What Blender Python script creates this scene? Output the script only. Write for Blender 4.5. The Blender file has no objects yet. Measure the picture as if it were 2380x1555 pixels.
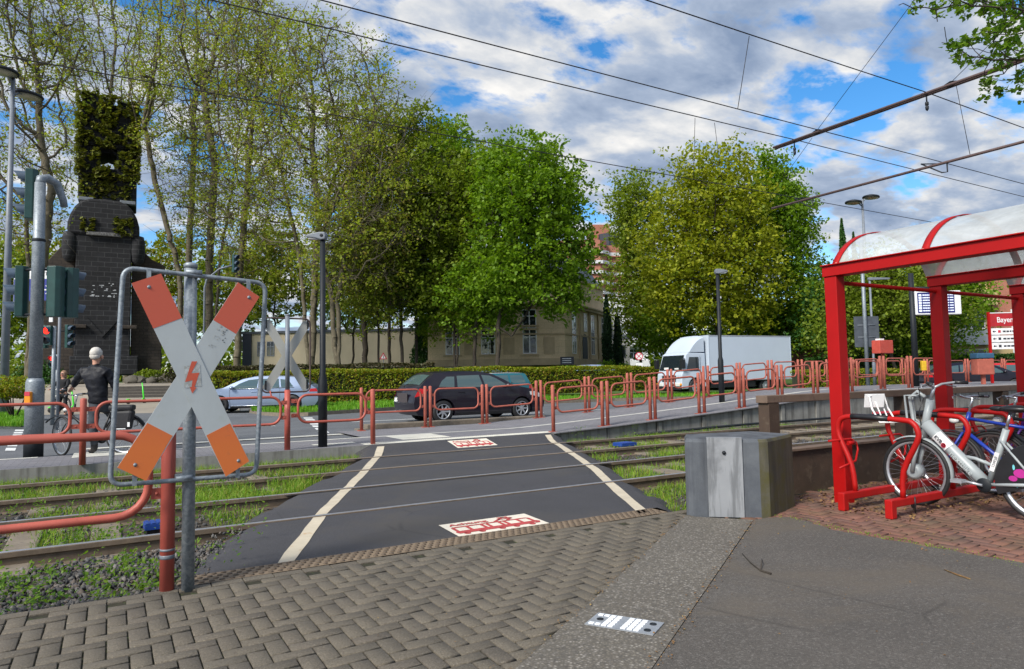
import bpy, bmesh, math, random
import numpy as np
from mathutils import Vector, Matrix
R = math.radians
SC = bpy.context.scene
COL = SC.collection
# ------------------------------------------------------------------ camera
# world: X runs along the tram tracks (away to the right), Y across them, Z up
TH, PI_, RO, EYE, FPX = R(59.6), R(3.55), R(1.0), 1.35, 1588.0
Fh = np.array([math.cos(TH), math.sin(TH), 0]); Rg = np.array([math.sin(TH), -math.cos(TH), 0]); Zu = np.array([0, 0, 1.])
Up = -math.sin(PI_)*Fh + math.cos(PI_)*Zu; Fw = math.cos(PI_)*Fh + math.sin(PI_)*Zu
IX = math.cos(RO)*Rg - math.sin(RO)*Up; IY = math.sin(RO)*Rg + math.cos(RO)*Up
cam = bpy.data.cameras.new('camera'); cam.lens = 24.02; cam.sensor_width = 36; cam.clip_end = 3000; cam.clip_start = .05
co = bpy.data.objects.new('camera', cam); COL.objects.link(co)
M4 = Matrix.Identity(4)
for i in range(3):
    M4[i][0] = IX[i]; M4[i][1] = IY[i]; M4[i][2] = -Fw[i]
M4[2][3] = EYE
co.matrix_world = M4
SC.camera = co
SC.view_settings.view_transform = 'Standard'; SC.view_settings.look = 'None'
SC.view_settings.exposure = 0.6; SC.view_settings.gamma = 1; SC.view_settings.use_curve_mapping = False
# ------------------------------------------------------------------ sky and sun
SUN_DIR = Vector((-.93, -.36, .0)).normalized(); SUN_EL = R(40)
W = bpy.data.worlds.new('World'); SC.world = W; W.use_nodes = True
def world():
    nt = W.node_tree; N = nt.nodes; L = nt.links; N.clear()
    def n(t, **k):
        x = N.new(t)
        for a, b in k.items(): setattr(x, a, b)
        return x
    def math_(op, a, b=None, clamp=False):
        m = n('ShaderNodeMath', operation=op, use_clamp=clamp)
        for i, v in enumerate((a, b)):
            if v is None: continue
            if isinstance(v, (int, float)): m.inputs[i].default_value = v
            else: L.new(v, m.inputs[i])
        return m.outputs[0]
    out = n('ShaderNodeOutputWorld')
    sky = n('ShaderNodeTexSky', sky_type='NISHITA'); sky.sun_disc = False
    sky.sun_elevation = SUN_EL; sky.sun_rotation = math.atan2(SUN_DIR.x, SUN_DIR.y); sky.dust_density = .4; sky.ozone_density = 2.5
    bg1 = n('ShaderNodeBackground'); bg1.inputs[1].default_value = .13
    hsv = n('ShaderNodeHueSaturation'); hsv.inputs['Saturation'].default_value = 1.35
    L.new(sky.outputs[0], hsv.inputs['Color']); L.new(hsv.outputs[0], bg1.inputs[0])
    tc = n('ShaderNodeTexCoord'); sep = n('ShaderNodeSeparateXYZ'); L.new(tc.outputs['Generated'], sep.inputs[0])
    # clouds lie on a flat layer overhead: project the view direction onto it
    zz = math_('MAXIMUM', math_('ADD', sep.outputs[2], .22), .03)
    cx = math_('DIVIDE', sep.outputs[0], zz); cy = math_('DIVIDE', sep.outputs[1], zz)
    cmb = n('ShaderNodeCombineXYZ'); L.new(cx, cmb.inputs[0]); L.new(cy, cmb.inputs[1])
    mp = n('ShaderNodeMapping'); mp.inputs['Rotation'].default_value = (0, 0, R(-20)); mp.inputs['Scale'].default_value = (1.25, 1.7, 1); mp.inputs['Location'].default_value = (3.1, 1.7, 0)
    L.new(cmb.outputs[0], mp.inputs[0])
    def noise(scale, det, rough, dist=0.0, off=0.0):
        x = n('ShaderNodeTexNoise'); x.noise_dimensions = '4D'; x.inputs['W'].default_value = off
        x.inputs['Scale'].default_value = scale; x.inputs['Detail'].default_value = det; x.inputs['Roughness'].default_value = rough; x.inputs['Distortion'].default_value = dist
        L.new(mp.outputs[0], x.inputs['Vector']); return x.outputs[0]
    a = noise(3.3, 9, .58, .15, 2.2)
    b = noise(1.5, 3, .5, 0, 7.7)
    cover = math_('ADD', math_('MULTIPLY', a, .75), math_('MULTIPLY', b, .35))
    ramp = n('ShaderNodeValToRGB'); L.new(cover, ramp.inputs[0])
    ramp.color_ramp.elements[0].position = .47; ramp.color_ramp.elements[0].color = (0, 0, 0, 1)
    ramp.color_ramp.elements[1].position = .545; ramp.color_ramp.elements[1].color = (1, 1, 1, 1)
    # lit rims and grey undersides of the clouds
    s = noise(3.1, 7, .55, .2, 5.3)
    shade = math_('ADD', math_('MULTIPLY', s, .9), math_('MULTIPLY', cover, .55))
    sr = n('ShaderNodeValToRGB'); L.new(shade, sr.inputs[0])
    e = sr.color_ramp.elements
    e[0].position = .60; e[0].color = (.95, .93, .90, 1)
    e[1].position = .92; e[1].color = (.24, .32, .47, 1)
    m = e.new(.70); m.color = (.70, .72, .75, 1)
    m = e.new(.80); m.color = (.40, .48, .62, 1)
    # brighter towards the hidden sun
    dot = n('ShaderNodeVectorMath', operation='DOT_PRODUCT'); L.new(tc.outputs['Generated'], dot.inputs[0])
    sd = (SUN_DIR*math.cos(SUN_EL)); dot.inputs[1].default_value = (sd.x, sd.y, math.sin(SUN_EL))
    gl = math_('MULTIPLY', math_('POWER', math_('MAXIMUM', dot.outputs['Value'], 0.0), 4.0), .55)
    st = math_('ADD', gl, .70)
    bg2 = n('ShaderNodeBackground'); L.new(sr.outputs[0], bg2.inputs[0]); L.new(st, bg2.inputs[1])
    mix = n('ShaderNodeMixShader'); L.new(ramp.outputs[0], mix.inputs[0]); L.new(bg1.outputs[0], mix.inputs[1]); L.new(bg2.outputs[0], mix.inputs[2])
    L.new(mix.outputs[0], out.inputs[0])
world()
sl = bpy.data.lights.new('sun', 'SUN'); sl.energy = 3.6; sl.angle = R(16); sl.color = (1, .95, .86)
so = bpy.data.objects.new('sun', sl); COL.objects.link(so)
sv = Vector((SUN_DIR.x*math.cos(SUN_EL), SUN_DIR.y*math.cos(SUN_EL), math.sin(SUN_EL)))
so.rotation_euler = sv.to_track_quat('Z', 'Y').to_euler()
# ------------------------------------------------------------------ surveying helpers (photo pixel at 2380 wide -> world)
O_ = np.array([0, 0, EYE])
def ray(x, y): return IX*(x-1190)/FPX - IY*(y-777.5)/FPX + Fw
def at(x, y, D): return Vector(O_ + ray(x, y)*D)
def g(x, y, z=0.0):
    d = ray(x, y); return Vector(O_ + d*((z-EYE)/d[2]))
def atv(x, y, v):
    d = ray(x, y); return Vector(O_ + d*(v/d[1]))
def atu(x, y, u):
    d = ray(x, y); return Vector(O_ + d*(u/d[0]))
YAW = -(math.pi/2-TH)          # a facade parallel to the photograph
def V3(p, z=None): return Vector((p[0], p[1], p[2] if z is None else z))
# ------------------------------------------------------------------ objects
def thing(name, label, cat, loc=(0, 0, 0), rz=0, group=None):
    o = bpy.data.objects.new(name, None); COL.objects.link(o); o.empty_display_size = .2
    o.location = loc; o.rotation_euler = (0, 0, rz); o['label'] = label; o['category'] = cat
    if group: o['group'] = group
    return o
def tag(o, label, cat, group=None, kind=None):
    if label: o['label'] = label
    if cat: o['category'] = cat
    if group: o['group'] = group
    if kind: o['kind'] = kind
    return o
def copy_tree(o, parent=None):
    c = o.copy(); COL.objects.link(c); c.parent = parent
    for ch in o.children: copy_tree(ch, c)
    return c
class MB:
    def __init__(s): s.v = []; s.f = []; s.m = []; s.s = []
    def add(s, vs, fs, mi=0, sm=False):
        b = len(s.v); s.v += [tuple(p) for p in vs]
        s.f += [tuple(b+i for i in f) for f in fs]; s.m += [mi]*len(fs); s.s += [sm]*len(fs); return s
    def box(s, x0, x1, y0, y1, z0, z1, mi=0, M=None):
        vs = [Vector((x, y, z)) for x in (x0, x1) for y in (y0, y1) for z in (z0, z1)]
        if M is not None: vs = [M @ p for p in vs]
        return s.add(vs, [(0, 1, 3, 2), (4, 6, 7, 5), (0, 4, 5, 1), (2, 3, 7, 6), (0, 2, 6, 4), (1, 5, 7, 3)], mi)
    def cbox(s, c, d, rz=0, mi=0, bev=0):
        M = Matrix.Translation(Vector(c)) @ Matrix.Rotation(rz, 4, 'Z')
        if bev <= 0: return s.box(-d[0]/2, d[0]/2, -d[1]/2, d[1]/2, -d[2]/2, d[2]/2, mi, M)
        bm = bmesh.new(); bmesh.ops.create_cube(bm, size=1); bmesh.ops.scale(bm, vec=d, verts=bm.verts)
        bmesh.ops.bevel(bm, geom=bm.edges[:], offset=bev, segments=2, affect='EDGES', profile=.6)
        s.bm(bm, mi, M); return s
    def bm(s, bm, mi=0, M=None, sm=False):
        bm.verts.ensure_lookup_table()
        for i, v in enumerate(bm.verts): v.index = i
        s.add([(M @ v.co if M is not None else v.co) for v in bm.verts], [[v.index for v in f.verts] for f in bm.faces], mi, sm); bm.free(); return s
    def tube(s, pts, r, n=8, mi=0, cap=True, closed=False, sm=True):
        pts = [Vector(p) for p in pts]; k = len(pts)
        rr = [r]*k if isinstance(r, (int, float)) else list(r)
        tang = []
        for i in range(k):
            if closed: t = pts[(i+1) % k]-pts[i-1]
            else: t = pts[min(i+1, k-1)]-pts[max(i-1, 0)]
            tang.append(t.normalized() if t.length > 1e-9 else Vector((0, 0, 1)))
        a = Vector((0, 0, 1)) if abs(tang[0].z) < .9 else Vector((1, 0, 0))
        nrm = (a-tang[0]*a.dot(tang[0])).normalized()
        vs = []
        for i in range(k):
            nrm = nrm-tang[i]*nrm.dot(tang[i])
            if nrm.length < 1e-6: nrm = tang[i].orthogonal()
            nrm.normalize(); b = tang[i].cross(nrm)
            for j in range(n):
                t = 2*math.pi*j/n; vs.append(pts[i]+(nrm*math.cos(t)+b*math.sin(t))*rr[i])
        fs = []
        for i in range(k if closed else k-1):
            for j in range(n):
                i2 = (i+1) % k; j2 = (j+1) % n
                fs.append((i*n+j, i*n+j2, i2*n+j2, i2*n+j))
        s.add(vs, fs, mi, sm)
        if cap and not closed:
            b = len(s.v)-len(vs)
            s.f += [tuple(b+j for j in range(n))[::-1], tuple(b+(k-1)*n+j for j in range(n))]; s.m += [mi]*2; s.s += [False]*2
        return s
    def lathe(s, prof, n=20, M=None, mi=0, sm=True, cap=True):
        cap = cap and (abs(prof[0][0]-prof[-1][0])+abs(prof[0][1]-prof[-1][1]) > 1e-6)
        vs = []; k = len(prof)
        for r, z in prof:
            for j in range(n):
                t = 2*math.pi*j/n; p = Vector((r*math.cos(t), r*math.sin(t), z)); vs.append(M @ p if M is not None else p)
        fs = [(i*n+j, i*n+(j+1) % n, (i+1)*n+(j+1) % n, (i+1)*n+j) for i in range(k-1) for j in range(n)]
        s.add(vs, fs, mi, sm); b = len(s.v)-len(vs)
        if cap and prof[0][0] > 1e-4: s.f.append(tuple(b+j for j in range(n))[::-1]); s.m.append(mi); s.s.append(False)
        if cap and prof[-1][0] > 1e-4: s.f.append(tuple(b+(k-1)*n+j for j in range(n))); s.m.append(mi); s.s.append(False)
        return s
    def prism(s, poly, a, b, f=None, mi=0):
        """polygon of 2-D points extruded between offsets a and b; f(x, y, t) -> point"""
        f = f or (lambda x, y, t: (x, y, t)); n = len(poly)
        vs = [f(x, y, a) for x, y in poly]+[f(x, y, b) for x, y in poly]
        fs = [tuple(range(n))[::-1], tuple(range(n, 2*n))]+[(i, (i+1) % n, n+(i+1) % n, n+i) for i in range(n)]
        return s.add(vs, fs, mi)
    def sphere(s, c, r, M=None, nu=12, nv=8, mi=0):
        r = (r, r, r) if isinstance(r, (int, float)) else r
        prof = [(math.sin(math.pi*i/nv), -math.cos(math.pi*i/nv)) for i in range(nv+1)]
        T = Matrix.Translation(Vector(c)) @ (M or Matrix.Identity(4)) @ Matrix.Diagonal((r[0], r[1], r[2], 1))
        prof[0] = (1e-5, -1); prof[-1] = (1e-5, 1)
        return s.lathe(prof, nu, T, mi)
    def build(s, name, mats, parent=None, smooth=None, bevel=0):
        me = bpy.data.meshes.new(name); me.from_pydata(s.v, [], s.f)
        mats = mats if isinstance(mats, (list, tuple)) else [mats]
        for m in mats: me.materials.append(m)
        if len(mats) > 1: me.polygons.foreach_set('material_index', s.m)
        if smooth is None: me.polygons.foreach_set('use_smooth', s.s)
        elif smooth is True: me.polygons.foreach_set('use_smooth', [True]*len(s.f))
        me.update()
        o = bpy.data.objects.new(name, me); COL.objects.link(o)
        if isinstance(smooth, (int, float)) and not isinstance(smooth, bool):
            me.polygons.foreach_set('use_smooth', [True]*len(s.f)); me.set_sharp_from_angle(angle=R(smooth))
        if bevel:
            b = o.modifiers.new('bevel', 'BEVEL'); b.width = bevel; b.segments = 2; b.limit_method = 'ANGLE'; b.angle_limit = R(40)
        if parent is not None: o.parent = parent
        return o
def npmesh(name, verts, faces, mat_, parent=None, smooth=False):
    """big meshes from numpy arrays; faces (n,3) or (n,4)"""
    me = bpy.data.meshes.new(name); nf, k = faces.shape
    me.vertices.add(len(verts)); me.vertices.foreach_set('co', np.ascontiguousarray(verts, dtype=np.float32).ravel())
    me.loops.add(nf*k); me.loops.foreach_set('vertex_index', np.ascontiguousarray(faces, dtype=np.int32).ravel())
    me.polygons.add(nf); me.polygons.foreach_set('loop_start', np.arange(0, nf*k, k, dtype=np.int32))
    me.update(calc_edges=True)
    if smooth: me.polygons.foreach_set('use_smooth', [True]*nf)
    me.materials.append(mat_)
    o = bpy.data.objects.new(name, me); COL.objects.link(o)
    if parent is not None: o.parent = parent
    return o
def text_mesh(txt, size, mat_, parent, name='lettering', M=None, ext=.001, bold=.0, align='CENTER', sx=1):
    c = bpy.data.curves.new('t', 'FONT'); c.body = txt; c.size = size; c.align_x = align; c.align_y = 'CENTER'; c.extrude = ext; c.offset = bold
    o = bpy.data.objects.new('t', c); COL.objects.link(o); bpy.context.view_layer.update()
    me = bpy.data.meshes.new_from_object(o.evaluated_get(bpy.context.evaluated_depsgraph_get()))
    bpy.data.objects.remove(o); bpy.data.curves.remove(c)
    me.name = name; me.materials.clear(); me.materials.append(mat_)
    if M is not None: me.transform(M @ Matrix.Diagonal((sx, 1, 1, 1)))
    r = bpy.data.objects.new(name, me); COL.objects.link(r); r.parent = parent
    return r
def frame_of(ex, ez, origin):
    """matrix whose local X,Y lie along ex, ez (for flat lettering)"""
    ex = Vector(ex).normalized(); ez = Vector(ez); ez = (ez-ex*ez.dot(ex)).normalized(); n = ex.cross(ez)
    m = Matrix.Identity(4)
    for i in range(3): m[i][0] = ex[i]; m[i][1] = ez[i]; m[i][2] = n[i]; m[i][3] = origin[i]
    return m
# ------------------------------------------------------------------ materials
class NT:
    def __init__(s, name):
        s.m = bpy.data.materials.new(name); s.m.use_nodes = True; s.t = s.m.node_tree; s.N = s.t.nodes; s.L = s.t.links
        s.p = s.N['Principled BSDF']; s.out = s.N['Material Output']
    def n(s, t, **k):
        x = s.N.new(t)
        for a, b in k.items(): setattr(x, a, b)
        return x
    def set(s, sock, v):
        if isinstance(v, bpy.types.NodeSocket): s.L.new(v, sock)
        elif isinstance(v, (tuple, list)) and len(v) == 3 and sock.type == 'RGBA': sock.default_value = (*v, 1)
        else: sock.default_value = v
    def math(s, op, a, b=0.0, clamp=False):
        m = s.n('ShaderNodeMath', operation=op, use_clamp=clamp); s.set(m.inputs[0], a); s.set(m.inputs[1], b); return m.outputs[0]
    def co(s, kind='Object', scale=None, rot=None):
        o = s.n('ShaderNodeTexCoord').outputs[kind]
        if scale or rot:
            mp = s.n('ShaderNodeMapping'); s.L.new(o, mp.inputs[0])
            if scale: mp.inputs['Scale'].default_value = scale
            if rot: mp.inputs['Rotation'].default_value = rot
            o = mp.outputs[0]
        return o
    def noise(s, scale, det=4, rough=.55, co=None, dist=0):
        x = s.n('ShaderNodeTexNoise'); x.inputs['Scale'].default_value = scale; x.inputs['Detail'].default_value = det; x.inputs['Roughness'].default_value = rough; x.inputs['Distortion'].default_value = dist
        s.L.new(co if co is not None else s.co(), x.inputs['Vector']); return x.outputs[0]
    def vor(s, scale, co=None, feat='F1', out='Distance'):
        x = s.n('ShaderNodeTexVoronoi', feature=feat); x.inputs['Scale'].default_value = scale
        s.L.new(co if co is not None else s.co(), x.inputs['Vector']); return x.outputs[out]
    def ramp(s, v, stops):
        r = s.n('ShaderNodeValToRGB'); s.L.new(v, r.inputs[0]); e = r.color_ramp.elements
        while len(e) < len(stops): e.new(.5)
        for k, (p, c) in enumerate(stops):
            e[k].position = p; e[k].color = (*c, 1) if isinstance(c, (tuple, list)) else (c, c, c, 1)
        return r.outputs[0]
    def mix(s, f, a, b, mode='MIX'):
        x = s.n('ShaderNodeMix', data_type='RGBA', blend_type=mode)
        s.set(x.inputs[0], f); s.set(x.inputs[6], a); s.set(x.inputs[7], b); return x.outputs[2]
    def bump(s, h, strength=.3, dist=.01):
        b = s.n('ShaderNodeBump'); b.inputs['Strength'].default_value = strength; b.inputs['Distance'].default_value = dist
        s.L.new(h, b.inputs['Height']); s.L.new(b.outputs[0], s.p.inputs['Normal'])
    def island(s): return s.n('ShaderNodeNewGeometry').outputs['Random Per Island']
    def fin(s, col=None, rough=.6, metal=0.0, spec=None, **k):
        if col is not None: s.set(s.p.inputs['Base Color'], col)
        s.set(s.p.inputs['Roughness'], rough); s.set(s.p.inputs['Metallic'], metal)
        if spec is not None: s.set(s.p.inputs['Specular IOR Level'], spec)
        for a, b in k.items(): s.set(s.p.inputs[a.replace('_', ' ')], b)
        return s.m
def sc(c, f): return tuple(min(1, x*f) for x in c)
def mat(name, col, rough=.6, metal=0.0, var=.18, scale=6, col2=None, f2=.5, bump=0, bscale=40, spec=None, grime=0, **k):
    """plain surface with uneven tone, optional second colour in blotches and fine bump"""
    t = NT(name); nz = t.noise(scale, 6, .6)
    c = t.mix(t.ramp(nz, [(.3, 0.0), (.7, 1.0)]), sc(col, 1-var), sc(col, 1+var))
    if col2 is not None:
        n2 = t.noise(scale*1.7, 8, .68, dist=.4); c = t.mix(t.ramp(n2, [(f2, 0.0), (f2+.09, 1.0)]), c, col2)
    if grime:
        n3 = t.noise(scale*.5, 8, .7, co=t.co(scale=(1, 1, .25))); c = t.mix(t.math('MULTIPLY', t.ramp(n3, [(.45, 0.0), (.75, 1.0)]), grime), c, (.03, .028, .025))
    if bump: t.bump(t.noise(bscale, 4, .6), bump, .01)
    return t.fin(c, rough, metal, spec, **k)
MT = {}
def mats():
    M = MT
    M['red_rail'] = mat('red_rail_paint', (.37, .085, .060), .5, spec=.35, var=.16, scale=5, col2=(.30, .07, .05), f2=.62, bump=.06)
    M['red_pole'] = mat('worn_red_paint', (.37, .075, .055), .5, var=.15, scale=4, col2=(.16, .17, .18), f2=.66, bump=.06)
    M['brown_rail'] = mat('faded_red_brown_paint', (.36, .10, .07), .6, spec=.3, var=.18, scale=5, col2=(.27, .09, .07), f2=.6)
    M['shelter_red'] = mat('shelter_red_paint', (.33, .003, .003), .5, spec=.25, var=.10, scale=3, bump=.03)
    M['rack_red'] = mat('rack_red_paint', (.36, .006, .005), .5, spec=.3, var=.12, scale=6, col2=(.25, .2, .18), f2=.73)
    t = NT('galvanised_steel'); v = t.vor(60, out='Color'); sp = t.n('ShaderNodeSeparateColor'); t.L.new(v, sp.inputs[0])
    c = t.mix(sp.outputs[0], (.17, .20, .23), (.30, .335, .365)); c = t.mix(t.ramp(t.noise(5, 6), [(.4, 0.0), (.7, .55)]), c, (.12, .14, .155))
    M['galv'] = t.fin(c, .52, .35)
    M['dark_steel'] = mat('dark_grey_pole_paint', (.012, .015, .019), .55, spec=.3, var=.25)
    M['lamp_grey'] = mat('grey_lamp_paint', (.16, .18, .21), .5, var=.15)
    M['wire'] = mat('dark_wire', (.02, .018, .02), .6, .2)
    M['boom'] = mat('brown_boom_tube', (.10, .065, .06), .5, var=.2)
    M['rust_frame'] = mat('brown_painted_frame', (.07, .045, .038), .5, var=.3)
    M['black'] = mat('black_rubber', (.012, .012, .013), .62, var=.25, scale=30)
    M['blackplastic'] = mat('black_plastic', (.012, .012, .014), .4, var=.2)
    M['signgreen'] = mat('dark_green_housing', (.012, .05, .045), .38, var=.2)
    M['white'] = mat('white_paint', (.72, .73, .74), .4, var=.05)
    M['car_glass'] = NT('tinted_car_glass').fin((.05, .085, .09), .05, spec=.9); M['glass'] = NT('dark_glass').fin((.012, .018, .022), .04, spec=.8)
    M['chrome'] = mat('bright_metal', (.55, .56, .58), .28, .9, var=.1)
    M['alu'] = mat('brushed_aluminium', (.42, .44, .47), .42, .6, var=.15, scale=14)
    M['orange'] = mat('orange_plastic', (.75, .25, .01), .4, var=.05)
    t = NT('lit_red_lamp'); M['redlamp'] = t.fin((.6, .01, .01), .3, Emission_Color=(1, .02, .01, 1), Emission_Strength=2.5)
    # ground surfaces
    t = NT('grey_brown_pavers'); isl = t.island()
    c = t.ramp(isl, [(0, (.115, .086, .052)), (.45, (.150, .118, .074)), (.8, (.172, .138, .092)), (1, (.10, .072, .047))])
    c = t.mix(t.ramp(t.noise(260, 2, .8), [(.38, 0.0), (.68, .8)]), sc((.09, .082, .07), 1), c); c = t.mix(t.ramp(t.noise(105, 4, .8), [(.42, .75), (.5, 0.0)]), c, (.052, .041, .026)); c = t.mix(t.ramp(t.noise(95, 4, .8), [(.54, 0.0), (.62, .6)]), c, (.235, .20, .15)); c = t.mix(t.ramp(t.vor(230), [(0, .55), (.22, 0.0)]), c, (.30, .28, .25))
    c = t.mix(t.math('MULTIPLY', t.ramp(t.noise(1.6, 6, .65), [(.5, 0.0), (.72, 1.0)]), .45), c, (.055, .05, .04))
    t.bump(t.noise(190, 3, .7), .5, .004); M['paver'] = t.fin(c, .85)
    t = NT('red_brown_pavers'); isl = t.island()
    c = t.ramp(isl, [(0, (.14, .062, .045)), (.5, (.19, .088, .06)), (1, (.13, .07, .055))])
    c = t.mix(t.ramp(t.noise(2.2, 6, .65), [(.45, 0.0), (.65, .6)]), c, (.08, .07, .035)); t.bump(t.noise(150, 3), .3, .004); M['redpaver'] = t.fin(c, .85)
    M['joint'] = mat('mossy_joint_sand', (.020, .018, .008), .95, var=.5, scale=9, col2=(.045, .065, .012), f2=.55, bump=.5, bscale=200)
    def asphalt(name, base, speck, patch):
        t = NT(name); c = t.mix(t.ramp(t.noise(1.1, 7, .62), [(.3, 0.0), (.7, 1.0)]), sc(base, .7), sc(base, 1.3))
        c = t.mix(t.ramp(t.noise(75, 5, .8), [(.41, .85), (.49, 0.0)]), c, sc(base, .4)); c = t.mix(t.ramp(t.noise(60, 5, .8), [(.53, 0.0), (.62, .8)]), c, sc(speck, .9))
        c = t.mix(t.ramp(t.noise(330, 2, .8), [(.45, 0.0), (.75, .8)]), c, speck); c = t.mix(t.ramp(t.noise(240, 2, .7), [(.25, .75), (.45, 0.0)]), c, sc(base, .35))
        c = t.mix(t.ramp(t.noise(.55, 8, .7, dist=.6), [(.5, 0.0), (.64, .8)]), c, patch)
        ck = t.vor(.9, co=t.mix(.12, t.co(), t.n('ShaderNodeTexNoise').outputs[1]), feat='DISTANCE_TO_EDGE'); c = t.mix(t.math('MULTIPLY', t.ramp(ck, [(.0, 1.0), (.012, 0.0)]), t.ramp(t.noise(.6, 3), [(.52, 0.0), (.60, .45)])), c, sc(base, .4))
        t.bump(t.noise(210, 3, .7), .6, .005); return t.fin(c, .88)
    M['asphalt'] = asphalt('crossing_asphalt', (.034, .033, .038), (.085, .085, .095), (.055, .05, .046))
    M['asphalt_old'] = asphalt('worn_footpath_asphalt', (.062, .054, .046), (.17, .155, .14), (.10, .082, .062))
    M['road'] = asphalt('road_asphalt', (.10, .107, .118), (.16, .165, .175), (.08, .085, .095))
    t = NT('exposed_aggregate'); c = t.mix(t.ramp(t.noise(1.5, 6), [(.3, 0.0), (.7, 1.0)]), (.12, .104, .082), (.175, .155, .122))
    v = t.vor(62, out='Color'); sp = t.n('ShaderNodeSeparateColor'); t.L.new(v, sp.inputs[0])
    c = t.mix(t.ramp(sp.outputs[0], [(.55, 0.0), (.95, .8)]), c, (.36, .33, .29)); c = t.mix(t.ramp(t.vor(62), [(.15, 0.0), (.5, .75)]), c, (.07, .062, .052)); c = t.mix(t.ramp(sp.outputs[1], [(.0, .5), (.2, 0.0)]), c, (.04, .038, .036))
    t.bump(t.vor(62), -.6, .005); M['aggregate'] = t.fin(c, .82)
    M['stud_top'] = mat('worn_dark_stud', (.10, .073, .05), .8); M['stud'] = mat('brown_studded_paver', (.185, .135, .088), .8, var=.15, scale=7, col2=(.11, .085, .06), f2=.6, bump=.2, bscale=150)
    M['tactile'] = mat('cream_tactile_paving', (.50, .49, .44), .75, var=.12, scale=5, col2=(.34, .33, .30), f2=.62)
    M['linewhite'] = mat('worn_cream_line', (.48, .42, .32), .75, var=.12, scale=5, col2=(.40, .25, .12), f2=.60, bump=.1, bscale=150)
    M['roadwhite'] = mat('white_road_marking', (.62, .63, .62), .7, var=.1, scale=6, col2=(.35, .36, .37), f2=.64)
    M['signcream'] = mat('cream_ground_sign', (.66, .60, .50), .7, var=.08, scale=5, col2=(.40, .34, .28), f2=.64)
    M['signred'] = mat('red_ground_print', (.40, .05, .05), .7, var=.2, scale=9, col2=(.55, .30, .26), f2=.62)
    t = NT('grey_platform_pavers'); br = t.n('ShaderNodeTexBrick'); br.inputs['Scale'].default_value = 1; br.inputs['Brick Width'].default_value = .22; br.inputs['Row Height'].default_value = .11; br.inputs['Mortar Size'].default_value = .006
    br.inputs['Color1'].default_value = (.155, .15, .165, 1); br.inputs['Color2'].default_value = (.20, .195, .21, 1); br.inputs['Mortar'].default_value = (.085, .085, .09, 1); t.L.new(t.co(), br.inputs[0])
    M['platform'] = t.fin(t.mix(t.ramp(t.noise(1.5, 6), [(.35, 0.0), (.7, .5)]), br.outputs[0], (.13, .125, .135)), .8)
    M['soil'] = mat('dark_soil', (.045, .035, .024), .95, var=.4, scale=6, col2=(.07, .055, .035), f2=.55, bump=.6, bscale=40)
    M['plaza'] = mat('beige_plaza_paving', (.26, .225, .18), .85, var=.15, scale=.6)
    t = NT('ballast_stone'); isl = t.island(); c = t.ramp(isl, [(0, (.03, .03, .033)), (.35, (.065, .064, .066)), (.6, (.10, .095, .09)), (.8, (.075, .055, .04)), (1, (.17, .16, .15))])
    t.bump(t.noise(60, 4), .4, .01); M['stone'] = t.fin(c, .85)
    M['sleeper'] = mat('weathered_concrete_sleeper', (.17, .14, .105), .9, var=.25, scale=7, col2=(.12, .10, .08), f2=.58, bump=.3)
    M['rail_side'] = mat('rusty_rail_side', (.12, .088, .06), .8, var=.3, scale=9, col2=(.13, .10, .075), f2=.55)
    M['rail_top'] = mat('polished_rail_head', (.50, .52, .58), .38, .75, var=.15, scale=3)
    M['rail_dull'] = mat('dull_rail_head', (.24, .205, .17), .6, .3, var=.2, scale=4)
    M['leafbrown'] = mat('dry_leaf', (.16, .085, .03), .8, var=.5, scale=20, col2=(.28, .19, .06), f2=.52)
    # walls
    def concrete(name, c1, c2, streak, mossy=0):
        t = NT(name); c = t.mix(t.ramp(t.noise(3.5, 8, .65), [(.3, 0.0), (.7, 1.0)]), c1, c2)
        s_ = t.noise(7, 8, .6, co=t.co(scale=(1, 1, .08))); c = t.mix(t.ramp(s_, [(.48, 0.0), (.66, .75)]), c, streak)
        if mossy: c = t.mix(t.ramp(t.noise(4.5, 8, .7), [(.42, 0.0), (.62, mossy)]), c, (.075, .068, .018))
        c = t.mix(t.ramp(t.vor(130), [(0, .5), (.13, 0.0)]), c, (.04, .04, .04)); t.bump(t.noise(80, 5, .7), .35, .006); return t.fin(c, .85)
    M['concrete'] = concrete('grey_concrete', (.055, .062, .075), (.105, .115, .128), (.03, .033, .04))
    M['concrete_moss'] = concrete('mossy_concrete', (.07, .066, .045), (.11, .10, .07), (.035, .033, .022), .9)
    M['wallconc'] = concrete('platform_edge_concrete', (.17, .165, .15), (.26, .255, .235), (.07, .065, .055))
    M['rustwall'] = mat('weathered_brown_steel', (.055, .034, .022), .7, var=.25, scale=5, col2=(.085, .06, .04), f2=.55, bump=.1)
    M['rustbeam'] = mat('weathered_brown_beam', (.14, .095, .068), .7, var=.2, scale=4, col2=(.10, .06, .045), f2=.55)
    def stone(name, c1, c2, mortar, bw, rh, ms=.02, dirt=.5):
        t = NT(name); sp = t.n('ShaderNodeSeparateXYZ'); t.L.new(t.co(), sp.inputs[0]); cm = t.n('ShaderNodeCombineXYZ')
        t.L.new(t.math('ADD', sp.outputs[0], sp.outputs[1]), cm.inputs[0]); t.L.new(sp.outputs[2], cm.inputs[1])
        br = t.n('ShaderNodeTexBrick'); br.inputs['Scale'].default_value = 1; br.inputs['Brick Width'].default_value = bw; br.inputs['Row Height'].default_value = rh; br.inputs['Mortar Size'].default_value = ms
        br.inputs['Color1'].default_value = (*c1, 1); br.inputs['Color2'].default_value = (*c2, 1); br.inputs['Mortar'].default_value = (*mortar, 1); t.L.new(cm.outputs[0], br.inputs[0])
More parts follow.
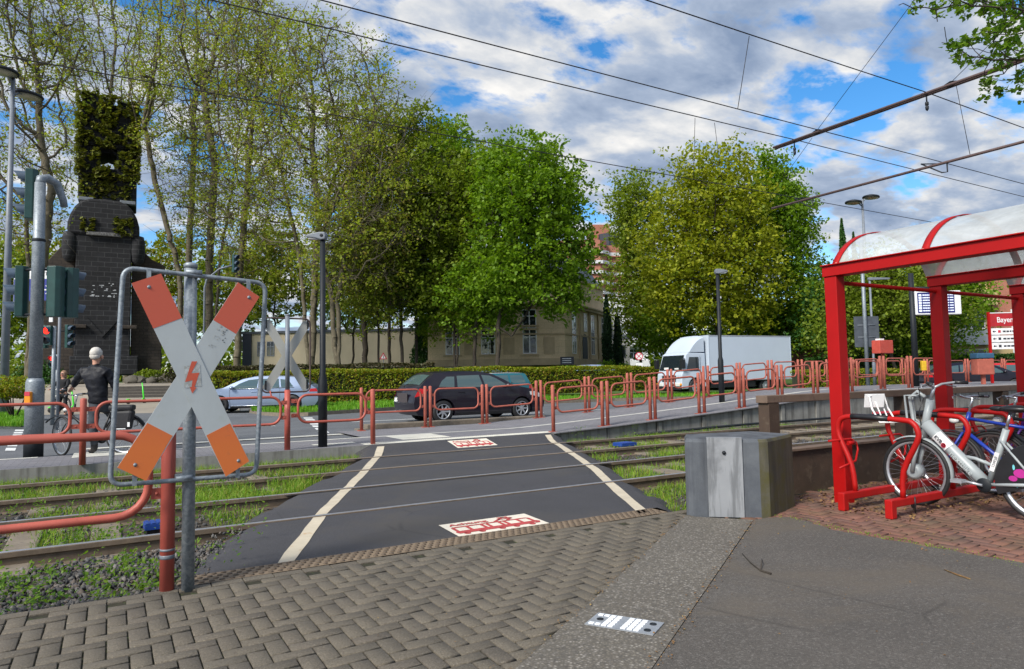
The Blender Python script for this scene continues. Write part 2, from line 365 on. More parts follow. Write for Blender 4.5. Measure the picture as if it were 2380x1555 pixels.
        c = t.mix(t.ramp(t.noise(.7, 8, .68), [(.4, 0.0), (.68, dirt)]), br.outputs[0], sc(c1, .45)); c = t.mix(t.ramp(t.noise(9, 5, .6), [(.4, 0.0), (.7, .35)]), c, sc(c2, 1.4))
        t.bump(br.outputs['Fac'], -.6, .03); return t.fin(c, .88)
    M['tower'] = stone('black_basalt_blocks', (.006, .0065, .009), (.016, .0165, .020), (.065, .068, .072), .95, .42, .02, .8)
    M['towerwing'] = stone('brown_rubble_stone', (.035, .027, .022), (.062, .048, .038), (.022, .018, .015), .62, .27, .03, .6)
    M['sandstone'] = stone('tan_sandstone_ashlar', (.60, .46, .29), (.66, .51, .33), (.5, .38, .25), 1.1, .5, .015, .3)
    M['sandtrim'] = mat('tan_sandstone_trim', (.46, .35, .22), .85, var=.15, scale=1.5, grime=.3)
    M['brickred'] = stone('red_brick', (.30, .10, .06), (.36, .13, .08), (.28, .2, .16), .25, .085, .008, .3)
    M['render_white'] = mat('white_render', (.56, .57, .58), .85, var=.06, scale=.7, grime=.15)
    M['render_cream'] = mat('cream_render', (.50, .43, .31), .85, var=.08, scale=.5, grime=.2)
    M['render_yellow'] = mat('yellow_render', (.52, .40, .20), .85, var=.08, scale=.6, grime=.2)
    M['slate'] = mat('grey_slate', (.06, .07, .085), .6, var=.25, scale=5)
    M['darkblue'] = mat('dark_blue_panel', (.018, .022, .035), .5, var=.2)
    M['bark'] = mat('dark_bark', (.038, .030, .022), .92, var=.35, scale=7, col2=(.065, .05, .035), f2=.58, bump=.6, bscale=18)
    M['planebark'] = mat('plane_tree_bark', (.10, .085, .055), .9, var=.3, scale=2.5, col2=(.19, .165, .11), f2=.57, bump=.4, bscale=14)
    def leaf(name, cols, trans=.35):
        t = NT(name); isl = t.island(); n_ = len(cols)
        c = t.ramp(isl, [(i/(n_-1), cc) for i, cc in enumerate(cols)])
        t.fin(c, .55, spec=.3); tr = t.n('ShaderNodeBsdfTranslucent'); t.L.new(t.mix(1.0, c, (1.25, 1.3, .6), 'MULTIPLY'), tr.inputs[0])
        mx = t.n('ShaderNodeMixShader'); mx.inputs[0].default_value = trans; t.L.new(t.p.outputs[0], mx.inputs[1]); t.L.new(tr.outputs[0], mx.inputs[2]); t.L.new(mx.outputs[0], t.out.inputs[0]); return t.m
    M['leaf_plane'] = leaf('young_olive_leaves', [(.18, .235, .028), (.25, .32, .036), (.32, .37, .045), (.25, .20, .05), (.20, .28, .03)], .5)
    M['leaf_green'] = leaf('fresh_green_leaves', [(.08, .165, .009), (.145, .25, .013), (.20, .32, .018), (.09, .18, .010)], .45)
    M['leaf_mid'] = leaf('mid_green_leaves', [(.11, .16, .014), (.17, .24, .02), (.23, .29, .026), (.12, .165, .018)], .45)
    M['leaf_yellow'] = leaf('yellow_green_leaves', [(.19, .225, .012), (.27, .30, .016), (.34, .35, .022), (.13, .20, .012)], .42)
    M['leaf_dark'] = leaf('dark_green_leaves', [(0.018, 0.063, 0.012), (0.033, 0.098, 0.015), (0.053, 0.128, 0.018)], .2)
    M['leaf_cypress'] = leaf('blackish_cypress_leaves', [(0.012, 0.033, 0.015), (0.021, 0.051, 0.021), (0.030, 0.068, 0.024)], .1)
    M['leaf_hedge'] = leaf('hedge_leaves', [(.13, .21, .010), (.20, .27, .013), (.27, .30, .017), (.27, .18, .025), (.14, .21, .011)], .4)
    M['leaf_hedgedark'] = leaf('brownish_hedge_leaves', [(0.045, 0.042, 0.018), (0.068, 0.053, 0.024), (0.053, 0.068, 0.018)], .2)
    M['leaf_near'] = leaf('lime_leaves', [(0.060, 0.150, 0.012), (0.120, 0.225, 0.018), (0.180, 0.285, 0.027)], .45)
    M['leaf_ivy'] = leaf('ivy_leaves', [(.09, .105, .012), (.14, .15, .018), (.10, .13, .014), (.18, .165, .03)], .25)
    M['grass'] = leaf('grass_blades', [(0.090, 0.225, 0.012), (0.150, 0.300, 0.018), (0.210, 0.300, 0.030), (0.270, 0.255, 0.060)], .3)
    M['verge'] = leaf('lush_grass', [(0.075, 0.240, 0.009), (0.120, 0.300, 0.012), (0.165, 0.300, 0.018)], .3)
    M['turf'] = mat('turf_ground', (.045, .09, .012), .95, var=.4, scale=4, bump=.6, bscale=60)
    # things
    M['sign_white'] = mat('aged_white_sign', (.44, .475, .48), .5, var=.06, scale=3, col2=(.42, .45, .44), f2=.6, grime=.12)
    t = NT('faded_red_orange_sign'); sp = t.n('ShaderNodeSeparateXYZ'); t.L.new(t.co(), sp.inputs[0])
    nz = t.noise(5, 8, .65); c = t.mix(t.ramp(t.math('MULTIPLY', t.math('ADD', sp.outputs[2], t.math('MULTIPLY', nz, .25)), .5), [(.52, 0.0), (.86, 1.0)]), (.66, .165, .035), (.54, .10, .055))
    c = t.mix(t.ramp(t.noise(22, 8, .75), [(.58, 0.0), (.72, .5)]), c, (.33, .12, .07)); M['sign_red'] = t.fin(c, .5)
    M['sign_back'] = mat('grey_sign_back', (.40, .40, .37), .55, var=.06, scale=3, grime=.1)
    M['bolt_red'] = mat('lightning_red', (.58, .10, .05), .5, var=.1)
    M['smudge'] = mat('sticker_residue', (.36, .37, .35), .6, var=.2, scale=30, col2=(.50, .53, .53), f2=.5)
    M['blue'] = mat('blue_plastic', (.012, .05, .25), .4, var=.15)
    t = NT('dirty_polycarbonate'); nz = t.noise(3, 8, .68, dist=.5); c = t.mix(nz, (.30, .31, .29), (.66, .70, .72)); t.fin(c, .4, spec=.35)
    tr = t.n('ShaderNodeBsdfTransparent'); tr.inputs[0].default_value = (.88, .93, .95, 1); mx = t.n('ShaderNodeMixShader')
    t.L.new(t.ramp(t.noise(2.2, 8, .7, co=t.co(scale=(1, .5, 1)), dist=.8), [(.3, .50), (.75, .86)]), mx.inputs[0]); t.L.new(tr.outputs[0], mx.inputs[1]); t.L.new(t.p.outputs[0], mx.inputs[2]); t.L.new(mx.outputs[0], t.out.inputs[0]); M['poly'] = t.m
    def paint(name, col, metal=.3, rough=.28): return mat(name, col, rough, metal, var=.04, scale=2, spec=.35, Coat_Weight=.35, Coat_Roughness=.04)
    M['car_black'] = paint('black_violet_car_paint', (.009, .007, .014), 0.0); M['car_silver'] = paint('silver_blue_car_paint', (.25, .31, .43), .4)
    M['car_teal'] = paint('teal_car_paint', (.02, .12, .15)); M['car_red'] = paint('red_car_paint', (.45, .01, .015), 0); M['car_white'] = paint('white_car_paint', (.6, .63, .68), 0)
    M['truck_white'] = mat('white_truck_panel', (.44, .50, .58), .45, var=.03, scale=1)
    M['tail'] = NT('tail_lamp_glass').fin((.45, .01, .012), .15); M['lamp_glass'] = NT('clear_lamp_glass').fin((.6, .6, .58), .1)
    M['blur'] = mat('dark_smooth_panel', (.045, .037, .04), .9, var=.05)
    M['skin'] = mat('skin', (.48, .25, .17), .5, var=.08); M['hair_white'] = mat('white_hair', (.50, .47, .43), .7, var=.2, scale=60)
    M['leather'] = mat('dark_leather_jacket', (.010, .011, .016), .55, spec=.25, var=.4, scale=9, bump=.9, bscale=11)
    M['denim'] = mat('grey_jeans', (.038, .045, .056), .85, var=.25, scale=6); M['boot'] = mat('black_boot', (.012, .011, .011), .6)
    M['cloth_black'] = mat('black_cloth', (.008, .008, .010), .85, var=.25); M['cloth_tan'] = mat('tan_wool', (.22, .13, .08), .9); M['bag'] = mat('black_pannier_cloth', (.010, .010, .013), .6, var=.3, bump=.3)
    M['scooter'] = mat('bright_green_scooter', (.06, .62, .03), .4); M['bike_white'] = mat('pale_grey_bike_paint', (.29, .32, .33), .42, var=.06)
    M['bike_blue'] = mat('blue_bike_paint', (.01, .035, .28), .35); M['bike_purple'] = mat('purple_bike_paint', (.14, .03, .28), .35)
    M['pink'] = mat('magenta_print', (.38, .02, .22), .5); M['cyan'] = mat('cyan_print', (.15, .5, .55), .5)
    M['letter_dark'] = mat('dark_lettering', (.03, .03, .04), .6); M['letter_white'] = mat('white_lettering', (.7, .7, .7), .5); M['letter_red'] = mat('red_lettering', (.5, .03, .06), .5)
    M['screen'] = NT('display_screen').fin((.01, .012, .07), .3, Emission_Color=(.02, .03, .25, 1), Emission_Strength=.25)
    M['screen_text'] = NT('display_text').fin((.6, .65, .75), .4, Emission_Color=(.7, .75, 1, 1), Emission_Strength=.35)
    M['signblue'] = mat('blue_sign_panel', (.02, .03, .22), .45); M['yellow'] = mat('yellow_panel', (.62, .38, .02), .5)
mats()
# ================================================================== ground
def sheet(name, poly, z, m, kind='structure'):
    mb = MB(); pts = [Vector((p[0], p[1], z(p[0], p[1]) if callable(z) else z)) for p in poly]; mb.add(pts, [tuple(range(len(pts)))])
    o = mb.build(name, m); o['kind'] = kind; return o
ZR_U = [0, 8.3, 9.75, 11.2, 12.8, 14.3, 15.8, 17.35, 18.9, 20.2, 200]; ZR_Z = [.13, .13, .19, .265, .35, .435, .525, .62, .72, .77, .77]
def zr(u): return float(np.interp(u, ZR_U, ZR_Z))
sheet('ground', [(-700, -700), (900, -700), (900, 900), (-700, 900)], -.17, MT['soil'])
sheet('track_bed', [(-12, 5.0), (90, 5.0), (90, 12.5), (-12, 12.5)], -.135, MT['soil'])
sheet('road', [(-70, 14.2), (120, 14.2), (120, 110), (-70, 110)], .09, MT['road'])
def sidewalk():
    mb = MB(); mb.add([(-12, 12.42, .13), (4.6, 12.42, .13), (4.6, 14.2, .13), (-12, 14.2, .13)], [(0, 1, 2, 3)])
    mb.add([(-12, 12.42, .13), (-12, 12.42, -.2), (4.6, 12.42, -.2), (4.6, 12.42, .13)], [(0, 1, 2, 3)], 1)
    mb.add([(4.6, 12.42, .13), (8.3, 12.42, .13), (8.3, 16.2, .13), (4.6, 16.2, .13)], [(0, 1, 2, 3)])
    o = mb.build('sidewalk', [MT['platform'], MT['wallconc']]); o['kind'] = 'structure'
    mb = MB(); us = [8.3, 9.75, 11.2, 12.8, 14.3, 15.8, 17.35, 18.9, 20.2, 70]
    for a, b in zip(us[:-1], us[1:]):
        mb.add([(a, 12.4, zr(a)), (b, 12.4, zr(b)), (b, 16.2, zr(b)), (a, 16.2, zr(a))], [(0, 1, 2, 3)])
        mb.add([(a, 16.2, -.1), (b, 16.2, -.1), (b, 16.2, zr(b)), (a, 16.2, zr(a))], [(0, 1, 2, 3)], 1)
    o = mb.build('platform_ramp', [MT['platform'], MT['wallconc']]); o['kind'] = 'structure'
    # outer edge of the ramp: concrete retaining wall of ribbed panels
    t = thing('retaining_wall', 'grey streaked concrete wall of ribbed panels holding up the ramp beside the far track', 'retaining wall', (8.2, 12.4, 0))
    mb = MB(); a = 8.2
    while a < 40:
        b = a+1.47
        z0, z1 = zr(a), zr(b)
        mb.prism([(a, -.2), (b-.03, -.2), (b-.03, z1-.006), (a, z0-.006)], 12.30, 12.4, lambda x, y, t: (x-8.2, t-12.4, y))
        if zr(a) > .2: mb.prism([(a, -.2), (a+.14, -.2), (a+.14, zr(a+.14)-.06), (a, z0-.06)], 12.27, 12.298, lambda x, y, t: (x-8.2, t-12.4, y))
        mb.box(b-.03-8.2, b-8.2, -.06, 0, -.2, zr(a)-.02, 1)
        a = b
    mb.build('panel', [MT['wallconc'], MT['blackplastic']], t, bevel=.004)
    mb = MB()
    for a in np.arange(8.2, 40, 1.5): mb.prism([(a, zr(a)-.005), (a+1.5, zr(a+1.5)-.005), (a+1.5, zr(a+1.5)+.015), (a, zr(a)+.015)], 12.2, 12.398, lambda x, y, t: (x-8.2, t-12.4, y))
    mb.build('coping', MT['platform'], t)
    mb = MB(); mb.box(20.3, 41, 12.15, 12.62, .70, .775); o = mb.build('platform_edge', mat('pale_edge_slab', (.5, .5, .5), .7, var=.1)); o['kind'] = 'structure'
    mb = MB(); mb.tube([(10.4, 12.2, -.02), (14, 12.2, .03), (18, 12.2, .04), (40, 12.2, .04)], .03, 6)
    tag(mb.build('cable_duct', MT['dark_steel']), 'thin dark cable pipe running along the foot of the ramp wall', 'pipe')
    mb = MB(); mb.box(5.4, 10.6, 16.25, 16.55, .02, .25); mb.box(5.15, 5.4, 16.25, 16.5, .02, .16)
    o = mb.build('kerb', MT['sleeper'], bevel=.02); o['kind'] = 'structure'
sidewalk()
# ---- asphalt of the crossing
LV = [5.3, 6.66, 8.38, 10.1, 11.0, 12.0, 12.42]; LU = [.62, 1.08, 1.95, 3.0, 3.5, 4.05, 4.28]
RV = [5.2, 6.55, 8.14, 10.3, 12.0, 12.42]; RU = [4.82, 5.44, 6.29, 7.38, 8.12, 8.3]
def crossing():
    rng = np.random.default_rng(3); vs = np.concatenate([np.linspace(5.34, 11.9, 56), [12.1, 12.3, 12.42]])
    mb = MB(); rows = []
    for i, v in enumerate(vs):
        z = 0 if v < 11.9 else .13*(v-11.9)/.52
        a = np.interp(v, LV, LU)+rng.normal(0, .035); b = np.interp(v, RV, RU)+rng.normal(0, .03)
        k = 1 if v > 12.3 else 0
        rows.append([(a-.30, v, -.15 if not k else .0), (a-.12, v, z-.045), (a, v, z)]+[(a+(b-a)*s, v, z) for s in (.2, .4, .6, .8)]+[(b, v, z), (b+.12, v, z-.045), (b+.28, v, -.15)])
    n = len(rows[0])
    mb.add([p for r in rows for p in r], [(i*n+j, i*n+j+1, (i+1)*n+j+1, (i+1)*n+j) for i in range(len(rows)-1) for j in range(n-1)], 0, True)
    o = mb.build('crossing_path', MT['asphalt']); o['kind'] = 'structure'
    # white edge lines, painted in slightly uneven strips
    mb = MB()
    def strip(vv, uu, w, n=26, z=.004):
        pts = []
        for v in np.linspace(vv[0], vv[-1], n):
            u = np.interp(v, vv, uu); h = (0 if v < 11.9 else .13*(v-11.9)/.52)+z; j = rng.normal(0, .006)
            pts += [(u+j, v, h), (u+w+rng.normal(0, .006), v, h)]
        mb.add(pts, [(2*i, 2*i+1, 2*i+3, 2*i+2) for i in range(n-1)])
    strip([5.34, 7.06, 9.73, 12.3], [1.08, 1.80, 3.10, 4.28], .135)
    strip([5.2, 6.55, 8.05, 11.19, 12.3], [4.44, 5.16, 6.0, 7.53, 8.0], .135)
    tag(mb.build('crossing_line', MT['linewhite']), None, None, None, 'structure')
    # grooves beside the rails inside the crossing
    mb = MB()
    for v in (6.92, 8.44, 9.97, 11.49):
        a = np.interp(v, LV, LU)-.2; b = np.interp(v, RV, RU)+.2; s = 1 if v in (6.92, 9.97) else -1
        n = 30; pts = []
        for u in np.linspace(a, b, n): pts += [(u, v+s*.034, .003), (u, v+s*(.085+rng.normal(0, .006)), .003)]
        mb.add(pts, [(2*i, 2*i+1, 2*i+3, 2*i+2) for i in range(n-1)])
    tag(mb.build('rail_groove', MT['blackplastic']), None, None, None, 'structure')
crossing()
def rails():
    prof = [(-.075, -.15), (.075, -.15), (.075, -.135), (.012, -.118), (.012, -.045), (.034, -.03), (.034, .008), (.028, .013), (-.028, .013), (-.034, .008), (-.034, -.03), (-.012, -.045), (-.012, -.118), (-.075, -.135)]
    for v, m, lab in ((6.92, 'rail_top', 'near rail of the near tram track, closest to the brick footpath'), (8.44, 'rail_top', 'far rail of the near tram track, bright polished head'),
                      (9.97, 'rail_dull', 'near rail of the far tram track, dull brown head'), (11.49, 'rail_dull', 'far rail of the far tram track, closest to the ramp wall')):
        mb = MB(); us = [-12, 0, 6, 16, 30, 90]; n = len(prof)
        vs = [(u, p[0], p[1]) for u in us for p in prof]
        for i in range(len(us)-1):
            for j in range(n):
                q = (i*n+j, i*n+(j+1) % n, (i+1)*n+(j+1) % n, (i+1)*n+j); mb.f.append(q); mb.m.append(1 if j in (7,) else 0); mb.s.append(False)
        mb.v = vs; o = mb.build('tram_rail', [MT['rail_side'], MT[m]]); o.location = (0, v, 0)
        tag(o, lab, 'rail', 'tram rails across the picture')
rails()
def sleepers():
    rng = random.Random(5); base = None
    bm = MB().cbox((0, 0, 0), (.26, 2.3, .12), 0, 0, .02)
    for v, nm in ((7.68, 'near'), (10.73, 'far')):
        u = -2.0
        while u < 28:
            a = np.interp(v-1.2, LV, LU)-.45; b = np.interp(v+1.2, RV, RU)+.4
            if u < a or u > b:
                lab = 'concrete sleeper half buried in weeds under the %s track, %s of the crossing' % (nm, 'left' if u < a else 'right')
                if base is None: base = bm.build('sleeper', MT['sleeper']); o = base
                else: o = base.copy(); COL.objects.link(o)
                o.location = (u, v, -.16+rng.uniform(-.012, .012)); o.rotation_euler = (0, 0, rng.uniform(-.02, .02)); tag(o, lab, 'sleeper', 'concrete sleepers of the %s track %s of the crossing' % (nm, 'left' if u < a else 'right'))
            u += .66
sleepers()
# ---- herringbone paving of single bricks
def bricks(name, inside, m, x0, x1, y0, y1, seed, rot=0, z=0.0, gap=.009):
    rng = np.random.default_rng(seed); V = []; F = []
    w = .1
    for ix in range(int(x0/w)-1, int(x1/w)+2):
        for iy in range(int(y0/w)-1, int(y1/w)+2):
            k = (ix-iy) % 4
            if k == 0: a, b, c, d = ix*w, iy*w, (ix+2)*w, (iy+1)*w
            elif k == 3: a, b, c, d = ix*w, iy*w, (ix+1)*w, (iy+2)*w
            else: continue
            if not inside((a+c)/2, (b+d)/2): continue
            V.append((a, b, c, d))
    V = np.array(V); n = len(V); a, b, c, d = V.T+gap/2*np.array([[.9], [1.9], [-.9], [-1.9]])
    jz = rng.normal(0, .0014, n); tx = rng.normal(0, .0007, n); ty = rng.normal(0, .0007, n); ch = .0035
    def ring(i, zz): return np.stack([np.stack([a+i, b+i, zz+jz-tx-ty], 1), np.stack([c-i, b+i, zz+jz+tx-ty], 1), np.stack([c-i, d-i, zz+jz+tx+ty], 1), np.stack([a+i, d-i, zz+jz-tx+ty], 1)], 1)
    P = np.concatenate([ring(0, -.014+z), ring(0, -.0035+z), ring(ch, 0+z)], 1).reshape(-1, 3)+rng.normal(0, .0005, (n*12, 3))
    q = []
    for lo in (0, 4):
        for j in range(4): q.append((lo+j, lo+(j+1) % 4, lo+4+(j+1) % 4, lo+4+j))
    q.append((8, 9, 10, 11)); q = np.array(q)
    Fc = (q[None]+(np.arange(n)*12)[:, None, None]).reshape(-1, 4)
    o = npmesh(name, P, Fc, m); o['kind'] = 'structure'; return o
def side(p, q): return lambda x, y: (q[0]-p[0])*(y-p[1])-(q[1]-p[1])*(x-p[0])
sL = side((1.64, 2.81), (4.74, 4.86)); sR = side((2.16, 2.47), (5.12, 4.36))
def arc_edge(x, y): return x > 5.30+.10*math.sin(y*2.2) and y < 5.05
bricks('pavement', lambda x, y: y < 5.0 and sL(x, y) > -.16, MT['paver'], -3.0, 5.2, -1.2, 5.05, 1)
bricks('bike_parking_paving', lambda x, y: y < 5.05 and x > 5.05, MT['redpaver'], 5.0, 14, 1.0, 5.05, 2)
sheet('joint_bed', [(-12, -6), (14, -6), (14, 5.06), (-12, 5.06)], -.011, MT['joint'])
mbk = MB()
rng_ = random.Random(4)
u = -3.0
while u < 5.0:
    L_ = .2
    mbk.cbox((u+.1, 5.045, -.05+rng_.uniform(-.003, .003)), (L_-.006, .095, .1), rng_.uniform(-.01, .01), 0, .005); u += L_
o = mbk.build('kerb_row', MT['paver']); o['kind'] = 'structure'
def band():
    rng = np.random.default_rng(9)
    a, b = np.array((1.64, 2.81)), np.array((4.72, 4.86)); c, d = np.array((2.16, 2.47)), np.array((5.10, 4.38))
    a = a-(b-a)*1.2; c = c-(d-c)*1.3
    mb = MB(); mb.add([(*a, .004), (*c, .004), (*d, .004), (*b, .004)], [(0, 1, 2, 3)]); o = mb.build('concrete_band', MT['aggregate']); o['kind'] = 'structure'
    # footpath asphalt right of the band, ragged towards the red bricks
    pts = [(*c, .003)]; e = d-c; 
    pts = [tuple(c)+(.003,), tuple(d+np.array((.008, -.006)))+(.003,)]
    far = [(5.30, 4.36), (5.46, 4.25), (5.42, 4.0), (5.33, 3.75), (5.33, 3.5), (5.37, 3.2), (5.40, 2.85), (5.46, 2.38), (5.5, 1.5), (5.5, -5)]
    fx = np.array(far)
    for t in np.linspace(0, len(far)-1, 70):
        i = min(int(t), len(far)-2); p = fx[i]+(fx[i+1]-fx[i])*(t-i); pts.append((p[0]+rng.normal(0, .016), p[1]+rng.normal(0, .01), .003))
    pts.append((-1, -5, .003))
    mb = MB(); mb.add([Vector(p)+Vector((0, 0, .003)) for p in pts], [tuple(range(len(pts)))]); o = mb.build('footpath', MT['asphalt_old']); o['kind'] = 'structure'
    # dry leaf litter and moss along both joints
    P = []; 
    for (p, q, w, n) in ((a, b, .02, 420), (c, d, .03, 640)):
        t = rng.random(n); xy = p+(q-p)*t[:, None]+rng.normal(0, w, (n, 2)); P.append(xy)
    xy = np.concatenate(P); c3 = np.column_stack([xy, np.full(len(xy), .012)])
    V, F = leafquads(c3, rng.uniform(.006, .022, len(c3)), rng, flat=.75)
    o = npmesh('leaf_litter', V, F, MT['leafbrown']); o['kind'] = 'stuff'
def leafquads(c, size, rng, flat=0.0, aspect=.6, dirs=None):
    """one folded rhombic leaf per centre"""
    n = len(c); size = np.broadcast_to(size, (n,))
    L_ = rng.normal(size=(n, 3)) if dirs is None else dirs+rng.normal(0, .45, (n, 3))
    L_[:, 2] *= (1-flat); L_ /= np.linalg.norm(L_, axis=1, keepdims=True)+1e-9
    nn = rng.normal(size=(n, 3)); nn[:, 2] = np.abs(nn[:, 2])+.5+flat*4
    Wd = np.cross(nn, L_); Wd /= np.linalg.norm(Wd, axis=1, keepdims=True)+1e-9
    up = np.cross(L_, Wd); s = size[:, None]
    a = c-L_*s*.5; b = c+Wd*s*aspect*.5+up*s*.10-L_*s*.05; d = c+L_*s*.5; e = c-Wd*s*aspect*.5+up*s*.10-L_*s*.05
    V = np.stack([a, b, d, e], 1).reshape(-1, 3); F = np.arange(4*n).reshape(-1, 4); return V, F
band()
def blades(c, h, w, rng, lean=.5):
    n = len(c); th = rng.random(n)*2*np.pi; d = np.column_stack([np.cos(th), np.sin(th), np.zeros(n)]); ph = rng.random(n)*2*np.pi; s = np.column_stack([np.cos(ph), np.sin(ph), np.zeros(n)])
    h = np.broadcast_to(h, (n,))[:, None]; w = np.broadcast_to(w, (n,))[:, None]; k = (rng.random(n)*lean)[:, None]
    up = np.array([0, 0, 1.]); m = c+up*h*.6+d*h*k*.35; t = c+up*h*(1-k*.25)+d*h*k
    V = np.stack([c-s*w, c+s*w, m+s*w*.75, m-s*w*.75, t+s*w*.12, t-s*w*.12], 1).reshape(-1, 3); b = (np.arange(n)*6)[:, None]
    F = np.concatenate([b+np.array([0, 1, 2, 3]), b+np.array([3, 2, 4, 5])]); return V, F
def merge(parts):
    V = []; F = []; k = 0
    for v, f in parts: V.append(v); F.append(f+k); k += len(v)
    return np.concatenate(V), np.concatenate(F)
def vnoise(x, y, s, seed):
    r = np.random.default_rng(seed); out = 0
    for i in range(5):
        a = r.random()*6.28; f = s*(1+i*.6); out = out+np.sin(x*f*math.cos(a)+y*f*math.sin(a)+r.random()*6.28)
    return out/5
def ballast():
    rng = np.random.default_rng(21)
    xs = []; 
    def sow(n, u0, u1, v0, v1, size, keep=None, z=-.12):
        p = np.column_stack([rng.uniform(u0, u1, n), rng.uniform(v0, v1, n), np.full(n, z)]); 
        if keep is not None: p = p[keep(p)]
        xs.append((p, rng.uniform(size*.5, size*1.35, len(p))))
    outl = lambda p: (p[:, 0] < np.interp(p[:, 1], LV, LU)-.05) | (p[:, 0] > np.interp(p[:, 1], RV, RU)+.1)
    sow(4600, -1.6, 1.3, 5.1, 6.85, .030, lambda p: outl(p), -.115); sow(1100, -1.0, 1.2, 5.08, 5.5, .03, lambda p: outl(p), -.09)
    sow(5200, -2.2, 4.2, 6.95, 12.3, .032, outl, -.125); sow(5600, 4.5, 16, 5.15, 12.2, .035, outl, -.125)
    sow(420, .3, 1.6, 5.35, 7, .02, lambda p: np.abs(p[:, 0]-np.interp(p[:, 1], LV, LU)+.1) < .2, -.02)
    P = np.concatenate([a for a, b in xs]); S = np.concatenate([b for a, b in xs]); n = len(P)
    bm = bmesh.new(); bmesh.ops.create_icosphere(bm, subdivisions=1, radius=1); bv = np.array([v.co for v in bm.verts]); bf = np.array([[v.index for v in f.verts] for f in bm.faces]); bm.free()
    k = len(bv); d = bv[None]*(1+rng.normal(0, .36, (n, k, 1)))*rng.uniform(.55, 1.25, (n, 1, 3))
    a = rng.random(n)*6.28; ca, sa = np.cos(a)[:, None], np.sin(a)[:, None]
    x = d[..., 0]*ca-d[..., 1]*sa; y = d[..., 0]*sa+d[..., 1]*ca
    V = np.stack([x, y, d[..., 2]], -1)*S[:, None, None]*.62+P[:, None]
    F = bf[None]+(np.arange(n)*k)[:, None, None]
    o = npmesh('gravel', V.reshape(-1, 3), F.reshape(-1, 3), MT['stone']); o['kind'] = 'stuff'
ballast()
def greenery():
    rng = np.random.default_rng(31)
    out = lambda p, m=.0: (p[:, 0] < np.interp(p[:, 1], LV, LU)-.22-m) | (p[:, 0] > np.interp(p[:, 1], RV, RU)+.16+m)
    parts = []; weeds = []
    def grassy(n, u0, u1, v0, v1, h, thr, seed, z=-.13, sc_=2.2, w=.0035):
        p = np.column_stack([rng.uniform(u0, u1, n), rng.uniform(v0, v1, n), np.full(n, z)])
        nz = vnoise(p[:, 0], p[:, 1], sc_, seed); p = p[(nz > thr) & out(p)]
        p = p[np.min(np.abs(p[:, 1][:, None]-np.array([[6.92, 8.44, 9.97, 11.49]])), 1) > .06]
        parts.append(blades(p, rng.uniform(.4, 1.25, len(p))*h, rng.uniform(.6, 1.5, len(p))*w, rng, .9))
    # left of the crossing: lush by the far track, thinner near us
    grassy(9000, -2.5, 4.3, 11.5, 12.38, .15, -.25, 1); grassy(9000, -2.4, 3.6, 10.0, 11.45, .12, .02, 2); grassy(6000, .6, 3.2, 8.5, 9.95, .17, -.35, 3)
    grassy(3600, -2, 2.2, 8.5, 9.95, .10, .16, 4); grassy(2800, -1.6, 1.9, 6.98, 8.4, .11, .22, 5); grassy(1600, -1.4, 1.0, 5.1, 6.85, .14, .12, 6)
    # right of the crossing
    grassy(7000, 5.2, 8.2, 5.1, 6.9, .09, -.15, 7, w=.003); grassy(4200, 5.5, 9.0, 7.0, 8.4, .11, .05, 8); grassy(4500, 6.4, 10, 8.5, 9.9, .12, -.05, 9)
    grassy(3500, 7.4, 11, 10.0, 11.45, .12, .05, 10); grassy(7500, 8.4, 15.5, 11.55, 12.25, .14, -.15, 11); grassy(3500, 9, 20, 7, 11.4, .1, .3, 12, -.1)
    V, F = merge(parts); o = npmesh('grass', V, F, MT['grass']); o['kind'] = 'stuff'
    def weed(n, u0, u1, v0, v1, hgt, thr, seed, k=26, sz=.03):
        p = np.column_stack([rng.uniform(u0, u1, n), rng.uniform(v0, v1, n), np.full(n, -.12)]); nz = vnoise(p[:, 0], p[:, 1], 2.6, seed); p = p[(nz > thr) & out(p)]
        for q in p:
            h = hgt*rng.uniform(.5, 1.3); t = rng.random(k)**.8; c = q+np.column_stack([rng.normal(0, .04+.02*h, k), rng.normal(0, .04+.02*h, k), t*h]); weeds.append(leafquads(c, rng.uniform(.5, 1.4, k)*sz, rng, .3, .55))
    weed(120, -1.4, 1.2, 5.1, 6.8, .13, -.02, 14, 26, .036); weed(70, -1.3, 1.9, 7.0, 8.35, .24, .0, 15, 34, .036); weed(110, -2, 2.6, 8.5, 9.9, .2, -.1, 16, 26, .034); weed(60, -2, 3.4, 10, 12.3, .16, -.1, 17)
    weed(40, 5.3, 8, 5.2, 6.85, .12, 0, 18); weed(45, 6, 9, 7, 11.4, .2, 0, 19); weed(30, 8.5, 14, 11.55, 12.2, .22, 0, 20)
    for q, h in (((.78, 5.55), .5), ((.45, 6.1), .4), ((1.05, 6.2), .42), ((.0, 5.25), .3), ((-.35, 5.3), .28), ((.1, 7.4), .36), ((1.15, 7.6), .42), ((.9, 7.7), .45), ((8.6, 11.9), .4), ((10.2, 11.95), .35)):
        k = 44; c = np.array([q[0], q[1], -.1])+np.column_stack([rng.normal(0, .07, k), rng.normal(0, .07, k), rng.random(k)*h]); weeds.append(leafquads(c, rng.uniform(.02, .05, k), rng, .2, .5))
    V, F = merge(weeds); o = npmesh('weeds', V, F, MT['leaf_near']); o['kind'] = 'stuff'
greenery()
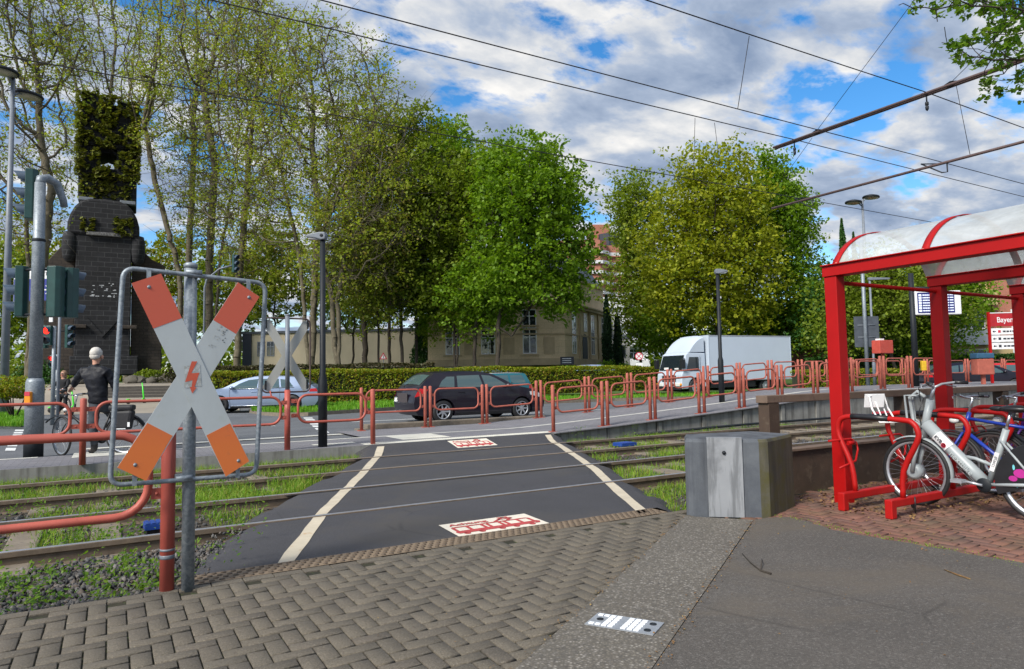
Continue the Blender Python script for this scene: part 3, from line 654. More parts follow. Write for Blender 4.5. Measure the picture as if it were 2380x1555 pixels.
def litter():
    rng = np.random.default_rng(44)
    p = np.column_stack([rng.uniform(6.1, 9.2, 900), rng.uniform(3.5, 4.95, 900), rng.uniform(.005, .03, 900)])
    q = np.column_stack([rng.uniform(5.2, 9, 260), rng.uniform(2.2, 4.4, 260), np.full(260, .012)])
    s = np.column_stack([rng.uniform(1.0, 5.6, 130), rng.uniform(1.2, 4.2, 130), np.full(130, .01)])
    V, F = merge([leafquads(p, rng.uniform(.02, .06, len(p)), rng, .6), leafquads(q, rng.uniform(.012, .03, len(q)), rng, .8), leafquads(s, rng.uniform(.006, .018, len(s)), rng, .85)])
    o = npmesh('fallen_leaves', V, F, MT['leafbrown']); o['kind'] = 'stuff'
    a = np.column_stack([rng.normal(5.42, .05, 500), rng.uniform(2.2, 4.5, 500), np.full(500, .004)]); V, F = leafquads(a, .014, rng, .2); o = npmesh('moss', V, F, MT['grass']); o['kind'] = 'stuff'
    mb = MB(); z = .012
    def gp(x, y): p = g(x, y); return (p.x, p.y, z)
    mb.tube([gp(1725, 1290), gp(1745, 1312), gp(1768, 1330), gp(1792, 1338)], [.003, .005, .007, .009], 5); mb.tube([gp(1768, 1330), (gp(1771, 1316)[0], gp(1771, 1316)[1], .03), gp(1771, 1304)], .003, 4)
    tag(mb.build('twig', MT['bark']), 'bare forked brown twig lying on the grey footpath asphalt', 'twig')
    mb = MB(); mb.tube([gp(2195, 1328), gp(2225, 1340), gp(2255, 1350)], [.003, .006, .004], 5); tag(mb.build('stick', MT['leafbrown']), 'short pale dry stick on the footpath near the right edge', 'stick')
litter()
def studs():
    rng = np.random.default_rng(8); mb = MB()
    mb.add([(.38, 5.09, .004), (4.72, 5.09, .004), (4.72, 5.335, .004), (.44, 5.335, .004)], [(0, 1, 2, 3)])
    u = .42; i = 0
    while u < 4.7:
        for j in range(4):
            mb.lathe([(.019, .004), (.016, .011), (.004, .012)], 7, Matrix.Translation((u+(.032 if j % 2 else 0), 5.125+j*.058, 0)), 1)
        u += .064
    o = mb.build('studded_strip', [MT['stud'], MT['stud_top']]); o['kind'] = 'structure'
    mb = MB()
    def bar(u0, u1, v0, v1, zf=zr, n=30, jag=0, dz=.004):
        pts = []
        for u in np.linspace(u0, u1, n): pts += [(u, v0+rng.normal(0, jag), zf(u)+dz), (u, v1+rng.normal(0, jag), zf(u)+dz)]
        mb.add(pts, [(2*i, 2*i+2, 2*i+3, 2*i+1) for i in range(n-1)])
    bar(4.1, 8.35, 12.44, 12.78); bar(-6, -1.05, 14.05, 14.2); bar(.5, 20.2, 14.02, 14.17, n=60); bar(-.4, 4.9, 15.55, 15.85, zf=lambda u: .1, n=12)
    bar(5.05, 6.1, 12.95, 14.0, n=6); bar(-.55, .3, 13.6, 14.5, n=5, dz=.005); bar(.3, .85, 13.9, 14.8, n=4, dz=.006); bar(3.3, 4.1, 13.0, 13.25, n=4)
    for k in range(90): mb.box(4.12+k*.046, 4.135+k*.046, 12.46, 12.76, .134, .139)
    for k in range(20): mb.box(5.1+k*.05, 5.12+k*.05, 12.97, 13.98, .134, .14)
    o = mb.build('tactile_paving', MT['tactile']); o['kind'] = 'structure'
studs()
def marks():
    # dashed line of the cycle crossing and lane lines on the road
    mb = MB()
    def quad(ps, z=.096): mb.add([(p.x, p.y, z) for p in ps], [(0, 1, 2, 3)])
    a0, a1, b0, b1 = g(704, 970, .095), g(725, 970, .095), g(745, 1008, .095), g(768, 1008, .095)
    for k in range(7):
        s, e = k/7+.02, k/7+.11; quad([a0.lerp(b0, s), a1.lerp(b1, s), a1.lerp(b1, e), a0.lerp(b0, e)])
    a0, a1, b0, b1 = g(36, 998, .095), g(56, 998, .095), g(10, 1050, .095), g(34, 1050, .095)
    for k in range(7):
        s, e = k/7+.02, k/7+.11; quad([a0.lerp(b0, s), a1.lerp(b1, s), a1.lerp(b1, e), a0.lerp(b0, e)])
    for (x0, x1, v) in ((6.2, 8.6, 20.0), (10.6, 13, 20.0), (15, 18, 20.0), (8.5, 16, 17.0), (2, 4, 20.0)): mb.add([(x0, v, .096), (x1, v, .096), (x1, v+.14, .096), (x0, v+.14, .096)], [(0, 1, 2, 3)])
    o = mb.build('road_marking', MT['roadwhite']); o['kind'] = 'structure'
marks()
def tram_sign(P, name, label, seed):
    """painted ground sign: word and a tram; P = 4 corners far-left, far-right, near-right, near-left"""
    rng = np.random.default_rng(seed); t = thing(name, label, 'ground sign', P[3])
    o = P[3]; ex = P[2]-P[3]; ey = P[0]-P[3]; up = Vector((0, 0, 1))
    def pt(x, y, z): return (ex*x+ey*y)+up*z
    mb = MB(); mb.add([pt(0, 0, 0), pt(1, 0, 0), pt(1, 1, 0), pt(0, 1, 0)], [(0, 1, 2, 3)]); mb.build('panel', MT['signcream'], t)
    mb = MB(); z = .003
    def poly(ps): mb.add([pt(x, y, z) for x, y in ps], [tuple(range(len(ps)))])
    poly([(.05, .16), (.94, .16), (.97, .26), (.95, .34), (.05, .34), (.03, .26)])
    for x in (.05, .2, .36, .42, .56, .62, .77, .9): poly([(x, .341), (x+.035, .341), (x+.035, .6), (x, .6)])
    poly([(.05, .601), (.43, .601), (.43, .66), (.07, .66)]); poly([(.44, .601), (.94, .601), (.9, .66), (.44, .66)])
    for x in (.12, .28, .5, .66, .84): poly([(x+.035*math.cos(a), .13+.07*math.sin(a)) for a in np.linspace(0, 6.28, 9)[:-1]])
    for a, b in (((.55, .66), (.62, .78)), ((.62, .78), (.70, .92)), ((.70, .92), (.78, .80)), ((.78, .80), (.70, .68)), ((.62, .79), (.78, .79)), ((.64, .92), (.76, .92))):
        d = Vector((b[0]-a[0], b[1]-a[1])); q = Vector((-d.y, d.x)).normalized()*.017; poly([(a[0]-q.x, a[1]-q.y*1.6), (b[0]-q.x, b[1]-q.y*1.6), (b[0]+q.x, b[1]+q.y*1.6), (a[0]+q.x, a[1]+q.y*1.6)])
    mb.build('tram_symbol', MT['signred'], t)
    w = ex.length; me = text_mesh('Achtung', w*.125, MT['signred'], t, 'lettering', None, .0005, w*.003)
    M = Matrix.Identity(4); exn = ex.normalized(); eyn = ey.normalized(); 
    for i in range(3): M[i][0] = exn[i]; M[i][1] = eyn[i]; M[i][2] = up[i]; M[i][3] = pt(.28, .80, z+.002)[i]
    me.data.transform(M @ Matrix.Diagonal((1.0, ey.length/w*1.55, 1, 1)))
up3 = Vector((0, 0, .0055))
tram_sign([Vector((2.61, 5.84, 0))+up3, Vector((3.52, 5.83, 0))+up3, Vector((3.49, 5.33, 0))+up3, Vector((2.57, 5.33, 0))+up3], 'ground_sign', 'cream painted warning panel with red tram on the asphalt, beside the studded strip', 1)
zf = lambda v: .13*(max(v, 11.9)-11.9)/.52+.0055
tram_sign([Vector((6.55, 12.36, zf(12.36))), Vector((5.6, 12.36, zf(12.36))), Vector((5.75, 11.8, zf(11.8))), Vector((6.65, 11.8, zf(11.8)))][::1] if False else
          [Vector((5.72, 12.34, zf(12.34))), Vector((6.55, 12.34, zf(12.34))), Vector((6.62, 11.92, zf(11.92))), Vector((5.75, 11.92, zf(11.92)))], 'ground_sign', 'cream painted warning panel with red tram at the far end of the crossing', 2)
def plate():
    t = thing('metal_plate', 'small screwed aluminium tread plate with drill holes set in the pebbled concrete strip', 'metal plate', (2.43, 2.96, .006))
    A, B, C_, D_ = (Vector(p) for p in ((2.23, 3.08, 0), (2.40, 3.18, 0), (2.60, 2.86, 0), (2.43, 2.76, 0)))
    o = Vector((2.43, 2.96, 0)); ex = (D_-A); ey = (B-A)
    def f(x, y, z): return A+ex*x+ey*y-o+Vector((0, 0, z))
    mb = MB(); mb.prism([(0, 0), (1, 0), (1, 1), (0, 1)], 0, .005, f); mb.build('panel', MT['alu'], t)
    mb = MB()
    for r in range(5):
        for c in range(10):
            if (c in (4,)) or (c > 7) or (c < 2 and r in (1, 2, 3)): continue
            x, y = .04+c*.095, .08+r*.18; mb.prism([(x, y), (x+.075, y), (x+.075, y+.13), (x, y+.13)], .005, .0085, f)
    mb.build('tread', MT['white'], t)
    for x, y in ((.13, .52), (.88, .75), (.88, .25)):
        mb = MB(); p = f(x, y, .005); mb.lathe([(.02, .0), (.019, .003), (.012, .003), (.011, .001), (.0001, .001)], 12, Matrix.Translation(p)); mb.build('screw', MT['dark_steel'], t)
plate()
def blue_box(name, label, p, rz, s=1.0):
    t = thing(name, label, 'track box', p, rz); mb = MB(); mb.box(-.13*s, .13*s, -.09*s, .09*s, .09, .15)
    for k in range(5): mb.box(-.12*s+k*.05*s, -.085*s+k*.05*s, -.092*s, .092*s, .1505, .158)
    mb.build('cover', MT['blue'], t, bevel=.006); mb = MB(); mb.box(-.11*s, .11*s, -.07*s, .07*s, 0, .089); mb.build('housing', MT['blackplastic'], t)
blue_box('track_box', 'blue plastic box between the near rails, behind the foreground red post', (.42, 7.5, -.13), .05)
blue_box('track_box', 'blue plastic box between the far rails, right of the crossing', (8.75, 10.6, -.13), .05, 1.5)
# ================================================================== barriers, signs, shelter
def rrect(x0, x1, z0, z1, r, n=6):
    pts = []
    for cx, cz, a0 in ((x1-r, z1-r, 0), (x0+r, z1-r, 90), (x0+r, z0+r, 180), (x1-r, z0+r, 270)):
        for k in range(n+1):
            a = R(a0+90*k/n); pts.append((cx+r*math.cos(a), cz+r*math.sin(a)))
    return pts
def loop_obj(t, x0, x1, z0, z1, r, tr, m, sh=0.0, right_only=False):
    mb = MB(); pts = [(x, 0, z+sh*(x-x0)) for x, z in rrect(x0, x1, z0, z1, r)]
    mb.tube(pts, tr, 10, closed=True); return mb.build('loop', m, t)
def post_obj(t, x, h, r, m, z0=0.0, cap=True, name='post', y=0):
    mb = MB(); mb.lathe([(r, z0), (r, h-r*.5), (r*.8, h-r*.12), (r*.3, h)], 14, Matrix.Translation((x, y, 0))); return mb.build(name, m, t)
def lug_objs(t, x0, x1, zs, m, sh=0.0):
    for z in zs:
        mb = MB(); mb.box(min(x0, x1), max(x0, x1), -.009, .009, z-.035, z+.035); mb.lathe([(.012, 0), (.01, .006), (.0001, .008)], 8, Matrix.Translation(((x0+x1)/2, -.009, z)) @ Matrix.Rotation(R(90), 4, 'X')); mb.build('bracket', m, t)
def kerb_barriers():
    m = MT['red_rail']
    # the row on the far kerb left of the crossing: posts -0.36, 2.71 and 4.26
    t = thing('pedestrian_barrier', 'long red tube barrier on the far kerb, before the white haired cyclist', 'barrier', (-.36, 12.38, .13), 0, 'red tube barriers')
    post_obj(t, 0, 1.01, .046, m)
    loop_obj(t, .17, 2.92, .47, .94, .17, .024, m); lug_objs(t, .03, .16, (.58, .84), m); lug_objs(t, 2.93, 3.03, (.58, .84), m)
    loop_obj(t, -3.2, -.17, .47, .94, .17, .024, m); lug_objs(t, -.16, -.03, (.58, .84), m)
    t = thing('pedestrian_barrier', 'short red tube barrier on the far kerb from back-turned cross sign to crossing', 'barrier', (4.27, 12.52, .13), 0, 'red tube barriers')
    post_obj(t, 0, 1.04, .046, m); loop_obj(t, -1.38, -.14, .47, .96, .17, .024, m); lug_objs(t, -.13, -.03, (.6, .86), m); lug_objs(t, -1.5, -1.39, (.6, .86), m)
    # nearest barrier, cut by the left edge of the picture
    t = thing('pedestrian_barrier', 'thick red tube barrier in front, beside the brick footpath and big cross sign', 'barrier', (.335, 5.08, 0), 0, 'red tube barriers')
    o = post_obj(t, 0, 1.06, .044, MT['red_pole'], -.02); 
    mb = MB(); mb.lathe([(.0452, .205), (.0455, .215), (.0455, .222), (.0452, .23)], 14); mb.lathe([(.0452, .255), (.0455, .262), (.0452, .27)], 14); mb.build('tape_ring', MT['lamp_grey'], t)
    loop_obj(t, -2.6, -.115, .5, 1.02, .19, .0265, m); lug_objs(t, -.10, -.035, (.63, .9), m)
kerb_barriers()
def ramp_barriers():
    m = MT['brown_rail']
    ordn = ['first', 'second', 'third', 'fourth', 'fifth', 'sixth', 'seventh', 'eighth', 'ninth', 'tenth', 'eleventh', 'twelfth']
    def unit(u0, u1, v, label, grp, z0=None, h=1.03):
        za, zb = (zr(u0), zr(u1)) if z0 is None else z0
        t = thing('ramp_barrier', label, 'barrier', (u0, v, za), 0, grp); L = u1-u0; s = (zb-za)/L
        for x, z in ((0, 0), (L, zb-za)):
            mb = MB(); mb.lathe([(.041, z), (.041, z+h-.02), (.032, z+h-.005), (.012, z+h)], 12, Matrix.Translation((x, 0, 0))); mb.build('post', m, t)
            mb = MB(); mb.box(x-.085, x+.085, -.08, .08, z, z+.014); mb.build('base_plate', m, t)
        loop_obj(t, .12, L-.12, .42, .95, .15, .023, m, s)
        for x0, x1, zz in ((.03, .11, s*.1), (L-.11, L-.03, s*L)): lug_objs(t, x0, x1, (.52+zz, .80+zz), m)
    near = [(8.34, 9.69), (9.84, 11.13), (11.28, 12.74), (12.92, 14.19), (14.38, 15.72), (15.90, 17.25), (17.44, 18.86), (19.05, 20.5), (20.7, 22.0), (22.2, 23.7)]
    for i, (a, b) in enumerate(near): unit(a, b, 12.50, '%s brownish red barrier loop up the ramp, in the row beside the tracks' % ordn[i], 'ramp barriers in the row beside the tracks')
    far = [(5.16, 6.80), (6.94, 8.42), (8.55, 10.10), (10.25, 11.76), (11.9, 13.33), (13.48, 14.95), (15.1, 16.5), (16.7, 18.05), (18.2, 19.6)]
    for i, (a, b) in enumerate(far): unit(a, b, 15.95, '%s brownish red barrier loop from the crossing, in the row beside the road' % ordn[i], 'ramp barriers in the row beside the road')
    far2 = [(19.8+1.62*k, 21.2+1.62*k) for k in range(11)]
    for i, (a, b) in enumerate(far2): unit(a, b, 15.95, 'far brownish red barrier loop at the road side of the raised platform', 'far barriers on the platform')
ramp_barriers()
# ---- St Andrew's cross in front
def plane_pt(x, y, p0, n):
    d = ray(x, y); return Vector(O_ + d*(float((np.array(p0)-O_) @ n)/float(d @ n)))
def cross_sign():
    t = thing('crossing_sign', 'big weathered red and white X cross with lightning bolt in a grey tube frame', 'crossing sign', (.455, 5.03, 0))
    org = Vector((.455, 5.03, 0)); n = np.array([-.115, 1, 0]); n /= np.linalg.norm(n); p0 = (.48, 4.93, 0)
    e = Vector((n[1], -n[0], 0))      # along the sign
    mb = MB(); mb.tube([(.0, 0, -.03), (-.005, 0, 2.12)], .040, 18); mb.lathe([(.044, 2.12), (.044, 2.145), (.03, 2.155), (.0001, 2.157)], 18, Matrix.Translation((-.005, 0, 0))); mb.build('pole', MT['galv'], t)
    P = lambda x, y, k=0: plane_pt(x, y, p0, n)-org+Vector(n)*k
    # frame of bent tube
    c = [P(290, 619, .055), P(623, 656, .055), P(601, 1104, .055), P(258, 1131, .055)]
    mb = MB(); pts = []
    for i in range(4):
        a, b, d = c[i-1], c[i], c[(i+1) % 4]; r = .075
        p, q = b+(a-b).normalized()*r, b+(d-b).normalized()*r
        for k in range(7):
            s = k/6; pts.append(p*(1-s)**2+b*2*s*(1-s)+q*s*s)
    mb.tube(pts, .0155, 10, closed=True); mb.build('frame', MT['galv'], t)
    for y in (631, 1113):
        a = P(455 if y < 900 else 432, y, .055)
        mb = MB(); mb.tube([a+Vector((0, .0, 0))+Vector((-.05, 0, 0)), a+Vector((.05, 0, 0))], .019, 10); mb.box(a.x-.05, a.x+.05, a.y+.018, .05, a.z-.02, a.z+.02); mb.build('clamp', MT['galv'], t)
    arms = [[(306, 658), (356.5, 763.6), (480, 1012), (525, 1108), (579.5, 1072), (535, 984), (423, 739), (374.5, 635.6)],
            [(553.6, 655.7), (496.5, 743.5), (343, 983), (273, 1087), (340, 1118), (401.5, 1013), (549.5, 776), (604, 689.5)]]
    for k, a in enumerate(arms):
        off = .004 if k == 0 else .009
        def slab(q, m, nm, par, o1, o2):
            f = [P(*p, o1) for p in q]; b = [P(*p, o2) for p in q]; N_ = len(q); mb = MB()
            mb.add(f+b, [tuple(range(N_)), tuple(range(N_, 2*N_))[::-1]]+[(i, (i+1) % N_, N_+(i+1) % N_, N_+i) for i in range(N_)]); return mb.build(nm, m, par)
        b0 = slab([a[0], a[3], a[4], a[7]], MT['sign_white'], 'arm', t, off, off+.004)
        slab([a[0], a[1], a[6], a[7]], MT['sign_red'], 'red_end', b0, off-.0012, off-.0004); slab([a[2], a[3], a[4], a[5]], MT['sign_red'], 'red_end', b0, off-.0012, off-.0004)
        ends = [((346, 667), (554, 1071)), ((579, 691), (314, 1081))][k]
        for x, y in ends:
            q = P(x, y, off); mb = MB(); mb.lathe([(.010, 0), (.0095, .004), (.005, .0065), (.0001, .007)], 10, Matrix.Translation(q) @ Matrix.Rotation(R(90), 4, 'X')); mb.lathe([(.013, 0), (.013, .0015), (.010, .0018)], 12, Matrix.Translation(q) @ Matrix.Rotation(R(90), 4, 'X')); mb.build('bolt', MT['galv'], b0)
            top = y < 900; fx = x
            fr = P(fx, (619+37*(fx-290)/333) if top else (1131-27*(fx-258)/343), .055); mb = MB(); mb.box(-.013, .013, .012, .016, min(fr.z, q.z)-.01, max(fr.z, q.z)+.0, 0, Matrix.Translation((q.x, q.y, 0))); mb.box(-.013, .013, .016, fr.y-q.y+.01, -.006, .006, 0, Matrix.Translation((q.x, q.y, fr.z))); mb.build('strap', MT['galv'], b0)
    z5 = lambda x, y: (248.6+x*.3597, 559.3+y*.3597)
    bolt = [(548, 780), (584, 780), (546, 857), (598, 853), (566, 948), (580, 948), (551, 988), (536, 946), (547, 945), (553, 902), (505, 914)]
    f = [P(*z5(*p), .0014) for p in bolt]; mb = MB(); mb.add(f, [tuple(range(len(f)))]); mb.build('lightning_bolt', MT['bolt_red'], t)
    rng = np.random.default_rng(2); sm = [(500+rng.uniform(-4, 4), 812), (600, 800+rng.uniform(-4, 4)), (612, 945), (590, 938), (520, 952), (498, 950), (506, 880)]
    f = [P(*z5(*p), .0024) for p in sm]; mb = MB(); mb.add(f, [tuple(range(len(f)))]); mb.build('sticker_residue', MT['smudge'], t)
    for cx, cy, s in ((745, 600, 38), (770, 595, 18), (720, 625, 22), (690, 690, 24), (755, 640, 16)):
        for k in range(5):
            x, y = cx+rng.normal(0, s*.6), cy+rng.normal(0, s*.5); q = [(x+s*.35*rng.uniform(.3, 1)*math.cos(a), y+s*.25*rng.uniform(.3, 1)*math.sin(a)) for a in np.linspace(0, 6.28, 8)[:-1]]
            f = [P(*z5(*p), .0072) for p in q]; mb = MB(); mb.add(f, [tuple(range(len(f)))]); o = mb.build('sticker_residue', MT['smudge'] if s > 20 else MT['letter_dark'], t)
cross_sign()
def cross_back():
    o = Vector((2.71, 12.55, .13)); t = thing('crossing_sign', 'grey back of an X cross sign in a brown frame on the far kerb', 'crossing sign', o)
    mb = MB(); mb.tube([(0, 0, 0), (0, 0, 1.06)], .052, 14); mb.build('pole_base', MT['red_pole'], t); mb = MB(); mb.tube([(0, 0, 1.06), (-.005, 0, 2.38)], .040, 14); mb.lathe([(.044, 2.38), (.044, 2.40), (.0001, 2.42)], 14); mb.build('pole', MT['lamp_grey'], t)
    y0 = .05
    mb = MB(); mb.tube([(x, y0, z) for x, z in rrect(-.43, .41, 1.02, 2.34, .1)], .015, 8, closed=True); mb.build('frame', MT['rust_frame'], t)
    for k, (a, b) in enumerate((((-.36, 2.29), (.36, 1.06)), ((.37, 2.29), (-.36, 1.06)))):
        d = Vector((b[0]-a[0], 0, b[1]-a[1])).normalized(); q = Vector((d.z, 0, -d.x))*.075; yy = y0+.025+.006*k; A, B = Vector((a[0], yy, a[1])), Vector((b[0], yy, b[1]))
        mb = MB(); c = [A-q, A+q, B+q, B-q]; mb.add(c+[p+Vector((0, .004, 0)) for p in c], [(0, 1, 2, 3), (7, 6, 5, 4), (0, 1, 5, 4), (1, 2, 6, 5), (2, 3, 7, 6), (3, 0, 4, 7)]); ar = mb.build('arm', MT['sign_back'], t)
        for e, s in ((A, 1), (B, -1)):
            mb = MB(); mb.box(e.x-.014, e.x+.014, y0+.0, y0+.021, e.z-.07*s-.06, e.z-.07*s+.10); mb.build('strap', MT['dark_steel'], ar)
cross_back()
def small_bar():
    t = thing('bracket_bar', 'thin red bracket joining the back-turned cross sign frame to the barrier rail', 'bracket', (2.42, 12.46, 1.08)); mb = MB(); mb.tube([(0, 0, 0), (0, .1, .07), (0, .1, .1)], .014, 8); mb.build('rod', MT['red_pole'], t)
small_bar()
def block():
    t = thing('concrete_block', 'mossy angular concrete bollard block with a bolted steel plate on its front', 'concrete block', (5.3, 4.8, 0)); o = Vector((5.3, 4.8, 0))
    A, A2, B, B2, C_, D_, E_ = [Vector((x, y, 0))-o for x, y in ((4.78, 4.90), (4.80, 4.83), (5.25, 4.41), (5.34, 4.38), (5.98, 4.60), (5.95, 5.10), (5.15, 5.28))]
    base = [A, A2, B, B2, C_, D_, E_]; mb = MB(); cen = sum(base, Vector())/7; h = .725; n = 7; vs = []
    for z, s in ((-.1, 1.0), (h-.03, .992), (h, .955)): vs += [cen+(p-cen)*s+Vector((0, 0, z)) for p in base]
    # finely cut so the edges can be roughened
    mb.add(vs, [(k*n+i, k*n+(i+1) % n, (k+1)*n+(i+1) % n, (k+1)*n+i) for k in range(2) for i in range(n)]+[tuple(range(14, 21))]); mb.m = [1 if (f % 7) in (2, 3, 4, 5) and f < 14 else 0 for f in range(15)]
    mb.build('body', [MT['concrete'], MT['concrete_moss']], t, bevel=.008)
    ex = (B-A2).normalized(); nrm = Vector((ex.y, -ex.x, 0)); m = A2.lerp(B, .50)+nrm*.003
    M = Matrix.Identity(4)
    for i in range(3): M[i][0] = ex[i]; M[i][1] = -nrm[i]; M[i][2] = (0, 0, 1)[i]; M[i][3] = m[i]
    mb = MB(); mb.box(-.165, .155, -.012, .0, .0, .735, 0, M); mb.box(-.165, .155, -.012, .06, .7352, .741, 0, M); t2 = mb.build('steel_plate', MT['alu_plate'], t)
    mb = MB(); mb.lathe([(.02, 0), (.02, .006), (.014, .007), (.014, .018), (.0001, .02)], 6, M @ Matrix.Translation((-.01, -.012, .60)) @ Matrix.Rotation(R(90), 4, 'X')); mb.build('bolt', MT['dark_steel'], t2)
def plate_mat():
    t = NT('stained_steel_plate'); c = t.mix(t.noise(4, 6), (.24, .25, .265), (.36, .37, .385)); s_ = t.noise(11, 8, .65, co=t.co(scale=(1, 1, .1)), dist=.3); c = t.mix(t.ramp(s_, [(.5, 0.0), (.63, .6)]), c, (.09, .095, .10))
    c = t.mix(t.ramp(t.noise(2.4, 6, .6), [(.52, 0.0), (.68, .7)]), c, (.11, .115, .125)); MT['alu_plate'] = t.fin(c, .55, .35)
plate_mat(); block()
def parapet():
    t = thing('steel_parapet', 'low brown steel wall with post and beam railing behind the concrete block and bikes', 'parapet', (6.2, 5.35, 0))
    mb = MB(); mb.box(-.05, 12, -.05, .05, -.15, .43); mb.build('wall', MT['rustwall'], t); mb = MB(); mb.box(-.05, 12, -.09, .09, .43, .455); mb.build('coping', MT['rustbeam'], t)
    for x in (.36, 3.05, 5.7, 8.4, 11):
        mb = MB(); mb.box(x-.09, x+.09, -.075, .075, .455, 1.0); mb.build('post', MT['rustwall'], t, bevel=.006)
    mb = MB(); mb.box(.24, 12, -.08, .08, 1.0, 1.085); mb.build('top_rail', MT['rustbeam'], t, bevel=.006)
parapet()
# ---- shelter: barrel-vaulted bays on red posts
U3 = (6.56, 8.56, 10.56, 12.56)
def shelter():
    t = thing('bike_shelter', 'bright red steel shelter with clear barrel vaulted roof over the bike racks', 'shelter', (6.56, 4.45, 0)); o = Vector((6.56, 4.45, 0)); m = MT['shelter_red']
    v0, v1 = 4.53, 1.75
    for i, u in enumerate(U3):
        for v in (4.45, 1.9):
            mb = MB(); mb.box(u-.07-o.x, u+.07-o.x, v-.07-o.y, v+.07-o.y, -.02, 2.345); mb.build('post', m, t, bevel=.006)
        mb = MB(); mb.box(u-.085-o.x, u+.085-o.x, v1-o.y, v0-o.y, 2.345, 2.455); mb.box(u-.11-o.x, u+.11-o.x, v1-o.y-.005, v0-o.y+.005, 2.4555, 2.468); mb.build('beam', m, t, bevel=.004)
    for v in (4.45, 1.9):
        mb = MB(); mb.tube([(U3[0]-o.x+.07, v-o.y, 2.285), (U3[-1]-o.x, v-o.y, 2.285)], .022, 8); mb.build('tie_rod', m, t)
    for i in range(3):
        a, b = U3[i]+.10, U3[i+1]-.10; c = (a+b)/2; w = (b-a)/2; hz = .43
        PH = R(68)
        def arcp(s, k=1.0): th = -PH+2*PH*s; return (c+w*math.sin(th)/math.sin(PH)-o.x+(k-1)*w*math.sin(th), 2.47+hz*(math.cos(th)-math.cos(PH))/(1-math.cos(PH))+(k-1)*w*math.cos(th))
        n = 28; mb = MB(); vs = []
        vv = np.linspace(v1, v0, 12)
        for v in vv:
            for k in range(n+1): x, z = arcp(k/n); vs.append((x, v-o.y, z))
        mb.add(vs, [(r*(n+1)+k, r*(n+1)+k+1, (r+1)*(n+1)+k+1, (r+1)*(n+1)+k) for r in range(len(vv)-1) for k in range(n)], 0, True); mb.build('roof_panel', MT['poly'], t)
        for v in (4.50, 3.56, 2.62, 1.78):
            mb = MB(); vs = []
            for k in range(n+1):
                for kk in (1.006, 1.018):
                    x, z = arcp(k/n, kk)
                    for dv in (-.035, .035): vs.append((x, v+dv-o.y, z))
            fs = []
            for k in range(n):
                q = 4*k; fs += [(q, q+1, q+5, q+4), (q+2, q+6, q+7, q+3), (q, q+4, q+6, q+2), (q+1, q+3, q+7, q+5)]
            mb.add(vs, fs, 0, True); mb.build('roof_rib', m, t)
    mb = MB()
    rng = random.Random(3)
    for k in range(26): u = U3[0]+.05-o.x; v = 4.5-o.y-k*.11; mb.sphere((U3[0]-o.x-.03+rng.uniform(-.05, .05), v, 2.474), rng.uniform(.006, .013), None, 6, 4)
    o2 = mb.build('bird_dropping', MT['linewhite'], t)
    mb = MB(); mb.tube([(U3[0]-o.x, -.14, .62), (U3[0]-o.x-.11, -.14, .62)], .022, 8); mb.build('stub', m, t)
shelter()
def rack():
    t = thing('bike_rack', 'red tubular bike rack with hoops and wheel holders under the shelter', 'bike rack', (6.12, 3.72, 0)); m = MT['rack_red']
    for v, nm in ((0, 0), (.47, 1)):
        mb = MB(); mb.box(0, 5.6, v-.035, v+.035, .10, .17); mb.box(-.001, .075, v-.036, v+.036, -.0, .171); mb.box(2.6, 2.67, v-.03, v+.03, 0, .10); mb.box(5.5, 5.57, v-.03, v+.03, 0, .1); mb.build('base_bar', m, t, bevel=.008)
    for k in range(6):
        x = .24+k*.86
        # lyre shaped hoop standing across the two base bars
        pts = [(x, .0, .17), (x, -.02, .42), (x, -.16, .70), (x, -.165, .80), (x, -.12, .865), (x, -.03, .885), (x, .40, .90), (x, .56, .885), (x, .62, .82), (x, .62, .70), (x, .50, .42), (x, .47, .17)]
        sm = []
        for i in range(len(pts)-1):
            p0, p1, p2, p3 = [Vector(pts[max(0, min(len(pts)-1, i+j))]) for j in (-1, 0, 1, 2)]
            for s in (0, .33, .66):
                sm.append(.5*((2*p1)+(p2-p0)*s+(2*p0-5*p1+4*p2-p3)*s*s+(3*p1-p0-3*p2+p3)*s**3))
        sm.append(Vector(pts[-1])); mb = MB(); mb.tube(sm, .026, 10); h = mb.build('hoop', m, t)
        if k in (0, 1): mb = MB(); mb.tube(sm[16:20], .029, 10); mb.build('black_wrap', MT['blackplastic'], h)
        mb = MB(); mb.tube([(x-.2, .60, .66), (x+.16, .60, .66), (x+.24, .60, .62), (x+.24, .58, .55), (x+.1, .52, .45), (x-.2, .50, .40)], .011, 7); mb.build('wheel_holder', m, t)
    mb = MB(); mb.lathe([(.04, .0), (.04, .012)], 8, Matrix.Translation((.36, -.02, .10)) @ Matrix.Rotation(R(90), 4, 'X')); mb.tube([(.36, -.04, .17), (.36, -.04, .02)], .006, 5); mb.build('cable_lock', MT['blackplastic'], t)
rack()
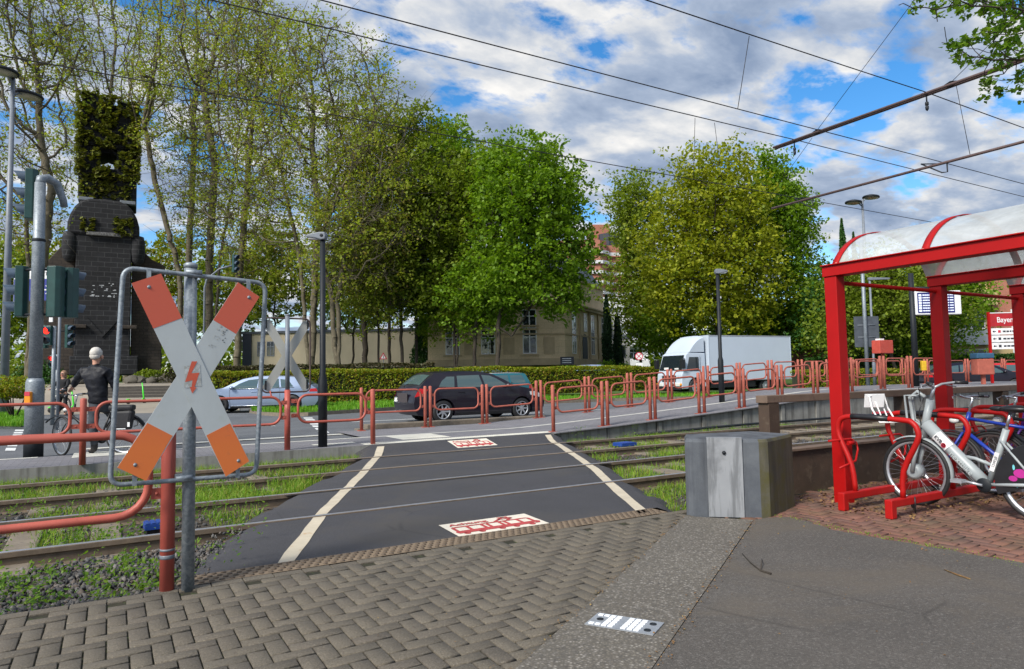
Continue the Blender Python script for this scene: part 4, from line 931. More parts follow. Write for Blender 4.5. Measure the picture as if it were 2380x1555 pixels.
# ---- bicycles: local frame, rear wheel contact at x=0, front at x=wb, y to the left, z up
def wheel(parent, x, r, steer=0, m_rim='chrome', tyre_w=.022, spokes=28, hub='alu', y=0, name='wheel', origin=None, M=None):
    M = M or Matrix.Translation((x, y, r)) @ Matrix.Rotation(steer, 4, 'Z'); tr = M @ Matrix.Rotation(R(90), 4, 'X')
    mb = MB(); prof = [(r-tyre_w*2+tyre_w*(1-math.cos(a)), tyre_w*math.sin(a)) for a in np.linspace(-.2, math.pi*2-.2, 9)]
    ro = r-tyre_w; mb.lathe([(ro+tyre_w*math.cos(a), tyre_w*math.sin(a)) for a in np.linspace(0, 2*math.pi, 11)], 40, tr); w = mb.build('wheel', MT['black'], parent)
    mb = MB(); ri = r-tyre_w*2; mb.lathe([(ri+.004, -.013), (ri+.004, .013), (ri-.018, .010), (ri-.018, -.010), (ri+.004, -.013)], 40, tr); mb.build('rim', MT[m_rim], w)
    mb = MB()
    for k in range(spokes):
        a = 2*math.pi*k/spokes; s = 1 if k % 2 else -1; b = a+.35*(1 if (k//2) % 2 else -1)
        mb.tube([tr @ Vector((ri*math.cos(a), ri*math.sin(a), 0)), tr @ Vector((.03*math.cos(b), .03*math.sin(b), .028*s))], .0016, 3, cap=False)
    mb.build('spokes', MT['chrome'], w); mb = MB(); mb.lathe([(.008, -.05), (.022, -.035), (.022, .035), (.008, .05)], 12, tr); mb.build('hub', MT[hub], w); return w
def fender(parent, c, r, a0, a1, m, w=.03, steerM=None):
    mb = MB(); vs = []; n = 18
    for k in range(n+1):
        a = R(a0+(a1-a0)*k/n)
        for y, d in ((-w, -.012), (-w*.6, 0), (w*.6, 0), (w, -.012)):
            p = Vector((c[0]+(r+d)*math.cos(a), y, c[2]+(r+d)*math.sin(a))); vs.append(steerM @ p if steerM else p)
    mb.add(vs, [(k*4+j, k*4+j+1, k*4+5+j, k*4+4+j) for k in range(n) for j in range(3)], 0, True); return mb.build('mudguard', m, parent)
def share_bike():
    # front wheel towards the tracks, in the rack
    t = thing('bicycle', 'pale grey share bike with front basket plate and thick slanted frame, nearest in the rack', 'bicycle', (6.98, 2.86, 0), R(90), 'bicycles parked in the rack')
    r = .335; wb = 1.08; W_ = MT['bike_white']
    wheel(t, wb, r, 0, 'alu'); wheel(t, 0, r, 0, 'alu')
    mb = MB(); mb.lathe([(.05, -.055), (.075, -.045), (.075, .045), (.05, .055)], 16, Matrix.Translation((wb, 0, r)) @ Matrix.Rotation(R(90), 4, 'X')); mb.build('hub_motor', W_, t)
    mb = MB(); 
    for s in (-1, 1): mb.tube([(wb, .062*s, r), (wb-.03, .06*s, r+.16), (wb-.085, .055*s, r+.34)], [.022, .019, .017], 8)
    mb.tube([(wb-.085, -.06, r+.34), (wb-.09, 0, r+.37), (wb-.085, .06, r+.34)], .02, 8); mb.build('fork', W_, t)
    mb = MB(); mb.tube([(wb-.085, 0, r+.34), (wb-.18, 0, r+.72)], .036, 12); mb.build('head_tube', W_, t)
    # the thick slanted main tube
    D0, D1 = Vector((wb-.125, 0, r+.48)), Vector((.44, 0, .285)); mb = MB(); pts = [D0.lerp(D1, s) for s in (0, .25, .5, .75, 1)]
    mb.tube(pts, [.062, .058, .055, .055, .056], 14); mb.build('main_tube', W_, t)
    ax = (D0-D1).normalized(); nz = Vector((-ax.z, 0, ax.x))
    # decal and lettering on the side that faces the camera (local +y)
    def on_tube(s, off=.0): return D0.lerp(D1, s)+Vector((0, .0575, 0))
    dn = -ax
    mb = MB(); vs = []
    for s in np.linspace(.20, .42, 6):
        for a in np.linspace(R(20), R(125), 9): p = D0.lerp(D1, s); rr = .0625; vs.append(p+Vector((0, math.sin(a)*rr, 0))+nz*math.cos(a)*rr)
    mb.add(vs, [(i*9+j, i*9+j+1, i*9+10+j, i*9+9+j) for i in range(5) for j in range(8)], 0, True); mb.build('decal', MT['letter_white'], t)
    def letter(txt, s, size, m, up=.0, bold=0):
        p = D0.lerp(D1, s)+Vector((0, .0665, 0))+nz*up; M = frame_of(dn, nz, p); return text_mesh(txt, size, m, t, 'lettering', M, .0006, bold)
    letter('KVB', .27, .046, MT['letter_dark'], .004, .0012)
    p = D0.lerp(D1, .365)+Vector((0, .0665, 0)); M = frame_of(dn, nz, p); mb = MB(); mb.lathe([(.024, 0), (.024, .001), (.018, .001), (.018, 0)], 18, M); mb.box(-.012, .010, -.003, .003, 0, .001, 0, M); mb.add([M @ Vector(q) for q in ((.012, 0, .0008), (.0, .010, .0008), (.0, -.010, .0008))], [(0, 1, 2)]); mb.build('emblem', MT['letter_red'], t)
    letter('nextbike', .66, .074, mat('pale_lettering', (.44, .48, .48), .5), -.002)
    # seat tube, stays, crank
    S0, S1 = Vector((.42, 0, .285)), Vector((.25, 0, .80)); mb = MB(); mb.tube([S0, S1], .028, 10); mb.build('seat_tube', W_, t)
    mb = MB(); mb.tube([S1, (.21, 0, .95)], .014, 8); mb.build('seat_post', MT['chrome'], t)
    mb = MB(); mb.sphere((.17, 0, .985), (.13, .075, .035)); mb.sphere((.31, 0, .985), (.07, .03, .025)); mb.build('saddle', MT['blackplastic'], t)
    mb = MB()
    for s in (-1, 1): mb.tube([(.44, .03*s, .285), (0, .065*s, r)], .016, 7); mb.tube([(.29, .03*s, .70), (0, .065*s, r)], .011, 7)
    mb.build('stays', W_, t)
    mb = MB(); mb.tube([D0.lerp(D1, .62)+nz*.05, D0.lerp(D1, .70)+nz*.10, Vector((.37, 0, .46))], .017, 8); mb.build('brace', W_, t)
    mb = MB(); mb.lathe([(.0001, -.004), (.062, -.004), (.065, 0), (.062, .004), (.0001, .004)], 22, Matrix.Translation((.43, .07, .285)) @ Matrix.Rotation(R(90), 4, 'X')); mb.build('chain_guard', MT['dark_steel'], t)
    mb = MB(); mb.tube([(.43, .095, .285), (.60, .105, .31)], .013, 7); mb.box(.56, .66, .10, .19, .295, .325); mb.build('crank', MT['alu'], t)
    mb = MB(); mb.tube([(.43, -.095, .285), (.26, -.105, .25)], .013, 7); mb.box(.2, .31, -.19, -.10, .235, .265); mb.build('crank', MT['alu'], t)
    fender(t, (0, 0, r), r+.022, 10, 175, MT['blackplastic']); fender(t, (wb, 0, r), r+.022, 55, 190, W_)
    # painted skirt guard over the rear wheel with magenta and cyan print
    mb = MB(); n = 20; vs = [(0, .045, r)]+[(.0+(r+.015)*math.cos(R(-20+150*k/n)), .045, r+(r+.015)*math.sin(R(-20+150*k/n))) for k in range(n+1)]; mb.add(vs, [(0, k, k+1) for k in range(1, n+1)]); sk = mb.build('skirt_guard', MT['blackplastic'], t)
    rng = random.Random(5)
    for m_, spots in (('pink', ((.14, .42, .055, .04), (.20, .37, .035, .025), (.08, .47, .035, .02))), ('cyan', ((.19, .47, .010, .024), (.1, .33, .010, .024), (.17, .31, .010, .018), (.05, .50, .010, .015)))):
        mb = MB()
        for x, z, a, b in spots: mb.add([(x+a*math.cos(q), .0465, z+b*math.sin(q)) for q in np.linspace(0, 6.28, 13)[:-1]], [tuple(range(12))])
        mb.build('print', MT[m_], sk)
    mb = MB(); q = S0.lerp(S1, .42)+Vector((0, .031, 0)); M = frame_of((S1-S0), Vector((1, 0, 0)), q); mb.box(-.09, .09, -.02, .02, 0, .002, 0, M); nb = mb.build('number_plate', MT['letter_white'], t)
    ex = (S1-S0).normalized(); M2 = frame_of(ex, Vector((-ex.z, 0, ex.x)), q+Vector((0, .004, 0))); 
    text_mesh('22467B', .034, MT['letter_dark'], nb, 'lettering', M2, .0005)
    # stem and handlebar
    H0 = Vector((wb-.18, 0, r+.72)); H1 = Vector((wb-.22, 0, r+.84)); mb = MB(); mb.tube([H0, H1], .016, 8); mb.tube([H1+Vector((.0, -.01, 0)), H1+Vector((-.01, -.12, .03)), H1+Vector((-.07, -.24, .045)), H1+Vector((-.15, -.33, .04))], .012, 8); mb.tube([H1+Vector((.0, .01, 0)), H1+Vector((-.01, .12, .03)), H1+Vector((-.07, .24, .045)), H1+Vector((-.15, .33, .04))], .012, 8); mb.build('handlebar', MT['alu'], t)
    for s in (-1, 1):
        mb = MB(); mb.tube([H1+Vector((-.07, .24*s, .045)), H1+Vector((-.15, .33*s, .04))], .018, 9); mb.build('grip', MT['blackplastic'], t)
        mb = MB(); mb.tube([H1+Vector((-.03, .18*s, .04)), H1+Vector((.0, .22*s, .02)), H1+Vector((-.05, .31*s, .0))], .006, 6); mb.build('brake_lever', MT['alu'], t)
    # basket shell with the plate
    mb = MB(); mb.tube([(wb-.10, -.0, r+.45), (wb-.0, 0, r+.50), (wb+.02, 0, r+.74), (wb-.06, 0, r+.80), (wb-.13, 0, r+.74)], .018, 8); mb.tube([(wb-.06, -.07, r+.46), (wb+.02, -.07, r+.52), (wb+.03, -.07, r+.76), (wb-.09, -.07, r+.76)], .012, 7); mb.tube([(wb-.06, .07, r+.46), (wb+.02, .07, r+.52), (wb+.03, .07, r+.76), (wb-.09, .07, r+.76)], .012, 7); mb.build('carrier_bracket', W_, t)
    mb = MB(); mb.tube([(wb+.03, -.13, r+.50), (wb+.26, -.14, r+.48), (wb+.34, -.14, r+.62), (wb+.37, -.13, r+.75), (wb+.37, .13, r+.75), (wb+.34, .14, r+.62), (wb+.26, .14, r+.48), (wb+.03, .13, r+.50)], .011, 7); mb.tube([(wb+.10, -.05, r+.50), (wb+.28, -.05, r+.49), (wb+.36, -.05, r+.70)], .008, 6); mb.tube([(wb+.10, .05, r+.50), (wb+.28, .05, r+.49), (wb+.36, .05, r+.70)], .008, 6); mb.build('carrier', MT['white'], t)
    mb = MB(); mb.cbox((0, 0, 0), (.012, .20, .145), 0, 0, .004); mb.v = [tuple(Matrix.Translation((wb+.36, .06, r+.70)) @ Matrix.Rotation(R(-35), 4, 'Z') @ Matrix.Rotation(R(-14), 4, 'Y') @ Vector(p)) for p in mb.v]; mb.build('plate', MT['white'], t)
    mb = MB(); mb.box(wb+.32, wb+.345, -.13, .13, r+.565, r+.585); mb.build('stripe', MT['letter_red'], t)
    mb = MB(); mb.tube([(wb-.13, .02, r+.74), (wb-.09, .05, r+.6), (wb-.10, .04, r+.45), (wb-.08, .05, r+.36), (wb-.03, .06, r+.1)], .006, 6); mb.tube([H1+Vector((-.03, .1, .03)), H1+Vector((.12, .05, .0)), (wb-.1, .03, r+.7)], .004, 5); mb.build('cable', MT['blackplastic'], t)
share_bike()
def city_bike(loc, rz, label, fm, lean=0, r=.34, straight=True):
    t = thing('bicycle', label, 'bicycle', loc, rz, 'bicycles parked in the rack'); t.rotation_euler = (lean, 0, rz); wb = 1.08
    wheel(t, wb, r, 0, 'chrome', .02); wheel(t, 0, r, 0, 'chrome', .02)
    bb = Vector((.43, 0, .29)); st = Vector((.27, 0, .74)); hd = Vector((wb-.20, 0, r+.50)); hl = Vector((wb-.16, 0, r+.36))
    mb = MB(); mb.tube([st, hd.lerp(hl, .1)], .017, 8); mb.tube([bb, hl], .02, 8); mb.tube([bb, st], .017, 8); mb.tube([hl, hd+Vector((-.012, 0, .05))], .022, 8)
    for s in (-1, 1): mb.tube([st+Vector((0, .012*s, -.03)), (0, .055*s, r)], .009, 6); mb.tube([bb+Vector((0, .02*s, 0)), (0, .055*s, r)], .010, 6)
    mb.build('frame', MT[fm], t)
    mb = MB()
    for s in (-1, 1): mb.tube([hl+Vector((0, .04*s, -.02)), (wb-.05, .05*s, r+.15), (wb, .05*s, r)], .012, 7)
    mb.build('fork', MT[fm], t)
    mb = MB(); top = hd+Vector((-.05, 0, .20)); mb.tube([hd, hd+Vector((-.03, 0, .14)), top, top+Vector((.08, 0, .01))], .013, 8); c = top+Vector((.08, 0, .01)); mb.tube([c+Vector((-.09, -.31, .02)), c+Vector((-.02, -.18, .02)), c, c+Vector((-.02, .18, .02)), c+Vector((-.09, .31, .02))], .012, 8); mb.build('handlebar', MT['chrome'], t)
    for s in (-1, 1):
        mb = MB(); mb.tube([c+Vector((-.04, .22*s, .02)), c+Vector((-.09, .33*s, .02))], .017, 8); mb.build('grip', MT['blackplastic'], t)
        mb = MB(); mb.tube([c+Vector((-.0, .15*s, .015)), c+Vector((.03, .19*s, .0)), c+Vector((-.02, .29*s, -.015))], .006, 6); mb.build('brake_lever', MT['chrome'], t)
    mb = MB(); mb.tube([st, st+Vector((-.055, 0, .17))], .013, 8); mb.build('seat_post', MT['chrome'], t); mb = MB(); q = st+Vector((-.07, 0, .19)); mb.sphere(q, (.13, .07, .03)); mb.sphere(q+Vector((.14, 0, 0)), (.07, .028, .02)); mb.build('saddle', MT['blackplastic'], t)
    mb = MB(); mb.lathe([(.0001, -.004), (.09, -.004), (.09, .004), (.0001, .004)], 22, Matrix.Translation((.43, -.05, .29)) @ Matrix.Rotation(R(90), 4, 'X')); mb.build('chainring', MT['dark_steel'], t)
    for s in (-1, 1): mb = MB(); mb.tube([(.43, .07*s, .29), (.43+.16*s, .08*s, .26)], .01, 6); mb.box(.43+.16*s-.05, .43+.16*s+.05, .085*s-.04+.03*s, .085*s+.04+.03*s, .25, .275); mb.build('crank', MT['dark_steel'], t)
    fender(t, (0, 0, r), r+.02, 20, 190, MT['blackplastic'], .025); fender(t, (wb, 0, r), r+.02, 40, 170, MT['blackplastic'], .025)
    mb = MB(); mb.sphere((wb-.06, 0, r+.46), (.05, .035, .035)); mb.build('head_lamp', MT['lamp_glass'], t)
    return t
city_bike((7.86, 2.98, 0), R(92), 'blue bicycle with flat handlebar, second in the rack behind the share bike', 'bike_blue', R(3))
city_bike((8.28, 2.7, 0), R(94), 'dark grey bicycle squeezed between the blue and the purple one', 'dark_steel', R(-3))
city_bike((8.7, 2.80, 0), R(86), 'purple bicycle with pale handlebar grips, farthest right in the rack', 'bike_purple', R(-4))
# ================================================================== overhead line
def overhead():
    m = MT['wire']
    def sag(u0, u1, v, z, s, n=16): return [(u0+(u1-u0)*k/n, v, z-s*4*(k/n)*(1-k/n)) for k in range(n+1)]
    def wire(name, label, pts, r, off=None):
        mb = MB(); mb.tube(pts, r, 5)
        if off: mb.tube([Vector(p)+Vector(off) for p in pts], r, 5)
        tag(mb.build(name, m), label, 'overhead wire', 'overhead tram wires')
    UB = 14.3
    def span(name, label, v, z0, zs, r, off=None, ua=-14, ub=44):
        a = sag(ua, UB, v, z0, zs); b = sag(UB, ub, v, z0, zs*.6)
        wire(name, label, a+b[1:], r, off)
    span('support_wire', 'paired support wire over the near track, crossing the top right sky', 7.45, 7.02, .12, .0095, (0, .05, .035))
    span('support_wire', 'thick paired support wire over the far track, crossing the whole sky', 10.6, 7.02, .05, .0095, (0, .05, .03))
    span('contact_wire', 'single contact wire over the near track, crossing the upper middle of the sky', 7.68, 5.76, .02, .0085)
    span('contact_wire', 'single contact wire over the far track, crossing in front of the tree crowns', 10.73, 5.63, .01, .0085)
    def boom(name, label, u, z, va, vb, pair):
        t = thing(name, label, 'boom', (u, va, z), 0, 'overhead line booms')
        mb = MB(); mb.tube([(0, vb-va, 0), (0, 0, 0)], .03, 10); mb.build('tube', MT['boom'], t)
        if pair: mb = MB(); mb.tube([(.09, vb-va, -.01), (.09, 0.0, -.01)], .03, 10); mb.build('tube', MT['boom'], t)
        return t
    t = boom('upper_boom', 'upper pair of brown tubes reaching out over both tracks from the right', UB, 7.0, 11.2, 1.0, True)
    for v in (10.62, 7.47):
        mb = MB(); mb.tube([(.04, v-11.2, -.02), (.04, v-11.2, -.16)], .014, 6); mb.lathe([(.01, -.16), (.035, -.18), (.035, -.24), (.02, -.25), (.035, -.27), (.03, -.33), (.008, -.36)], 10, Matrix.Translation((.04, v-11.2, 0))); mb.build('insulator', MT['dark_steel'], t)
    mb = MB(); 
    for v in (9.9, 6.9): mb.tube([(.045, v-11.2+.0, .05), (.045, v-11.2+.1, .07), (.045, v-11.2+.2, .05), (.045, v-11.2+.1, -.04)], .02, 6, closed=True)
    mb.build('clamp', MT['dark_steel'], t)
    t = boom('lower_boom', 'lower single brown tube reaching out over both tracks from the right', UB+.1, 5.5, 11.4, 1.0, False)
    for v in (10.73, 7.68):
        mb = MB(); mb.tube([(0, v-11.4-.5, -.02), (0, v-11.4-.5, -.2), (-.05, v-11.4-.42, -.2), (.0, v-11.4, .1), (.9, v-11.4, .24)], .014, 6); mb.build('registration_arm', MT['dark_steel'], t)
    def drop(label, a, b, cat='dropper wire'):
        mb = MB(); mb.tube([a, b], .006, 5); tag(mb.build('dropper', m), label, cat, 'thin hanging wires')
    drop('thin dropper hanging between the near support and contact wires', (9.05, 7.47, 6.93), (8.95, 7.68, 5.75))
    drop('left one of two thin droppers in front of the right tree', (11.0, 10.62, 6.97), (11.0, 10.73, 5.62)); drop('right one of two thin droppers in front of the right tree', (11.6, 10.62, 6.97), (11.9, 10.73, 5.62))
    drop('straight rod joining the upper and lower tubes near the right edge', (UB+.05, 6.9, 6.95), (UB+.1, 6.75, 5.52)); drop('thin wire hanging behind the shelter roof', (21.6, 10.73, 5.6), (21.4, 10.8, 4.2))
    drop('slanting stay wire from the tall branch down to the upper tubes', (UB+.0, 9.95, 7.05), (UB-1.2, 5.5, 9.6)); drop('slanting stay wire below the upper tubes towards the right tree', (UB, 10.1, 6.9), (UB, 11.35, 5.8)); drop('short stay wire rising from the upper tubes near the leaves', (UB, 6.95, 7.05), (UB-.1, 4.9, 8.3))
overhead()
# ================================================================== lamps and poles
def pole_mb(h, r0, r1, n=14, z0=0): mb = MB(); mb.lathe([(r0, z0), (r1, h)], n); return mb
def disc_lamp(name, label, base, top, r0, discs):
    t = thing(name, label, 'street lamp', base, YAW, 'twin disc street lamps'); h = top; pole_mb(h, r0, r0*.45).build('pole', MT['lamp_grey'], t)
    for x, y, z, r in discs:
        mb = MB(); M = Matrix.Translation((x, y, z)) @ Matrix.Rotation(R(4), 4, 'Y'); mb.lathe([(.0001, .14), (r*.5, .11), (r*.92, .03), (r, -.03), (r*.97, -.09), (r*.86, -.10)], 26, M); d = mb.build('lamp_head', MT['dark_steel'], t)
        mb = MB(); mb.lathe([(r*.86, -.10), (r*.6, -.13), (.0001, -.14)], 26, M); mb.build('diffuser', mat('yellowed_lamp_glass', (.30, .29, .22), .25), d)
        mb = MB(); mb.tube([(0, 0, z-.35), (x*.4, y*.4, z-.12), (x, y, z-.05)], .045, 8); mb.build('arm', MT['lamp_grey'], t)
b = g(8, 968, .12); disc_lamp('street_lamp', 'tall twin disc street lamp at the left edge beside the traffic lights', b, 14.0, .17, ((-.0, -.55, 14.02, .56), (.12, .75, 13.55, .56)))
b = at(2026, 905, 47); disc_lamp('street_lamp', 'distant twin disc street lamp above the shelter roof', (b.x, b.y, .4), 12.9, .16, ((-.62, 0, 12.75, .56), (.62, .0, 13.1, .56)))
def led_lamp(label, base, h, rz, m='dark_steel', z0=0, headm='lamp_grey', arm=.0):
    t = thing('lamp_post', label, 'lamp post', base, rz, 'slim lamp posts with flat heads')
    mb = MB(); mb.lathe([(.082, 0), (.082, 1.22), (.055, 1.32), (.048, h)], 16); mb.build('pole', MT[m], t)
    mb = MB(); prof = [(-.30-arm, .0), (-.26-arm, .035), (-.05, .075), (.06, .075), (.075, .0), (.06, -.06), (-.02, -.07), (-.12-arm, -.035), (-.28-arm, -.02)]
    mb.prism(prof, -.09, .09, lambda x, y, tt: (x, tt, h+y)); hd = mb.build('lamp_head', MT[headm], t, bevel=.015)
    mb = MB(); mb.box(-.25-arm, -.1, -.07, .07, h-.045, h-.032); mb.build('lamp_panel', MT['lamp_glass'], hd); mb = MB(); mb.lathe([(.03, 0), (.03, .008), (.012, .01)], 12, Matrix.Translation((.0, -.09, h+.01)) @ Matrix.Rotation(R(90), 4, 'X')); mb.build('joint_cap', MT['dark_steel'], hd)
led_lamp('black lamp post with flat grey head at the far kerb, beside the crossing', (3.37, 12.68, .13), 3.9, YAW)
b = at(1678, 930, 20); led_lamp('dark lamp post with flat head standing on the ramp in front of the white truck', (b.x, b.y, zr(b.x)), 3.85, YAW+math.pi)
b = at(2034, 905, 34); led_lamp('grey lamp post with a long curved arm behind the shelter', (b.x, b.y, .5), 5.45, YAW+math.pi, 'lamp_grey', 0, 'lamp_grey', .7)
def plain_pole(name, label, cat, base, h, r, m): t = thing(name, label, cat, base, YAW); pole_mb(h, r, r*.85).build('pole', MT[m], t); return t
def traffic_head(parent, M, lamps, lit=(), backplate=False, s=1.0):
    """housing facing local -Y of M, lamps from the top"""
    n = len(lamps); mb = MB(); h = .30*n*s; pr = [(-.13*s, -.04*s), (.13*s, -.04*s), (.13*s, .08*s), (.07*s, .14*s), (-.07*s, .14*s), (-.13*s, .08*s)]
    mb.prism(pr, -h/2, h/2, lambda x, y, tt: M @ Vector((x, y, tt))); hd = mb.build('signal_head', MT['signgreen'], parent, bevel=.01)
    for i, c in enumerate(lamps):
        z = h/2-.15*s-.30*s*i; T_ = M @ Matrix.Translation((0, -.042*s, z)) @ Matrix.Rotation(R(90), 4, 'X')
        mb = MB(); mb.lathe([(.105*s, 0), (.09*s, .012), (.0001, .02)], 18, T_); mb.build('lens', MT['redlamp' if i in lit else 'blackplastic'], hd)
        mb = MB(); vs = []; k = 13
        for j in range(k):
            a = R(-25+230*j/(k-1))
            for q, d in ((0, 1.0), (.20, .98)): vs.append(T_ @ Vector((.118*s*d*math.cos(a), .118*s*d*math.sin(a), q*s*(.55+.45*max(0, math.sin(a))))))
        mb.add(vs, [(2*j, 2*j+1, 2*j+3, 2*j+2) for j in range(k-1)], 0, True); mb.build('visor', MT['visor'], hd)
    return hd
MT['visor'] = mat('grey_blue_visor', (.045, .07, .105), .35, var=.2)
def signals():
    b = Vector((-1.15, 14.58, .1)); t = thing('traffic_light', 'galvanised traffic light pole with thick base, orange push button and curved top, left', 'traffic light', b, YAW)
    mb = MB(); mb.lathe([(.148, 0), (.148, .32), (.1455, .325)], 20); mb.build('base_sleeve', MT['dark_steel'], t)
    mb = MB(); mb.lathe([(.145, .32), (.142, 1.30), (.118, 1.37)], 20); mb.build('base', MT['galv'], t)
    mb = MB(); mb.lathe([(.105, 1.37), (.098, 3.8), (.098, 3.84), (.092, 3.85), (.085, 4.85)], 18); mb.tube([(0, 0, 4.8), (.0, .02, 4.93), (.05, .12, 4.97), (.13, .26, 4.9), (.19, .34, 4.62), (.2, .36, 4.5)], [.085, .082, .078, .07, .062, .06], 12); mb.build('mast', MT['galv'], t)
    mb = MB(); mb.lathe([(.105, 3.79), (.108, 3.8), (.108, 3.83), (.105, 3.84)], 18); mb.build('collar', MT['dark_steel'], t)
    mb = MB(); mb.cbox((0.0, 0, 0), (.11, .07, .24), 0, 0, .02); mb.v = [(v[0], v[1]-.155, v[2]+1.02) for v in mb.v]; pb = mb.build('push_button', MT['orange'], t); mb = MB(); mb.box(-.045, .045, -.196, -.19, 1.07, 1.14); mb.build('button_cap', MT['letter_red'], pb)
    Z = lambda ang: Matrix.Rotation(R(ang), 4, 'Z')
    traffic_head(t, Matrix.Translation((-.24, .06, 4.66)) @ Z(-66), 'ryg', ())
    traffic_head(t, Matrix.Translation((-.40, .1, 2.92)) @ Z(-65), 'ryg', ())
    for dx, dy, a in ((.27, .10, 178), (.40, .32, 160)): traffic_head(t, Matrix.Translation((dx, dy, 2.9)) @ Z(a), 'ryg', ())
    for z in (3.3, 2.5): mb = MB(); mb.tube([(-.40, .1, z), (0, .0, z), (.3, .2, z)], .022, 7); mb.build('bracket', MT['dark_steel'], t)
    # crossing signals farther back
    for label, px, D, h, ang, z in (('pedestrian light with lit red lamp just behind the galvanised traffic light pole', 121, 21, 3.05, 0, 2.75), ('smaller pedestrian light with lit red lamp across the road, near the hooded cyclist', 129, 33, 2.7, 0, 2.35)):
        p = at(px, 1000, D); q = thing('pedestrian_light', label, 'pedestrian light', (p.x, p.y, .12), YAW, 'pedestrian lights at the crossing')
        pole_mb(h, .06, .055).build('pole', MT['galv'], q); traffic_head(q, Matrix.Translation((-.14, -.12, z)) @ Z(0), 'rg', (0,)); 
        if D < 25:
            traffic_head(q, Matrix.Translation((-.38, .1, z-.02)) @ Z(-75), 'ryg', (), s=.8); traffic_head(q, Matrix.Translation((.40, .1, z-.02)) @ Z(75), 'ryg', (), s=.8); mb = MB(); mb.box(-.09, .02, -.13, -.1, z+.42, z+.62); mb.build('sign_plate', MT['letter_white'], q)
            mb = MB(); mb.tube([(-.38, .1, z+.15), (.4, .1, z+.15)], .02, 6); mb.build('bracket', MT['dark_steel'], q)
    p = at(474, 800, 34); q = thing('traffic_light', 'small traffic light on a thin bent mast arm, behind the big cross sign', 'traffic light', (p.x, p.y, .2), YAW)
    zt = at(540, 620, 34).z
    dx = (543-474)*34/FPX
    mb = MB(); mb.tube([(0, 0, 0), (0, 0, zt-1.2), (.12, 0, zt-.75), (.75, 0, zt-.25), (dx-.1, 0, zt-.1)], .05, 8); mb.build('mast', MT['lamp_grey'], q); traffic_head(q, Matrix.Translation((dx+.05, 0, zt)) @ Z(68), 'ryg', ()); mb = MB(); mb.tube([(dx-.25, 0, zt+.5), (dx-.15, 0, zt-.3)], .015, 5); mb.build('rod', MT['galv'], q)
signals()
def left_signs():
    # white and blue direction sign between the two poles
    D = 19; a, b_, c, d = at(30, 632, D), at(118, 640, D), at(118, 700, D), at(30, 700, D)
    o = at(60, 980, D); t = thing('direction_sign', 'white and blue direction sign with an arrow, behind the left traffic light', 'road sign', (o.x, o.y, .1), YAW)
    s = D/FPX; zc = a.z-.1; w = 92*s
    mb = MB(); mb.tube([(.85, .04, 0), (.85, .04, zc)], .04, 8); mb.build('pole', MT['lamp_grey'], t)
    mb = MB(); mb.box(-.42, .72, -.02, .0, zc-.17, zc-.006+.12); mb.build('name_panel', MT['letter_white'], t); mb = MB(); mb.box(-.42, .72, -.02, .0, zc-.78, zc-.175); mb.build('arrow_panel', MT['signblue'], t)
    mb = MB(); mb.box(-.45, .75, .001, .012, zc-.80, zc+.14); mb.build('backing', MT['lamp_grey'], t)
    mb = MB(); A = Vector((.02, -.024, zc-.48)); mb.box(.36, .62, -.024, -.021, zc-.50, zc-.465)
    for sgn in (-1, 1): mb.prism([(.62, 0), (.50, .12*sgn), (.46, .12*sgn), (.57, 0)][::sgn], -.024, -.021, lambda x, y, tt: (x, tt, zc-.482+y))
    mb.build('arrow', MT['letter_white'], t)
    M = frame_of((1, 0, 0), (0, 0, 1), (.36, -.023, zc-.03)); text_mesh('BG ETEM', .15, MT['letter_dark'], t, 'lettering', M, .001)
    mb = MB(); mb.prism([(-.30+.09*math.cos(q), .0+.075*math.sin(q)) for q in np.linspace(math.pi, 2*math.pi, 12)]+[(-.26, 0), (-.30, -.035), (-.34, 0)], -.024, -.021, lambda x, y, tt: (x, tt, zc-.02+y)); mb.lathe([(.022, 0), (.022, .002)], 10, Matrix.Translation((-.30, -.022, zc+.02)) @ Matrix.Rotation(R(90), 4, 'X')); mb.build('emblem', MT['signblue'], t)
    def roundsign(label, px, py, D, z0, kind, s=1.0):
        o = at(px, py, D); t = thing('road_sign', label, 'road sign', (o.x, o.y, z0), YAW); h = o.z-z0
        mb = MB(); mb.tube([(0, .03, 0), (0, .03, h+.25)], .03, 6); mb.build('pole', MT['lamp_grey'], t)
        mb = MB(); mb2 = MB()
        if kind == 'tri':
            mb.prism([(-.30, -.23), (.30, -.23), (0, .30)], -.02, 0, lambda x, y, tt: (x, tt, h+y)); mb2.prism([(-.18, -.17), (.18, -.17), (0, .16)], -.026, -.021, lambda x, y, tt: (x, tt, h+y)); mb.build('rim', MT['letter_red'], t); mb2.build('face', MT['letter_white'], t)
            mb3 = MB(); mb3.prism([(-.03, -.13), (.03, -.13), (.02, .07), (-.02, .07)], -.029, -.0265, lambda x, y, tt: (x, tt, h+y)); mb3.build('symbol', MT['letter_dark'], t)
        else:
            T_ = Matrix.Translation((0, 0, h)) @ Matrix.Rotation(R(90), 4, 'X'); mb.lathe([(.25, -.005), (.25, .012)], 24, T_); mb2.lathe([(.20, .0125), (.20, .016)], 24, T_); mb.build('rim', MT['letter_red'], t); mb2.build('face', MT['letter_white'], t)
            mb3 = MB(); 
            for a in (45, -45): mb3.box(-.2, .2, -.022, -.018, -.022, .022, 0, Matrix.Translation((0, 0, h)) @ Matrix.Rotation(R(a), 4, 'Y'))
            mb3.build('cross', MT['letter_red'], t); mb3 = MB(); mb3.box(-.22, .22, -.015, 0, h-.72, h-.42); mb3.build('plate', MT['letter_white'], t)
    roundsign('red triangle warning sign among the tree trunks, in front of the cream building', 891, 828, 52, .6, 'tri')
    roundsign('round red no stopping sign left of the white truck', 1485, 828, 44, .5, 'round', 1)
